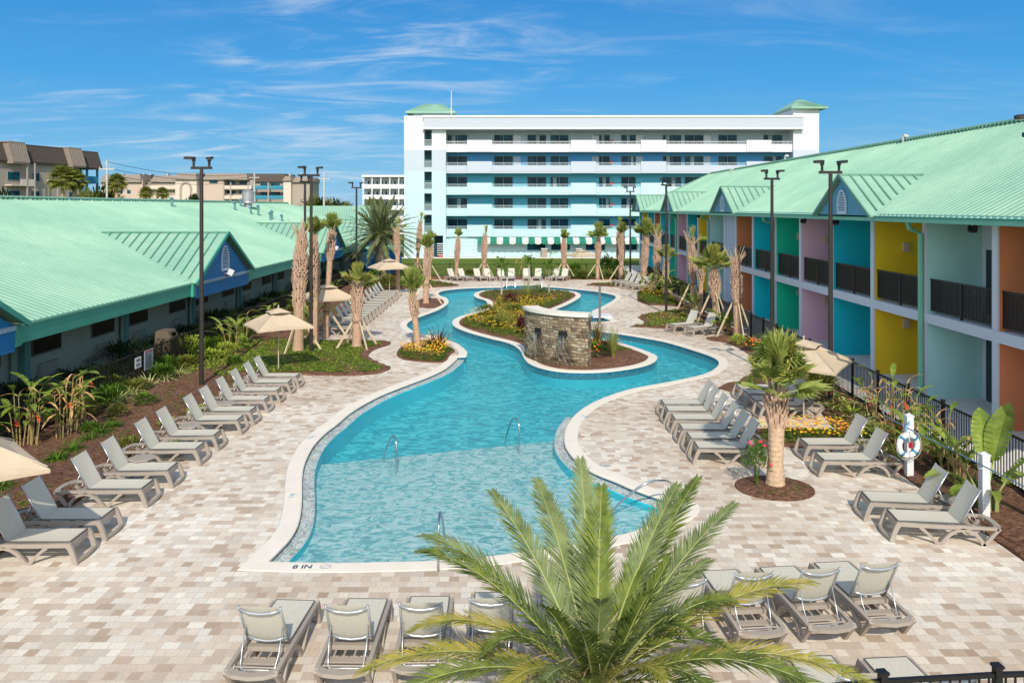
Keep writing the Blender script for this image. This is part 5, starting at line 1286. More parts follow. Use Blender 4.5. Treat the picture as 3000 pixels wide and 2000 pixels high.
def wetf(s, z):
    w_ = 0
    for s0, z0 in SP:
        if z < z0 - .1:
            hw_ = .12 + (z0 - z) * .42; d = abs(s - s0)
            w_ = max(w_, min(1, (hw_ - d) / .12)) if d < hw_ else w_
    w_ = max(w_, min(1, max(0, .35 - z) / .2) * .8)
    if s < .5: w_ = max(w_, min(1, (.5 - s) / .3) * (.5 + .5 * math.sin(z * 9)) * .8 if z < 1.7 else 0)
    return max(0, w_) * (.75 + .25 * math.sin(s * 31 + z * 17))
grid = []
r2 = random.Random(11)
for i in range(NS + 1):
    s = ST * i / NS; q, d = at_arc(s); col_ = []
    for j in range(NZ + 1):
        z = -.0 + HW * j / NZ; k = r2.uniform(-.022, .022); v = bm.verts.new((q.x + d.y * k, q.y - d.x * k, z)); v[wl] = wetf(s, z); col_.append(v)
    grid.append(col_)
for i in range(NS):
    for j in range(NZ):
        f = bm.faces.new((grid[i][j], grid[i + 1][j], grid[i + 1][j + 1], grid[i][j + 1]))
        for lp, (a, c) in zip(f.loops, ((i, j), (i + 1, j), (i + 1, j + 1), (i, j + 1))): lp[uvl].uv = (ST * a / NS, HW * c / NZ)
bk = [[bm.verts.new((q[0], q[1], z)) for z in (0, HW)] for q in back]
for a, c in zip(bk, bk[1:]):
    f = bm.faces.new((c[0], a[0], a[1], c[1]))
    for lp, uv in zip(f.loops, ((0, 0), (.3, 0), (.3, HW), (0, HW))): lp[uvl].uv = uv
for a, g_, fl_ in ((bk[0], grid[0], 0), (bk[-1], grid[-1], 1)):
    f = bm.faces.new([a[1], a[0]] + g_ if not fl_ else (g_[::-1] + [a[0], a[1]]))
    for lp in f.loops: lp[uvl].uv = (lp.vert.co.y, lp.vert.co.z)
bm.to_mesh(me); bm.free(); me.materials.append(STONE); o = bpy.data.objects.new('stone_body', me); COL.objects.link(o); o.parent = sw
mb = MB(); capo = [(q[0] + (q[0] - b_[0]) * .16, q[1] + (q[1] - b_[1]) * .16) for q, b_ in zip(fr_, back)]; capi = [(b_[0] + (b_[0] - q[0]) * .16, b_[1] + (b_[1] - q[1]) * .16) for q, b_ in zip(fr_, back)]
loop_ = capo + capi[::-1]
if area(loop_) < 0: loop_.reverse()
T_ = [mb.vt((*q, HW + .13)) for q in loop_]; B_ = [mb.vt((*q, HW + .002)) for q in loop_]; n_ = len(loop_)
h_ = n_ // 2
for i in range(h_ - 1):
    mb.face((T_[i], T_[i + 1], T_[n_ - 2 - i], T_[n_ - 1 - i])); mb.face((B_[i], B_[n_ - 1 - i], B_[n_ - 2 - i], B_[i + 1]))
for i in range(n_): mb.face((T_[i], B_[i], B_[(i + 1) % n_], T_[(i + 1) % n_]))
mb.build('wall_cap', COPM, sw, recalc=True)
for s0, z0 in SP:
    q, d = at_arc(s0); n = Vector((d.y, -d.x)); ang = math.atan2(d.y, d.x)
    mb = MB(); c = Vector((q.x + n.x * .03, q.y + n.y * .03, z0)); mb.rbox(c, .34, .09, .17, ang, 0); mb.rbox(c + Vector((n.x * .05, n.y * .05, -.10)), .32, .24, .025, ang, 1)
    mb.build('water_spout', [M('spout_recess', (.008, .008, .01), .7, var=0), M('spout_slate', (.06, .07, .08), .3, var=0)], sw)
    mb = MB(); k0 = Vector((q.x + n.x * .15, q.y + n.y * .15, z0 - .12))
    e = Vector((d.x, d.y, 0)); nn = Vector((n.x, n.y, 0)); r3 = random.Random(int(s0 * 10))
    for _ in range(7):
        a = k0 + e * r3.uniform(-.12, .12); l_ = r3.uniform(.25, 1.1); mb.tube([a, a + nn * .03 - Vector((0, 0, l_ * .4)), a + nn * .03 - Vector((0, 0, l_))], [.004, .003, .0015], 4)
    tag(mb.build('water_trickle', M('falling_water', (.45, .5, .5), .1, var=0)), 'thin water trickle below the %s spout of the stone wall' % ('left' if s0 < 2 else 'right'), 'water trickle', 'water trickles on the stone wall')

# ================================================================ depth markers on the coping
INK = M('marker_blue', (.02, .06, .14), .6, var=0); INKL = M('marker_light_blue', (.15, .42, .60), .6, var=0)
def marker(text, x, y, rz, size, lab, mat=INK, ico=True):
    p = thing('depth_marker', lab, 'depth marker', (x, y, .0165), R(rz), 'painted depth markers on the coping')
    cu = bpy.data.curves.new('lettering', 'FONT'); cu.body = text; cu.size = size; cu.align_x = 'CENTER'; cu.align_y = 'CENTER'; cu.offset = .004
    tmp = bpy.data.objects.new('tmp', cu); COL.objects.link(tmp); dg = bpy.context.evaluated_depsgraph_get(); me = bpy.data.meshes.new_from_object(tmp.evaluated_get(dg)); bpy.data.objects.remove(tmp)
    me.materials.clear(); me.materials.append(mat); o = bpy.data.objects.new('lettering', me); COL.objects.link(o); o.parent = p
    if ico:   # small no-diving symbol: ring with bar
        w_ = size * .5 * len(text) * .55 + .14; mb = MB(); K = 20; r0, r1 = .085, .066
        A = [mb.vt((w_ + .05 + r0 * 1.2 * math.cos(2 * math.pi * i / K), r0 * math.sin(2 * math.pi * i / K), 0)) for i in range(K)]; B_ = [mb.vt((w_ + .05 + r1 * 1.2 * math.cos(2 * math.pi * i / K), r1 * math.sin(2 * math.pi * i / K), 0)) for i in range(K)]
        for i in range(K): mb.face((A[i], A[(i + 1) % K], B_[(i + 1) % K], B_[i]))
        mb.rbox((w_ + .05, 0, .0), .17, .016, .001, .7); mb.build('no_diving_symbol', M('marker_grey', (.42, .44, .50), .6, var=0), p)
x, y = G(886, 1662); marker('8 IN', x, y, 2, .19, 'dark 8 IN depth marker on the near coping')
for (u, v, rz, tx, lab) in ((857, 1453, 84, '1 FT', 'small blue depth marker on the left coping beside the shallow water'), (913, 1282, 62, '3 FT', 'small blue depth marker on the left coping beside the deep water'), (1711, 1221, -62, '3 FT', 'small blue depth marker on the coping at the right pool waist'), (1770, 1365, -28, '1 FT', 'small blue depth marker on the right coping above the shallow water')):
    x, y = G(u, v); marker(tx, x, y, rz, .15, lab, INKL, False)
# ================================================================ vegetation
DATE_G = leafmat('date_palm_leaf', (.06, .10, .02), (.22, .27, .055), vs=3.5, transl=.2)
DATE_Y = leafmat('date_palm_leaf_yellow', (.24, .26, .04), (.46, .38, .09), vs=4, transl=.25)
DATE_B = leafmat('date_palm_leaf_grey', (.11, .155, .055), (.26, .31, .13), vs=3.5, transl=.2)
DRY = M('dry_leaf', (.46, .34, .22), .9, var=.25, vs=5)
RACH = M('frond_rachis', (.34, .38, .12), .5, var=.12, vs=4)
CAN_G = leafmat('canary_palm_leaf', (.07, .10, .05), (.20, .24, .11), vs=1.2, transl=.2)
SAB_G = leafmat('fan_palm_leaf', (.18, .26, .05), (.42, .46, .13), vs=2.5, transl=.3)
SAB_Y = leafmat('fan_palm_leaf_yellow', (.34, .36, .06), (.50, .46, .14), vs=3, transl=.3)
GREEN = leafmat('leaf_green', (.045, .11, .012), (.13, .24, .025), vs=4, transl=.25)
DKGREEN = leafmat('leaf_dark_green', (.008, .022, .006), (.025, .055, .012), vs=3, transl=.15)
OLIVE = leafmat('leaf_olive', (.10, .12, .02), (.26, .27, .05), vs=3, transl=.25)
LIME = leafmat('leaf_lime', (.26, .36, .04), (.52, .60, .10), vs=5, transl=.3)
VARI = leafmat('leaf_cream_edge', (.45, .50, .14), (.72, .72, .36), vs=7, transl=.25)
BURG = leafmat('leaf_burgundy', (.06, .012, .02), (.16, .035, .045), vs=5, transl=.2)
BANA = leafmat('banana_leaf', (.09, .17, .02), (.34, .42, .08), vs=1.8, transl=.35)
SPIKEG = leafmat('grass_blade', (.17, .22, .04), (.40, .40, .12), vs=5, transl=.25)
YEL = M('yellow_petal', (.80, .55, .01), .7, var=.15, vs=9); ORA = M('orange_petal', (.80, .24, .01), .7, var=.15, vs=9)
REDP = M('red_petal', (.62, .03, .05), .7, var=.2, vs=9); PINKP = M('pink_petal', (.75, .12, .22), .7, var=.2, vs=9)
BARK = M('palm_trunk', (.44, .29, .19), .9, var=.25, vs=7, bs=22, bst=.8)
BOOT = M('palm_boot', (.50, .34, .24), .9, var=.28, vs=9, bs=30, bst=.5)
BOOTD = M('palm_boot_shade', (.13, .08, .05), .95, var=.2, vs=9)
WOOD = M('pine_stake', (.55, .44, .30), .8, var=.12, vs=4)

def blade(mb, p, d, length, width, droop, up=Vector((0, 0, 1)), seg=4, m=0, twist=0.0, fold=0.0):
    """strap leaf arching from p towards d"""
    d = Vector(d).normalized(); side = d.cross(up)
    side = side.normalized() if side.length > 1e-3 else Vector((1, 0, 0))
    q = Vector(p); prev = None; st = length / seg
    for i in range(seg + 1):
        f = i / seg; w_ = width * (1 - f) ** .6 * (.55 + .9 * min(f * 3, .5)) if i < seg else 0
        if i < seg: cur = (mb.vt(q - side * w_ / 2), mb.vt(q + side * w_ / 2))
        else: cur = (mb.vt(q),)
        if prev:
            mb.face((prev[0], prev[1], cur[1], cur[0]) if len(cur) == 2 else (prev[0], prev[1], cur[0]), m)
        prev = cur
        d = (d + Vector((0, 0, -droop / seg))).normalized(); q = q + d * st
def paddle(mb, p, d, stem, length, width, droop, m=0, ms=1, seg=6, tear=True, r_=None):
    """big banana-like leaf on a stalk"""
    r_ = r_ or rnd
    d = Vector(d).normalized(); q = Vector(p); pts = [q.copy()]
    for i in range(4):
        q = q + d * stem / 4; d = (d + Vector((0, 0, -droop * .06))).normalized(); pts.append(q.copy())
    mb.tube(pts, [.022, .02, .018, .015, .012], 5, ms)
    side = d.cross(Vector((0, 0, 1))); side = side.normalized() if side.length > .05 else Vector((math.cos(p[0] * 9), math.sin(p[0] * 9), 0))
    prev = None; st = length / seg
    for i in range(seg + 1):
        f = i / seg; w_ = width * math.sin(math.pi * min(1, (f * .93 + .07))) ** .6 / 2
        nn = side.cross(d).normalized(); lift = nn * w_ * .28
        cur = (q - side * w_ + lift, q.copy(), q + side * w_ + lift)
        if prev:
            g = .04 if tear else 0
            for a, b_ in ((0, 1), (1, 2)):
                A, B_, C, D = prev[a], prev[b_], cur[b_], cur[a]
                if tear:
                    if a == 0: A = A.lerp(D, .08 + r_.random() * .1); D = D.lerp(A, .06)
                    else: B_ = B_.lerp(C, .08 + r_.random() * .1); C = C.lerp(B_, .06)
                mb.poly([A, B_, C, D], m)
        prev = cur
        d = (d + Vector((0, 0, -droop / seg))).normalized(); q = q + d * st
    return q
def frond(mb, P0, P1, P2, ll, n, m=0, ms=1, wl=.028, vee=.35, droop=.25, r_=None, start=.16, fwd=.75, rr=.016):
    """feather frond along a quadratic curve P0-P1-P2, n leaflet pairs of length ll"""
    r_ = r_ or rnd
    P0, P1, P2 = Vector(P0), Vector(P1), Vector(P2)
    cv = lambda t_: P0 * (1 - t_) ** 2 + P1 * 2 * t_ * (1 - t_) + P2 * t_ * t_
    pts = [cv(i / 10) for i in range(11)]
    mb.tube(pts, [rr * (1.3 - 1.1 * i / 10) for i in range(11)], 5, ms)
    up = Vector((0, 0, 1))
    for i in range(n):
        f = start + (1 - start) * (i + .5) / n; q = cv(f); tg = (cv(min(1, f + .02)) - cv(f - .02)).normalized()
        sd_ = tg.cross(up); sd_ = sd_.normalized() if sd_.length > .1 else tg.orthogonal().normalized(); nn = sd_.cross(tg).normalized()
        l_ = ll * (math.sin(math.pi * min(1, .18 + .78 * (f - start) / (1 - start))) ** .7)
        for s in (-1, 1):
            l2 = l_ * r_.uniform(.85, 1.1); d = (sd_ * s * 1.0 + tg * (fwd + .7 * f) + nn * (vee + r_.uniform(-.22, .22)) + Vector((r_.uniform(-.1, .1),) * 3)).normalized()
            w_ = tg * wl * .5
            a = q; b_ = q + d * l2 * .5 - up * droop * l2 * .12; c = q + d * l2 - up * droop * l2 * .5
            i0, i1, i2, i3, i4 = mb.vt(a - w_ * .7), mb.vt(a + w_ * .7), mb.vt(b_ + w_), mb.vt(b_ - w_), mb.vt(c)
            mb.face((i0, i1, i2, i3), m); mb.face((i3, i2, i4), m)
def fan(mb, p, d, pet, rad, m=0, ms=1, span=200, n=26, droop=.35, r_=None, costa=.25, up=Vector((0, 0, 1))):
    """palmate leaf: stalk then a pleated fan with free tips"""
    r_ = r_ or rnd
    p = Vector(p); d = Vector(d).normalized(); q1 = p + d * pet * .5; d2 = (d - up * droop * .18).normalized(); h = q1 + d2 * pet * .5
    mb.tube([p, q1, h], [.020, .015, .012], 5, ms)
    sd_ = d2.cross(up); sd_ = sd_.normalized() if sd_.length > .08 else Vector((1, 0, 0)); nn = sd_.cross(d2).normalized()
    for i in range(n):
        a = R(-span / 2 + span * (i + .5) / n); da = R(span / n * .5)
        rl = rad * 1.08 * (1 - .18 * abs(a) / 1.7) * r_.uniform(.88, 1.05)
        k = h + d2 * costa * rad * .25
        dd = (d2 * math.cos(a) + sd_ * math.sin(a) + nn * (.12 * (i % 2) + .15 * abs(math.sin(a)))).normalized()
        e1 = (d2 * math.cos(a - da) + sd_ * math.sin(a - da)); e2 = (d2 * math.cos(a + da) + sd_ * math.sin(a + da))
        mid = .55 * rl
        A = h; B_ = h + e1 * mid * .96 - up * droop * mid * .12; C = h + e2 * mid * .96 - up * droop * mid * .12; M_ = h + dd * mid * 1.0 - up * droop * mid * .12 + nn * .018
        T = h + dd * rl - up * droop * rl * (.35 + r_.random() * .35)
        i0, i1, i2, i3, i4 = mb.vt(A), mb.vt(B_), mb.vt(M_), mb.vt(C), mb.vt(T)
        mb.face((i0, i1, i2), m); mb.face((i0, i2, i3), m); mb.face((i1, i4, i2), m); mb.face((i2, i4, i3), m)

def boots(mb, path, z0, z1, r0, r1, r_, m=0, rows=.10, per=9, ln=.25):
    """split leaf bases spiralling up the trunk"""
    n = int((z1 - z0) / rows)
    for i in range(n):
        f = i / max(1, n - 1); z = z0 + (z1 - z0) * f; c = path(z); rr = (r0 * .9 + (r1 * .78 - r0 * .9) * math.sin(math.pi * min(1, f * .9 + .08))) * (1 - .35 * max(0, f - .6) / .4)
        for k in range(per):
            a = 2 * math.pi * (k + .5 * (i % 2)) / per + r_.uniform(-.12, .12); o_ = Vector((math.cos(a), math.sin(a), 0)); s = Vector((-o_.y, o_.x, 0)); l_ = ln * r_.uniform(.6, 1.35)
            base = c + o_ * rr * .82
            for sg in (-1, 1):
                w_ = rr * .36; b0 = base + s * sg * .005; b1 = base + s * sg * w_; tip = base + o_ * l_ * r_.uniform(.12, .34) + Vector((0, 0, l_ * r_.uniform(.8, 1.1))) + s * sg * w_ * 1.2
                t2 = tip + s * sg * .03 - Vector((0, 0, .02)); th = o_ * .035
                i0, i1, i2, i3 = mb.vt(b0), mb.vt(b1), mb.vt(t2), mb.vt(tip); j0, j1, j2, j3 = mb.vt(b0 + th), mb.vt(b1 + th), mb.vt(t2 + th * .3), mb.vt(tip + th * .3)
                mb.face((j0, j1, j2, j3), m); mb.face((i0, i3, i2, i1), m); mb.face((i1, i2, j2, j1), m); mb.face((i0, j0, j3, i3), m); mb.face((i2, i3, j3, j2), m)

def sabal(x, y, zt, lab, r=.19, lean=(0, 0), smooth_f=.45, bulge=.25, leaves=4, spikes=6, yellow=False, brace=3, leafr=.55, pet=.5, seed=1, bstart=1.25, spread=.35, droop=.3, group='staked cabbage palms round the pool', z=0.03, dark=False, cat='palm tree'):
    r_ = random.Random(seed); p = thing('palm_tree', lab, cat, (x, y, z), 0, group); r *= .85; zt -= .22 if leaves > 1 else 0; leaves = int(leaves * 1.4 + .5)
    path = lambda q: Vector((lean[0] * (q / zt) ** 1.4, lean[1] * (q / zt) ** 1.4, q))
    mb = MB(); zs = zt * smooth_f; N = 14; K = 14
    rings = []
    for i in range(N + 1):
        q = zt * i / N; rr = r * (1.18 if i == 0 else 1.0 - .12 * i / N) if q < zs else r * (.9 - .35 * (q - zs) / (zt - zs))
        c = path(q); rings.append([mb.vt(c + Vector((math.cos(2 * math.pi * j / K), math.sin(2 * math.pi * j / K), 0)) * rr * r_.uniform(.95, 1.05)) for j in range(K)])
    for i, (A, B_) in enumerate(zip(rings, rings[1:])):
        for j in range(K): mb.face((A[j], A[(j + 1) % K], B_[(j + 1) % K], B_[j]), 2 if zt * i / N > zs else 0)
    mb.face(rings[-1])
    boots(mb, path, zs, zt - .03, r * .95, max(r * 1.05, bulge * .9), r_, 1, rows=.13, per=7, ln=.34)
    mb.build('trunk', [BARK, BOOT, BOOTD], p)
    mb = MB(); top = path(zt - .05)
    for i in range(spikes):
        a = r_.uniform(0, 2 * math.pi); o_ = Vector((math.cos(a), math.sin(a), 0)); e = top + o_ * r_.uniform(.06, spread) + Vector((0, 0, r_.uniform(.45, .95)))
        mb.tube([top + o_ * .06 - Vector((0, 0, .1)), top.lerp(e, .5) + o_ * .05, e], [.028, .02, .012], 5, 1)
    # tight central spear
    mb.tube([top - Vector((0, 0, .1)), top + Vector((0, 0, .35)), top + Vector((.03, .02, .85))], [.06, .045, .008], 6, 0 if leaves else 1)
    for i in range(leaves):      # young folded fans standing straight up
        a = 1.9 * i + .6; d = Vector((math.cos(a) * .16, math.sin(a) * .16, 1)); fan(mb, top, d, pet * 1.0, leafr * 1.45, 2 if (yellow and i % 2) else 0, 3, 56, 14, .18, r_)
    for i in range(leaves):
        a = 2.4 * i + r_.uniform(-.3, .3); el = R(r_.uniform(62, 84)) if spread < .5 else R(r_.uniform(30, 80))
        d = Vector((math.cos(a) * math.cos(el), math.sin(a) * math.cos(el), math.sin(el)))
        fan(mb, top, d, pet * r_.uniform(.7, 1.2), leafr * 1.3 * r_.uniform(.8, 1.1), 2 if (yellow and i % 2) else 0, 3, 110 if spread < .5 else 170, 20, droop + .15, r_)
    mb.build('crown', [SAB_G, DRY, SAB_Y, RACH], p)
    a0 = r_.uniform(0, 1)
    for i in range(brace):
        a = a0 + 2 * math.pi * i / brace; o_ = Vector((math.cos(a), math.sin(a), 0)); q0 = path(bstart) + o_ * (r + .02); q1 = o_ * 1.0
        mb = MB(); mb.ribbon([q0, q1], .045, .09, side=(-o_.y, o_.x, 0)); mb.build('brace', WOOD, p)
    if brace:
        mb = MB(); mb.tube([path(bstart - .05), path(bstart + .05)], r + .03, 12, 0); mb.build('strap', M('strap_brown', (.25, .16, .10), .9, var=0), p)
    return p

W = sabal
W(-9.25, 34.4, 4.95, 'tall heavy booted cabbage palm of the left group, with dead spikes at its top', r=.27, lean=(.1, .3), smooth_f=.36, bulge=.36, leaves=0, spikes=12, brace=3, seed=3, spread=.6)
W(-8.95, 36.3, 5.0, 'cabbage palm with green tuft, middle of the tall left group', r=.2, lean=(-.15, .2), smooth_f=.45, bulge=.27, leaves=5, spikes=3, seed=4, yellow=True, brace=0, pet=.4)
W(-8.95, 38.2, 5.15, 'slim cabbage palm of the tall left group, right of the others', r=.17, lean=(.3, .1), smooth_f=.75, bulge=.26, leaves=5, spikes=4, seed=5, brace=2, pet=.4)
W(-6.9, 35.4, 2.9, 'short thick cabbage palm in the right part of the ground cover bed', r=.25, lean=(0, .2), smooth_f=.55, bulge=.30, leaves=6, spikes=9, seed=6, bstart=1.15, spread=.75, pet=.5, leafr=.5, yellow=True, brace=4)
W(-4.13, 34.9, 2.45, 'leaning cabbage palm in the small flower planter at the pool edge', r=.17, lean=(-.28, .2), smooth_f=.62, bulge=.22, leaves=6, spikes=4, seed=7, brace=0, pet=.6, leafr=.65)
W(-5.55, 51.4, 3.55, 'cabbage palm with white board brace in the round mulch planter', r=.23, lean=(.05, .2), smooth_f=.45, bulge=.26, leaves=6, spikes=3, seed=8, brace=2, pet=.5, leafr=.6)
W(-7.1, 68.5, 3.3, 'green topped cabbage palm just behind the round mulch planter', r=.17, lean=(.1, .1), smooth_f=.5, bulge=.3, leaves=4, spikes=3, seed=9)
W(-8.5, 71.0, 4.7, 'bare topped leaning cabbage palm between the canary date palm and the hotel stair tower', r=.17, lean=(.35, 0), smooth_f=.5, bulge=.26, leaves=1, spikes=5, seed=10, brace=2)
W(-8.45, 59.0, 4.4, 'brown cabbage palm behind the far left umbrella', r=.2, lean=(-.1, .1), smooth_f=.6, bulge=.26, leaves=1, spikes=9, seed=11, spread=.55, brace=0)
W(-4.95, 70.6, 3.5, 'single cabbage palm in front of the hotel garage door', r=.2, lean=(.2, 0), smooth_f=.42, bulge=.3, leaves=3, spikes=2, seed=12, brace=0)
W(-2.5, 70.8, 3.55, 'cabbage palm with pale spiky top at the left end of the awning', r=.23, lean=(.1, 0), smooth_f=.42, bulge=.32, leaves=1, spikes=8, seed=13, brace=2)
W(4.6, 70.6, 3.4, 'cabbage palm before the awning left of the distant umbrella', r=.22, lean=(.02, .1), smooth_f=.45, bulge=.31, leaves=4, spikes=2, seed=14, brace=2)
W(7.45, 69.4, 3.6, 'cabbage palm with wide green top right of the distant umbrella', r=.21, lean=(.1, 0), smooth_f=.48, bulge=.32, leaves=6, spikes=2, seed=15, leafr=.75, pet=.7, spread=.55)
W(9.5, 71.2, 4.3, 'thin pale spiky palm behind the pair left of the last lamp post', r=.2, lean=(.1, 0), smooth_f=.4, bulge=.26, leaves=1, spikes=7, seed=16, brace=0)
W(9.35, 68.2, 4.0, 'thick cabbage palm just left of the last lamp post', r=.25, lean=(.1, 0), smooth_f=.42, bulge=.33, leaves=5, spikes=4, seed=17, leafr=.6)
W(10.2, 61.8, 4.1, 'tall cabbage palm with full drooping top before the end of the motel', r=.27, lean=(.25, .1), smooth_f=.38, bulge=.34, leaves=10, spikes=2, seed=18, leafr=.75, pet=.6, spread=.6)
W(10.9, 60.2, 3.9, 'orange brown spiky palm right of the tall full topped one', r=.24, lean=(.15, .1), smooth_f=.35, bulge=.33, leaves=1, spikes=11, seed=19, spread=.6)
W(11.15, 58.0, 2.6, 'short cabbage palm behind the right lamp post of the pool bend', r=.2, lean=(.1, .1), smooth_f=.35, bulge=.27, leaves=5, spikes=4, seed=20, leafr=.55, spread=.5)
W(11.0, 48.2, 4.0, 'tall palm with V shaped cut fronds before the yellow motel bay', r=.22, lean=(-.12, .1), smooth_f=.45, bulge=.31, leaves=1, spikes=12, seed=21, spread=.65, bstart=1.6)
W(10.9, 42.6, 2.95, 'round booted palm with drooping green fans before the mint motel bay', r=.21, lean=(-.1, .1), smooth_f=.50, bulge=.42, leaves=8, spikes=2, seed=22, leafr=.65, pet=.75, spread=.6, yellow=True, bstart=1.7)
W(11.0, 46.6, 2.5, 'second thin trunk behind the round booted palm', r=.17, lean=(.1, 0), smooth_f=.8, bulge=.22, leaves=2, spikes=2, seed=23, brace=0)
W(10.7, 37.75, 3.6, 'slender palm with V shaped cut fronds before the brown motel bay', r=.22, lean=(-.08, .1), smooth_f=.5, bulge=.28, leaves=0, spikes=12, seed=24, spread=.6, bstart=1.7)

# big fan palm in the round planter on the right
r_ = random.Random(5)
p = thing('palm_tree', 'big fan palm with thick trunk in the round mulch planter on the right deck', 'palm tree', (5.87, 17.76, .06))
mb = MB(); rings = []; K = 20
for i in range(27):
    q = 1.42 * i / 26; rr = (.215 - .05 * min(1, q / .5)) if q < .5 else .165 + .02 * max(0, (q - .9)); rr *= 1 + .03 * (i % 2)
    rings.append([mb.vt((.02 * q + rr * math.cos(2 * math.pi * j / K) * r_.uniform(.97, 1.03), rr * math.sin(2 * math.pi * j / K) * r_.uniform(.97, 1.03), q)) for j in range(K)])
for A, B_ in zip(rings, rings[1:]):
    for j in range(K): mb.face((A[j], A[(j + 1) % K], B_[(j + 1) % K], B_[j]), 0)
mb.tube([(.03, 0, 1.3), (.03, 0, 2.05)], [.17, .12], 12, 0)
boots(mb, lambda q: Vector((.03, 0, q)), 1.28, 2.0, .17, .25, r_, 1, rows=.085, per=8, ln=.30)
mb.build('trunk', [M('pale_palm_trunk', (.52, .37, .24), .9, var=.22, vs=12, bs=30, bst=.7), BOOT], p)
mb = MB(); top = Vector((.03, 0, 2.0))
fl_ = [(80, 88, .80, .72, 230), (30, 82, .78, .70, 220), (130, 80, .72, .66, 220), (350, 74, .74, .66, 210), (200, 74, .62, .60, 210), (280, 78, .66, .62, 210), (95, 68, .6, .6, 200), (20, 58, .58, .6, 200), (165, 56, .5, .55, 200),
       (235, 54, .5, .55, 200), (-40, 48, .52, .6, 200), (-15, 20, .42, .68, 190), (205, 25, .36, .5, 190), (300, 50, .5, .55, 190), (-60, 15, .35, .5, 180)]
for i, (a, e, pt, rd, sp) in enumerate(fl_):
    a, e = R(a), R(e); fan(mb, top, (math.cos(a) * math.cos(e), math.sin(a) * math.cos(e), math.sin(e)), pt * 1.15, rd * 1.12, 2 if i % 5 == 3 else 0, 3, sp, 34, .42, r_)
mb.build('crown', [SAB_G, DRY, SAB_Y, RACH], p)

# near date palm: every frond set out towards its own tip
C = Vector((.80, 7.6, 1.62)); r_ = random.Random(8)
dp = thing('date_palm', 'large feather leaved date palm crown filling the bottom centre, closest to the viewer', 'palm tree', (C.x, C.y, 0))
mb = MB(); mb.tube([(0, 0, 0), (0, 0, .9), (0, 0, 1.75)], [.30, .26, .24], 14, 0); boots(mb, lambda q: Vector((0, 0, q)), .15, 1.7, .24, .30, r_, 1, rows=.13, per=9, ln=.22); mb.build('trunk', [BARK, BOOT], dp)
tips = [(1240, 1568, 8.3, .55, 2), (1232, 1612, 7.9, .55, 0), (1442, 1440, 8.9, .15, 2), (1572, 1405, 9.4, .1, 2), (1700, 1345, 9.3, .05, 2), (1762, 1425, 9.0, -.05, 0),
        (1985, 1420, 8.9, -.05, 2), (2045, 1398, 9.4, -.1, 0), (2152, 1475, 9.0, .05, 2), (1930, 1545, 8.6, -.1, 0), (2385, 1705, 8.3, .50, 1), (2575, 2012, 7.3, .62, 1), (2440, 2040, 6.9, .6, 0),
        (1050, 1968, 7.5, .50, 1), (1195, 1850, 7.9, .62, 1), (1120, 2060, 7.0, .5, 0), (2080, 1640, 8.6, .3, 2), (2140, 1900, 7.6, .5, 0), (1300, 2140, 6.6, .4, 1),
        (1500, 2250, 6.3, .45, 0), (1750, 2300, 6.2, .5, 0), (2000, 2230, 6.4, .5, 1), (2250, 2150, 6.6, .5, 0), (1420, 1900, 7.2, .55, 0), (2020, 1850, 7.3, .55, 0),
        (1600, 1780, 6.9, .30, 0), (1900, 1740, 7.1, .3, 0), (2000, 1790, 7.0, .4, 2), (1700, 1850, 6.6, .3, 0), (1820, 1900, 6.6, .3, 0), (1600, 1990, 6.4, .35, 2), (1950, 1990, 6.4, .4, 1), (1760, 1760, 7.2, .15, 2), (2150, 1760, 7.8, .5, 0), (1720, 2040, 6.3, .3, 0), (1480, 2010, 6.6, .4, 1), (2080, 2010, 6.6, .4, 0), (1960, 1640, 7.8, .2, 0)]
for i, (u, v, Y, arch, mt) in enumerate(tips):
    T = Vector((xat(u, Y), Y, zat(v, Y))) - Vector((C.x, C.y, 0)); o_ = Vector((T.x, T.y, 0)); o_ = o_.normalized() if o_.length > .05 else Vector((0, 1, 0))
    P0 = Vector((0, 0, 1.72)) + o_ * .12; mid = P0.lerp(T, .5) + Vector((0, 0, arch)) - o_ * (.05 if arch < .2 else -.1)
    if arch < .2: mid = P0.lerp(T, .5) + Vector((0, 0, .25)) - o_ * .1
    mb = MB(); L_ = (T - P0).length
    frond(mb, P0, mid, T, .39 if L_ > 1.8 else .32, int(L_ * 44), 0, 1, .030, .42, .42, r_, .11, 1.25, .011)
    mb.build('frond', [(DATE_G, DATE_Y, DATE_B)[mt], RACH], dp)
mb = MB()
for i in range(160):
    a = r_.uniform(0, 6.28); q = Vector((math.cos(a), math.sin(a), 0)) * r_.uniform(.1, .45) + Vector((0, 0, r_.uniform(1.5, 2.1))); blade(mb, q, (math.cos(a), math.sin(a), r_.uniform(.1, 1.2)), r_.uniform(.25, .6), .014, .8, m=0, seg=3)
mb.build('dry_fibre', DRY, dp)

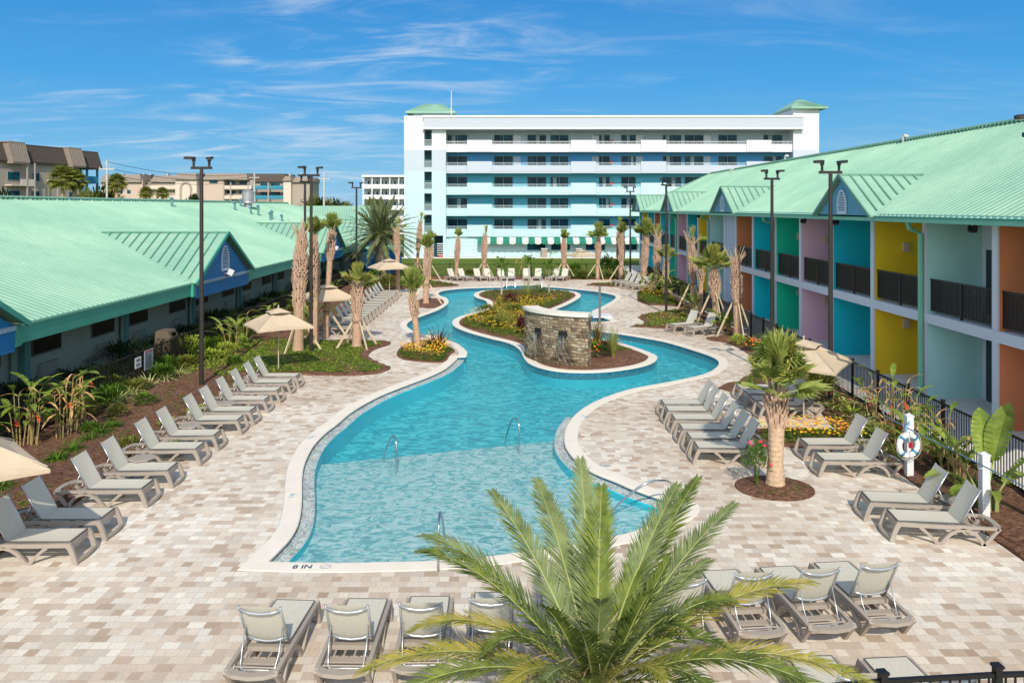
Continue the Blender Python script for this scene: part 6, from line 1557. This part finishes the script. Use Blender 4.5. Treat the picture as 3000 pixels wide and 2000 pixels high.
# large canary date palm beyond the left loungers
r_ = random.Random(21); cp = thing('date_palm', 'wide canary date palm with thick short trunk before the hotel stair tower', 'palm tree', (-11.35, 69.0, 0))
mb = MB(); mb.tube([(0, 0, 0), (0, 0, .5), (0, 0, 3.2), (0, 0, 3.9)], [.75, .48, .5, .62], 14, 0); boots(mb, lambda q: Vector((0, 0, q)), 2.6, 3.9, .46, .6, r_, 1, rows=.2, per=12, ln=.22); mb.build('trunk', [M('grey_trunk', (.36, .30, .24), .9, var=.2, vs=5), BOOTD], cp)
mb = MB()
for i in range(84):
    a = i * 2.39996 + r_.uniform(-.1, .1); f = i / 84; el = R(80 - 118 * f ** .85); ln = r_.uniform(3.4, 4.2); o_ = Vector((math.cos(a), math.sin(a), 0)); P0 = Vector((0, 0, 3.9)) + o_ * .2
    T = P0 + o_ * ln * math.cos(el) * .92 + Vector((0, 0, ln * math.sin(el) * .9 - .5 * math.cos(el))); mid = P0.lerp(T, .5) + Vector((0, 0, .45 * math.cos(el) + .1)) 
    frond(mb, P0, mid, T, .55, 34, 0, 1, .10, .25, .3, r_, .1, .8, .03)
mb.build('crown', [CAN_G, RACH], cp)

# small feather palms on the island
def feather_palm(x, y, h, lab, seed, n=11, ln=1.0, mt=None):
    r_ = random.Random(seed); p = thing('palm_tree', lab, 'palm tree', (x, y, .05), 0, 'small feather palms on the pool island')
    mb = MB(); mb.tube([(0, 0, 0), (0.02, 0, h * .5), (0, .02, h)], [.07, .05, .04], 8); mb.build('trunk', M('grey_palm_trunk', (.42, .38, .32), .9, var=.2, vs=8), p)
    mb = MB()
    for i in range(n):
        a = i * 2.4; el = R(75 - 85 * i / n); o_ = Vector((math.cos(a), math.sin(a), 0)); P0 = Vector((0, 0, h)); T = P0 + o_ * ln * math.cos(el) + Vector((0, 0, ln * math.sin(el) - .25 * ln * math.cos(el)))
        frond(mb, P0, P0.lerp(T, .5) + Vector((0, 0, .25 * ln)), T, .32, 22, 0, 1, .04, .2, .6, r_, .12, .6, .012)
    mb.build('crown', [mt or GREEN, RACH], p)
x, y = G(1469, 866); feather_palm(x, y, 1.75, 'left small feather palm standing at the back of the flower island', 31, 14, 1.15)
x, y = G(1549, 858); feather_palm(x, y, 1.9, 'middle small feather palm at the back of the flower island', 32, 10, 1.0)
x, y = G(1608, 862); feather_palm(x, y, 1.65, 'right small feather palm at the back of the flower island', 33, 11, 1.0)

# ---- clumps, shrubs, tall leafy plants
def clump(x, y, n, ln, w_, mat, lab, cat='plant', name='strap_leaf_plant', droop=1.0, el=(25, 75), group=None, seed=0, z=.06, seg=4, mats=None):
    r_ = random.Random(seed or int(x * 100 + y * 13)); mb = MB()
    for i in range(n):
        a = r_.uniform(0, 2 * math.pi); e = R(r_.uniform(*el)); blade(mb, (.05 * math.cos(a), .05 * math.sin(a), 0), (math.cos(a) * math.cos(e), math.sin(a) * math.cos(e), math.sin(e)), ln * r_.uniform(.7, 1.15), w_, droop * r_.uniform(.7, 1.3), seg=seg, m=r_.randrange(len(mats)) if mats else 0)
    o = mb.build(name, mats or mat, loc=(x, y, z)); return tag(o, lab, cat, group)
def shrub(x, y, rad, h, mat, lab, n=260, leaf=.07, name='shrub', cat='shrub', group=None, seed=0, z=.05, flowers=None, fn=30, mats=None):
    r_ = random.Random(seed or int(x * 70 + y * 31)); mb = MB()
    for i in range(n):
        a = r_.uniform(0, 6.283); b_ = math.acos(r_.uniform(-.3, 1)); k = r_.uniform(.55, 1.05) * (1 + .18 * math.sin(a * 3 + x) * math.sin(b_ * 2))
        q = Vector((rad * k * math.sin(b_) * math.cos(a), rad * k * math.sin(b_) * math.sin(a), max(.02, h * .5 + h * .5 * k * math.cos(b_)))); d = (q - Vector((0, 0, h * .25)) + Vector((r_.uniform(-.2, .2), r_.uniform(-.2, .2), r_.uniform(-.1, .3)))).normalized()
        blade(mb, q, d, leaf * r_.uniform(.8, 1.7), leaf * .5, .5, seg=2)
    mats = [mat] + (flowers or [])
    for i in range(fn if flowers else 0):
        a = r_.uniform(0, 6.283); b_ = math.acos(r_.uniform(0, 1)); q = Vector((rad * math.sin(b_) * math.cos(a), rad * math.sin(b_) * math.sin(a), h * .5 + h * .52 * math.cos(b_)))
        mb.rbox(q, .07, .07, .05, r_.random() * 3, 1 + r_.randrange(len(flowers)), .4, .3)
    for k in range(3): mb.tube([(0, 0, 0), (rad * .3 * math.cos(k * 2.1), rad * .3 * math.sin(k * 2.1), h * .6)], [.02, .01], 4)
    return tag(mb.build(name, mats, loc=(x, y, z)), lab, cat, group)
def tallplant(x, y, h, lab, seed, n=7, stem=None, leaf=(.68, .21), dry=.3, bract=True, name='heliconia', cat='plant', group=None, big=False, spread=.25):
    r_ = random.Random(seed); p = thing(name, lab, cat, (x, y, .05), 0, group); st = MB(); lf = MB(); dr = MB(); br = MB()
    for i in range(n):
        a = r_.uniform(0, 6.283); o_ = Vector((math.cos(a), math.sin(a), 0)); s = h * r_.uniform(.45, .95); b0 = o_ * r_.uniform(0, spread); t_ = b0 + o_ * r_.uniform(0, .18) + Vector((0, 0, s))
        st.tube([b0, b0.lerp(t_, .5), t_], [.018, .014, .009], 5)
        for k in range(r_.randint(1, 3)):
            aa = a + r_.uniform(-1.4, 1.4); d = Vector((math.cos(aa), math.sin(aa), r_.uniform(.5, 2.2))); isd = r_.random() < dry
            paddle(dr if isd else lf, t_ - Vector((0, 0, s * .25 * k)), d, .15, leaf[0] * r_.uniform(.7, 1.2), leaf[1] * (.35 if isd else 1) * r_.uniform(.7, 1.1), 1.5 if isd else 1.0, 0, 0, 5, True, r_)
    st.build('stems', M('stalk_brown', (.34, .26, .10), .8, var=.3, vs=6), p); lf.build('foliage', BANA, p)
    if dr.v: dr.build('dry_foliage', M('dry_paddle', (.50, .30, .12), .9, var=.3, vs=5), p)
    if bract:
        for i in range(1):
            q = Vector((r_.uniform(-.25, .25), r_.uniform(-.25, .25), h * r_.uniform(.4, .75)))
            for k in range(4): br.rbox(q + Vector((.02 * (k % 2 * 2 - 1), 0, -.04 * k)), .07, .04, .035, k, 0, .5, .5)
        br.build('red_bracts', M('bract_red', (.62, .10, .03), .7, var=.2, vs=9), p)
    return p
# heliconias before the left fence
for i, (u, v, h) in enumerate([(60, 1312, 1.45), (92, 1308, 1.5), (180, 1285, 1.75), (200, 1270, 1.85), (255, 1242, 1.75)]):
    x, y = G(u, v); tallplant(x, y, h, 'tall ragged heliconia with red bracts at the left fence, %s of five' % NTH[i], 40 + i, n=7, dry=.4, group='tall heliconias at the left fence')
for i, (X, Y) in enumerate([(-11.35, 16.6), (-11.3, 17.6), (-11.25, 18.7), (-11.2, 19.6), (-11.2, 20.3), (-11.25, 21.2), (-11.25, 21.8), (-11.3, 22.5)]):
    clump(X, Y, 120, .42, .035, GREEN, 'bright green arching grass clump in the left bed row, %s' % NTH[i], name='grass_clump', group='green grass clumps in a row in the left bed', droop=1.5, seg=3)
vc = [(344, 1186), (391, 1158), (437, 1137), (483, 1118), (521, 1102), (362, 1172)]
for i, (u, v) in enumerate(sorted(vc, key=lambda q: -q[1])):
    x, y = G(u, v); clump(x, y, 46, .55, .045, VARI, 'cream striped strap leaf plant along the left fence, %s of six' % NTH[i], group='cream striped plants along the left fence', droop=1.2)
for i, (u, v, rr, hh, mt, lb) in enumerate([(556, 1055, .55, .95, LIME, 'large lime yellow shrub left of the nearest left lamp post'), (621, 1058, .42, .4, LIME, 'low lime leaved shrub right of the nearest left lamp post'), (652, 1022, .45, .45, LIME, 'upper lime shrub of the pair before the left fence'),
        (665, 1040, .5, .45, LIME, 'lower lime shrub of the pair before the left fence'), (698, 1014, .45, .35, LIME, 'small lime shrub left of the ground cover bed'), (687, 1072, .3, .3, GREEN, 'small dark green shrub above the farthest long row loungers'),
        (605, 1240, .28, .25, GREEN, 'small round green plant between the sixth and seventh nearest long row loungers'), (510, 1330, .25, .22, GREEN, 'small green tuft behind the fifth nearest long row lounger'), (425, 1192, .35, .35, GREEN, 'green mound plant in the middle of the left bed'), (345, 1225, .28, .3, OLIVE, 'olive tuft near the second left heliconia'),
        (262, 1270, .25, .22, GREEN, 'small leafy plant at the foot of the tall left heliconias'), (378, 1312, .25, .2, OLIVE, 'small olive tuft behind the third nearest long row lounger'), (575, 1215, .22, .2, LIME, 'tiny lime tuft left of the seventh nearest long row lounger'), (490, 1250, .2, .18, LIME, 'tiny lime tuft in the middle of the left bed mulch'),
        (335, 1150, .35, .5, LIME, 'round lime bush against the left fence beside the cream striped plants'), (420, 1108, .35, .55, GREEN, 'green bush below the grey notice board on the left fence')]):
    x, y = G(u, v); shrub(x, y, rr, hh, mt, lb, n=int(900 * rr), leaf=.10, seed=60 + i)
# foliage hard against the left fence
for i, y in enumerate([23.6, 24.6, 25.7, 27.0, 28.6, 29.8, 31.2, 32.6, 34.0, 35.4, 36.8, 38.6, 40.2, 42.0, 44.0, 46.2, 48.5, 51.0]):
    shrub(-12.75 + .2 * math.sin(i * 2.1), y, .42, .45 + .15 * math.sin(i * 1.7), GREEN if i % 3 else OLIVE, 'leafy green bush against the left fence, %s from the near end' % ORD[i], n=420, leaf=.14, group='bushes against the left fence', seed=90 + i)
for i, (x, y, h) in enumerate([(-12.3, 36.4, 1.5), (-12.2, 34.6, 1.35), (-11.9, 39.5, 1.3), (-11.2, 42.5, 1.4), (-10.4, 40.0, 1.25)]):
    tallplant(x, y, h, 'broad leaved ginger plant behind the left umbrellas, %s of five' % NTH[i], 130 + i, n=8, leaf=(.7, .22), dry=.08, bract=False, name='ginger_plant', group='ginger plants behind the left umbrellas')
x, y = G(978, 880); tallplant(x, y, 1.2, 'lime green ginger plant beside the first middle row umbrella', 141, n=7, leaf=(.6, .2), dry=0, bract=False, name='ginger_plant')
# dark hedge along the shaded wing
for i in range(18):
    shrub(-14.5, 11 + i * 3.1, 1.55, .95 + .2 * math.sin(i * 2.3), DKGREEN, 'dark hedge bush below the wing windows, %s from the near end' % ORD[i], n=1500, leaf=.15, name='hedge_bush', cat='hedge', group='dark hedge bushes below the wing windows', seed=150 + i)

# ground cover and flower carpets (beyond counting)
def scatter(name, loop, dens, lab, mats, leaf=.09, hgt=.12, seed=1, petals=0.0, pm=(), pick=None, cat='ground cover', blades=5):
    r_ = random.Random(seed); x0 = min(q[0] for q in loop); x1 = max(q[0] for q in loop); y0 = min(q[1] for q in loop); y1 = max(q[1] for q in loop); mb = MB(); N = int((x1 - x0) * (y1 - y0) * dens); nm = len(mats)
    for _ in range(N):
        x, y = r_.uniform(x0, x1), r_.uniform(y0, y1)
        if not pip(x, y, loop) or (pick and not pick(x, y, r_)): continue
        mi = r_.randrange(nm)
        for k in range(blades):
            a = r_.uniform(0, 6.283); blade(mb, (x, y, .085), (math.cos(a), math.sin(a), r_.uniform(.4, 2.0)), leaf * r_.uniform(.7, 1.6) * (1 + hgt * 2), leaf * .42, 1.2, seg=2, m=mi)
        if r_.random() < petals:
            q = Vector((x, y, .115 + hgt * r_.uniform(.6, 1.3))); w_ = r_.uniform(.028, .045); m_ = nm + r_.randrange(len(pm)); K = 6; c = mb.vt(q + Vector((0, 0, .012)))
            ring = [mb.vt(q + Vector((w_ * math.cos(6.283 * j / K), w_ * math.sin(6.283 * j / K), r_.uniform(-.012, .012)))) for j in range(K)]
            for j in range(K): mb.face((c, ring[j], ring[(j + 1) % K]), m_)
    return tag(mb.build(name, list(mats) + list(pm)), lab, cat, kind='stuff')
gc = offset(clean(resample(smooth_loop([(-10.6, 29.9), (-8.0, 29.95), (-6.1, 29.8), (-5.15, 30.2), (-4.95, 30.9), (-5.5, 31.8), (-6.25, 33.2), (-6.3, 34.9), (-5.9, 36.2), (-6.3, 36.9), (-9.2, 37.2), (-11.0, 37.0), (-11.2, 33)], 4), .4)), -.1)
def patch(s, th): return lambda x, y, r_: (math.sin(x * 1.9 + s) * math.cos(y * 1.5 + s * 2) + .5 * math.sin(x * 4.3 + y * 3.1) + r_.uniform(-.5, .5)) > th
scatter('ground_cover', gc, 210, 'low green ground cover carpet in the lobed bed', [GREEN, OLIVE, LIME, GREEN], .085, .25, 2, pick=patch(1, -.95))
scatter('ground_cover', [(-12.9, 29.5), (-10.2, 29.6), (-10.6, 37.2), (-12.9, 37.2)], 60, 'mixed green plants left of the lobed bed umbrella', [GREEN, LIME, OLIVE], .12, .4, 22, pick=patch(4, -.5))
scatter('ground_cover', [(-11.0, 37.4), (-9.9, 38), (-9.9, 58), (-12.8, 58), (-12.8, 38)], 14, 'patchy green plants behind the middle left loungers', [GREEN, OLIVE], .12, .3, 3, pick=patch(2, .1))
scatter('ground_cover', [(-12.6, 14), (-9.6, 14), (-9.4, 29), (-12.0, 30)], 30, 'sparse sprouting ground cover on the left mulch', [OLIVE, GREEN], .075, .15, 4, pick=patch(3, .15))
ISC = offset(ISLB, -.25)
yel_isl = lambda x, y, r_: (y > 34.6 or x < 0) and y < 54.5
scatter('flower_carpet', ISC, 115, 'yellow flowers and green leaves carpeting the pool island', [OLIVE, GREEN, OLIVE], .10, .32, 5, .26, [YEL, YEL, YEL, ORA], pick=lambda x, y, r_: y > 34.6 - max(0, -x) * .5 and y < 53.0 and (patch(1.3, -.8)(x, y, r_)), cat='flowers')
scatter('ground_cover', ISC, 40, 'low green plants at the back of the pool island', [OLIVE, GREEN], .10, .35, 6, pick=lambda x, y, r_: y > 49)
PLs = offset(clean(PL), -.12)
scatter('flower_carpet', PLs, 120, 'yellow and orange flowers in the small planter at the left pool edge', [GREEN, OLIVE], .085, .3, 7, .6, [YEL, YEL, ORA], pick=lambda x, y, r_: y < 34.8 or x > -3.9, cat='flowers')
scatter('flower_carpet', [(6.6, 21.35), (7.3, 21.0), (9.2, 20.7), (9.5, 21.6), (8.9, 22.2), (7.0, 22.3)], 130, 'yellow orange flowers behind the big fan palm', [GREEN, OLIVE], .08, .3, 8, .85, [YEL, ORA, YEL], cat='flowers')
bedfl = clean(resample([(6.5, 22.5), (6.35, 21.4), (7.2, 20.75), (9.15, 20.5), (9.15, 22.4), (8.0, 22.6)], .3)); bed(bedfl, step=.3, z=.012, hump=.03)
sb = clean(resample([(6.4, 41.75), (8.3, 41.3), (10.5, 41.2), (10.3, 48.5), (9.2, 47.6), (7.9, 46.3), (7.45, 45.1), (7.5, 43.6), (7.2, 42.4)], .4))
scatter('ground_cover', sb, 60, 'green plants in the small bed at the right pool bend', [GREEN, OLIVE, LIME], .11, .35, 9, .05, [YEL, ORA], pick=patch(.5, -.45))
scatter('ground_cover', clean(resample([(8.9, 51.3), (10.8, 50.7), (11.2, 60), (9.6, 59), (8.9, 56), (8.6, 53)], .4)), 50, 'green plants with yellow flowers in the far right bed', [GREEN, OLIVE], .14, .5, 10, .18, [YEL, YEL, ORA])
scatter('ground_cover', clean(resample([(7.6, 27.4), (8.4, 27.2), (9.6, 27.2), (10.9, 28), (10.9, 36), (10.2, 34), (10.1, 32), (9.5, 30.2), (8.3, 28.4)], .4)), 45, 'green ground plants on the bed behind the right umbrella', [GREEN, OLIVE, LIME], .12, .35, 11, .06, [REDP, ORA], pick=patch(.9, -.2))
scatter('ground_cover', [(9.3, 20), (10.9, 20), (10.9, 26.5), (9.7, 26.5)], 16, 'scattered leafy plants on the mulch before the right fence', [GREEN, VARI, OLIVE], .16, .4, 12, .08, [REDP])
scatter('ground_cover', [(-8.9, 62.5), (-6.6, 62.3), (-4.6, 63.6), (-6, 66), (-9, 70), (-12, 70), (-12, 61)], 30, 'low green and yellow plants in the far left bed', [GREEN, OLIVE], .14, .4, 13, .2, [YEL])
scatter('ground_cover', [(2, 69.3), (9, 69.3), (9, 72), (2, 72)], 26, 'green plants before the back fence right of the centre', [GREEN, OLIVE, DKGREEN], .2, .8, 14, .1, [YEL, ORA])
scatter('ground_cover', [(8.3, 63), (9.6, 62.8), (9.0, 66.5), (8.4, 65.6), (6.8, 65.0), (6.4, 64)], 40, 'low plants in the far right bed by the last loungers', [OLIVE, GREEN], .12, .25, 15, .15, [YEL, ORA])
scatter('ground_cover', [(PALM_C[0] + .7 * math.cos(a), PALM_C[1] + .65 * math.sin(a)) for a in [k * .4 for k in range(16)]], 28, 'small tufts on the round planter mulch', [GREEN, OLIVE], .05, .1, 16, pick=lambda x, y, r_: x > 5.95 or y < 17.5)
shrub(5.45, 17.75, .30, 1.0, GREEN, 'bush with red and pink flowers at the foot of the big fan palm', n=420, leaf=.07, flowers=[REDP, PINKP], fn=7, seed=201)
# island plants
x, y = G(1473, 960); clump(x, y, 150, 1.15, .022, SPIKEG, 'tall spiky grass clump in the middle of the flower island', name='grass_clump', droop=.5, el=(50, 88), seg=4)
x, y = G(1544, 878); clump(x, y, 150, 1.35, .03, SPIKEG, 'spiky palm like clump at the back of the flower island', name='grass_clump', droop=.6, el=(45, 88), seg=4)
x, y = G(1796, 1050); clump(x, y, 150, 1.25, .022, SPIKEG, 'bunched grass clump on the mulch right of the stone wall, right one', name='grass_clump', droop=.25, el=(68, 89), seg=4)
x, y = G(1751, 1020); clump(x, y, 150, 1.25, .022, SPIKEG, 'bunched grass clump close to the right end of the stone wall', name='grass_clump', droop=.3, el=(66, 89), seg=4, mats=[SPIKEG, BURG])
x, y = G(1286, 1022); clump(x, y, 60, 1.1, .05, BURG, 'burgundy cordyline in the small planter at the left pool edge', name='cordyline', droop=.6, el=(35, 85), seg=4)
x, y = G(1268, 1025); clump(x, y, 36, .8, .05, BURG, 'smaller burgundy cordyline beside the taller one in the planter', name='cordyline', droop=.8, el=(25, 75), seg=4)
for i, (u, v, rr, hh, mt, fl2) in enumerate([(1745, 1048, .55, .55, GREEN, [REDP, ORA]), (1776, 1032, .35, .4, BURG, None), (1425, 925, .6, .55, OLIVE, None), (1500, 925, .6, .6, OLIVE, None), (1440, 960, .5, .5, OLIVE, None), (1580, 874, .9, .8, OLIVE, None), (1530, 985, .3, .9, BURG, None), (1495, 905, .6, .9, BURG, None)]):
    x, y = G(u, v); shrub(x, y, rr, hh, mt, ['red flowered green bush at the right end of the stone wall', 'dark burgundy bush between the two bunched grass clumps', 'olive bush at the left of the flower island', 'olive bush in the middle of the flower island', 'olive bush near the spiky clump of the flower island', 'wide olive bush at the right back of the flower island', 'burgundy bush at the left end of the stone wall', 'dull red bush in the flower island centre'][i], n=int(600 * rr + 150), leaf=.12, seed=210 + i, flowers=fl2, fn=16)
# right bed plants
for i, (x, y, h) in enumerate([(10.75, 23.6, 1.35), (10.7, 22.3, 1.45), (10.6, 21.0, 1.5), (10.55, 19.8, 1.3), (9.95, 20.6, 1.05)]):
    tallplant(x, y, h, 'ragged heliconia with brown tips before the right fence, %s of five' % NTH[4 - i], 230 + i, n=8, leaf=(.5, .16), dry=.4, group='ragged heliconias before the right fence')
shrub(9.9, 25.4, .45, 1.1, OLIVE, 'upright olive green shrub behind the right umbrella pole', n=520, leaf=.14, seed=240)
for i, (x, y, rr, hh, mt) in enumerate([(10.2, 23.9, .3, .3, LIME), (10.0, 22.6, .32, .3, VARI), (9.85, 21.6, .25, .25, LIME), (9.55, 19.6, .2, .22, LIME), (10.15, 17.4, .35, .45, GREEN), (9.75, 16.9, .25, .6, GREEN), (9.75, 14.05, .2, .22, LIME), (10.2, 19.0, .4, .5, DKGREEN), (10.6, 15.0, .3, .3, OLIVE), (8.35, 27.6, .4, .35, GREEN)]):
    clump(x, y, 40, hh * 1.3 + .15, .04, mt, ['low lime strap plant nearest the right umbrella', 'cream striped plant below the right heliconias', 'lime tuft beside the yellow flowers by the right fence', 'lime tuft behind the farther paired lounger', 'green strap plant left of the banana plant', 'small upright green plant between the white posts', 'lime tuft at the near end of the right bed', 'dark leafy plant behind the life ring', 'olive tuft below the near right fence', 'green strap plant at the tip of the bed behind the umbrella'][i], droop=1.1, seed=250 + i)
# banana plant at the right edge
r_ = random.Random(77); bp = thing('banana_plant', 'large banana plant with broad torn leaves right of the life ring', 'plant', (9.72, 16.25, .05))
mb = MB(); lm = MB()
for (dx_, dy_, aa, tl, st, ln, wd, dr_) in [(.0, 0, 25, 1.25, .55, 1.25, .55, .5), (.05, .05, 75, 1.15, .5, 1.15, .5, .5), (-.1, .1, 165, .75, .7, 1.3, .34, .15), (-.15, 0, 190, .5, .6, .95, .30, 1.2), (-.1, -.05, 205, .45, .45, .8, .26, 1.3), (.1, -.1, -30, .9, .4, .9, .45, .9), (.12, 0, 10, .6, .4, .7, .4, 1.4), (-.05, -.1, 250, .55, .35, .7, .2, 1.4)]:
    a = R(aa); d = Vector((math.cos(a) * .42, math.sin(a) * .42, tl * 1.1)); mb.tube([(dx_, dy_, 0), (dx_ * 1.1, dy_ * 1.1, .45 * tl)], [.05, .035], 6)
    paddle(lm, (dx_ * 1.1, dy_ * 1.1, .4 * tl), d, st, ln, wd, dr_, 0, 1, 12, True, r_)
mb.build('stem', M('banana_stem', (.26, .30, .10), .7, var=.2), bp); lm.build('foliage', [BANA, RACH], bp)
for i, (x, y) in enumerate([(9.9, 17.6), (10.1, 18.3), (9.6, 19.1)]): tallplant(x, y, .95, 'dark broad leaved plant behind the life ring post, %s of three' % NTH[i], 270 + i, n=6, leaf=(.65, .18), dry=.05, bract=False, name='ginger_plant', group='broad leaved plants behind the life ring post')
# plants among the right palms
for i, (x, y, h) in enumerate([(10.5, 54.5, 1.7), (10.9, 51.0, 1.6), (10.2, 44.2, 1.4), (9.9, 57.0, 1.4), (10.5, 38.9, .9), (8.6, 71.2, 1.8), (3.3, 71.5, 2.1), (.9, 71.3, 1.8)]):
    tallplant(x, y, h, ['leafy traveller like plant left of the pool bend palms', 'leafy plant in shade before the pink motel bay', 'lime paddle leaved plant behind the two pool bend loungers', 'dark leaved plant behind the far yellow flowers', 'low paddle leaved plant beside the right slender palm', 'dense tall plant left of the last lamp post', 'bushy tall plant between the palms at the back fence', 'tall plant at the back fence behind the island palms'][i], 290 + i, n=9, leaf=(.8, .28), dry=.05, bract=False, name='paddle_plant')
for i, (x, y, rr, hh) in enumerate([(5.6, 71.3, .8, 1.2), (8.4, 70.5, .9, 1.8), (6.2, 69.7, .5, .6), (9.3, 69.4, .9, 1.6), (-8.0, 63.0, .8, .8), (-9.6, 61.0, .8, 1.0), (-10.8, 63.5, .9, 1.3), (10.6, 64.0, .8, 1.0), (-3.6, 70.8, .6, .7), (10.7, 56.5, .6, .8)]):
    shrub(x, y, rr, hh, (GREEN, DKGREEN, OLIVE)[i % 3], ['rounded bush below the distant umbrella', 'large dark bush among the far right palms', 'low olive bush before the far right palms', 'green bush left of the last lamp post', 'dark bush beyond the middle left loungers', 'olive bush behind the far left umbrella', 'green bush below the canary date palm', 'dark bush beside the farthest right loungers', 'small olive bush at the back fence left of the awning', 'green bush before the far motel bays'][i], n=int(520 * rr + 200), leaf=.17, seed=310 + i)
shrub(10.25, 36.0, .4, .4, LIME, 'lime leaved shrub at the foot of the right slender palm', n=300, leaf=.12, seed=330); shrub(10.5, 34.5, .4, .55, GREEN, 'red flowered shrub between the slender palm and the big fan palm', n=300, leaf=.12, flowers=[REDP, PINKP, ORA], fn=36, seed=331)
shrub(10.4, 40.3, .5, .6, GREEN, 'green bush between the two staked palms behind the pool bend loungers', n=380, leaf=.13, seed=332)

# background trees behind the roofs
def far_fan_palm(u, vt, vb, Y, lab, seed, wd=1.0):
    r_ = random.Random(seed); x = xat(u, Y); zt = zat(vt, Y); zc = zat((vt + (vb - vt) * .35), Y); rad = (zt - zc) * wd * 1.1; p = thing('palm_tree', lab, 'palm tree', (x, Y, 0), 0, 'distant palms behind the left roof')
    mb = MB(); mb.tube([(0, 0, 0), (0, 0, zc)], [.35, .28], 8); mb.build('trunk', BARK, p); mb = MB()
    for i in range(34):
        a = i * 2.4; el = R(85 - 130 * i / 34); d = Vector((math.cos(a) * math.cos(el), math.sin(a) * math.cos(el), math.sin(el))); fan(mb, (0, 0, zc), d, rad * .5, rad * .62, 0, 1, 220, 14, .5, r_)
    mb.build('crown', [OLIVE, RACH], p)
far_fan_palm(184, 490, 590, 108, 'broad fan palm before the apartment arch, left of a pair', 401, 1.2); far_fan_palm(218, 498, 590, 110, 'fan palm before the apartment arch, right of a pair', 402, 1.1)
far_fan_palm(342, 507, 590, 120, 'slim fan palm right of the first utility pole', 403, 1.0); far_fan_palm(428, 550, 595, 170, 'low distant palm before the arched apartment panel, left', 404, 1.3)
far_fan_palm(476, 552, 595, 170, 'low distant palm before the apartment balconies, right', 405, 1.3); far_fan_palm(1094, 583, 660, 120, 'fan palm before the white galleried block', 406, 1.1)
for i, (u, v, Y, rr) in enumerate([(258, 566, 118, 2.6), (300, 556, 125, 3.2), (318, 560, 130, 3), (570, 575, 190, 2.6), (915, 580, 190, 3.6), (935, 586, 190, 3), (968, 588, 190, 4), (985, 590, 190, 3), (1010, 600, 190, 3), (5, 566, 112, 2.0)]):
    x = xat(u, Y); h = zat(v, Y); shrub(x, Y, rr, h, (OLIVE, DKGREEN)[i % 2], ['rounded tree below the open steel balconies', 'dense tree right behind the first utility pole', 'dark tree at the foot of the slim fan palm', 'small olive tree before the arched panel', 'dark tree at the right end of the long apartment block', 'olive tree beside the gap to the sea', 'dark tree beside the lone utility pole', 'low olive tree right of the lone pole', 'low dark tree before the gap', 'bush at the extreme left over the green roof'][i], n=700, leaf=.75, name='tree', cat='tree', z=0, seed=420 + i)
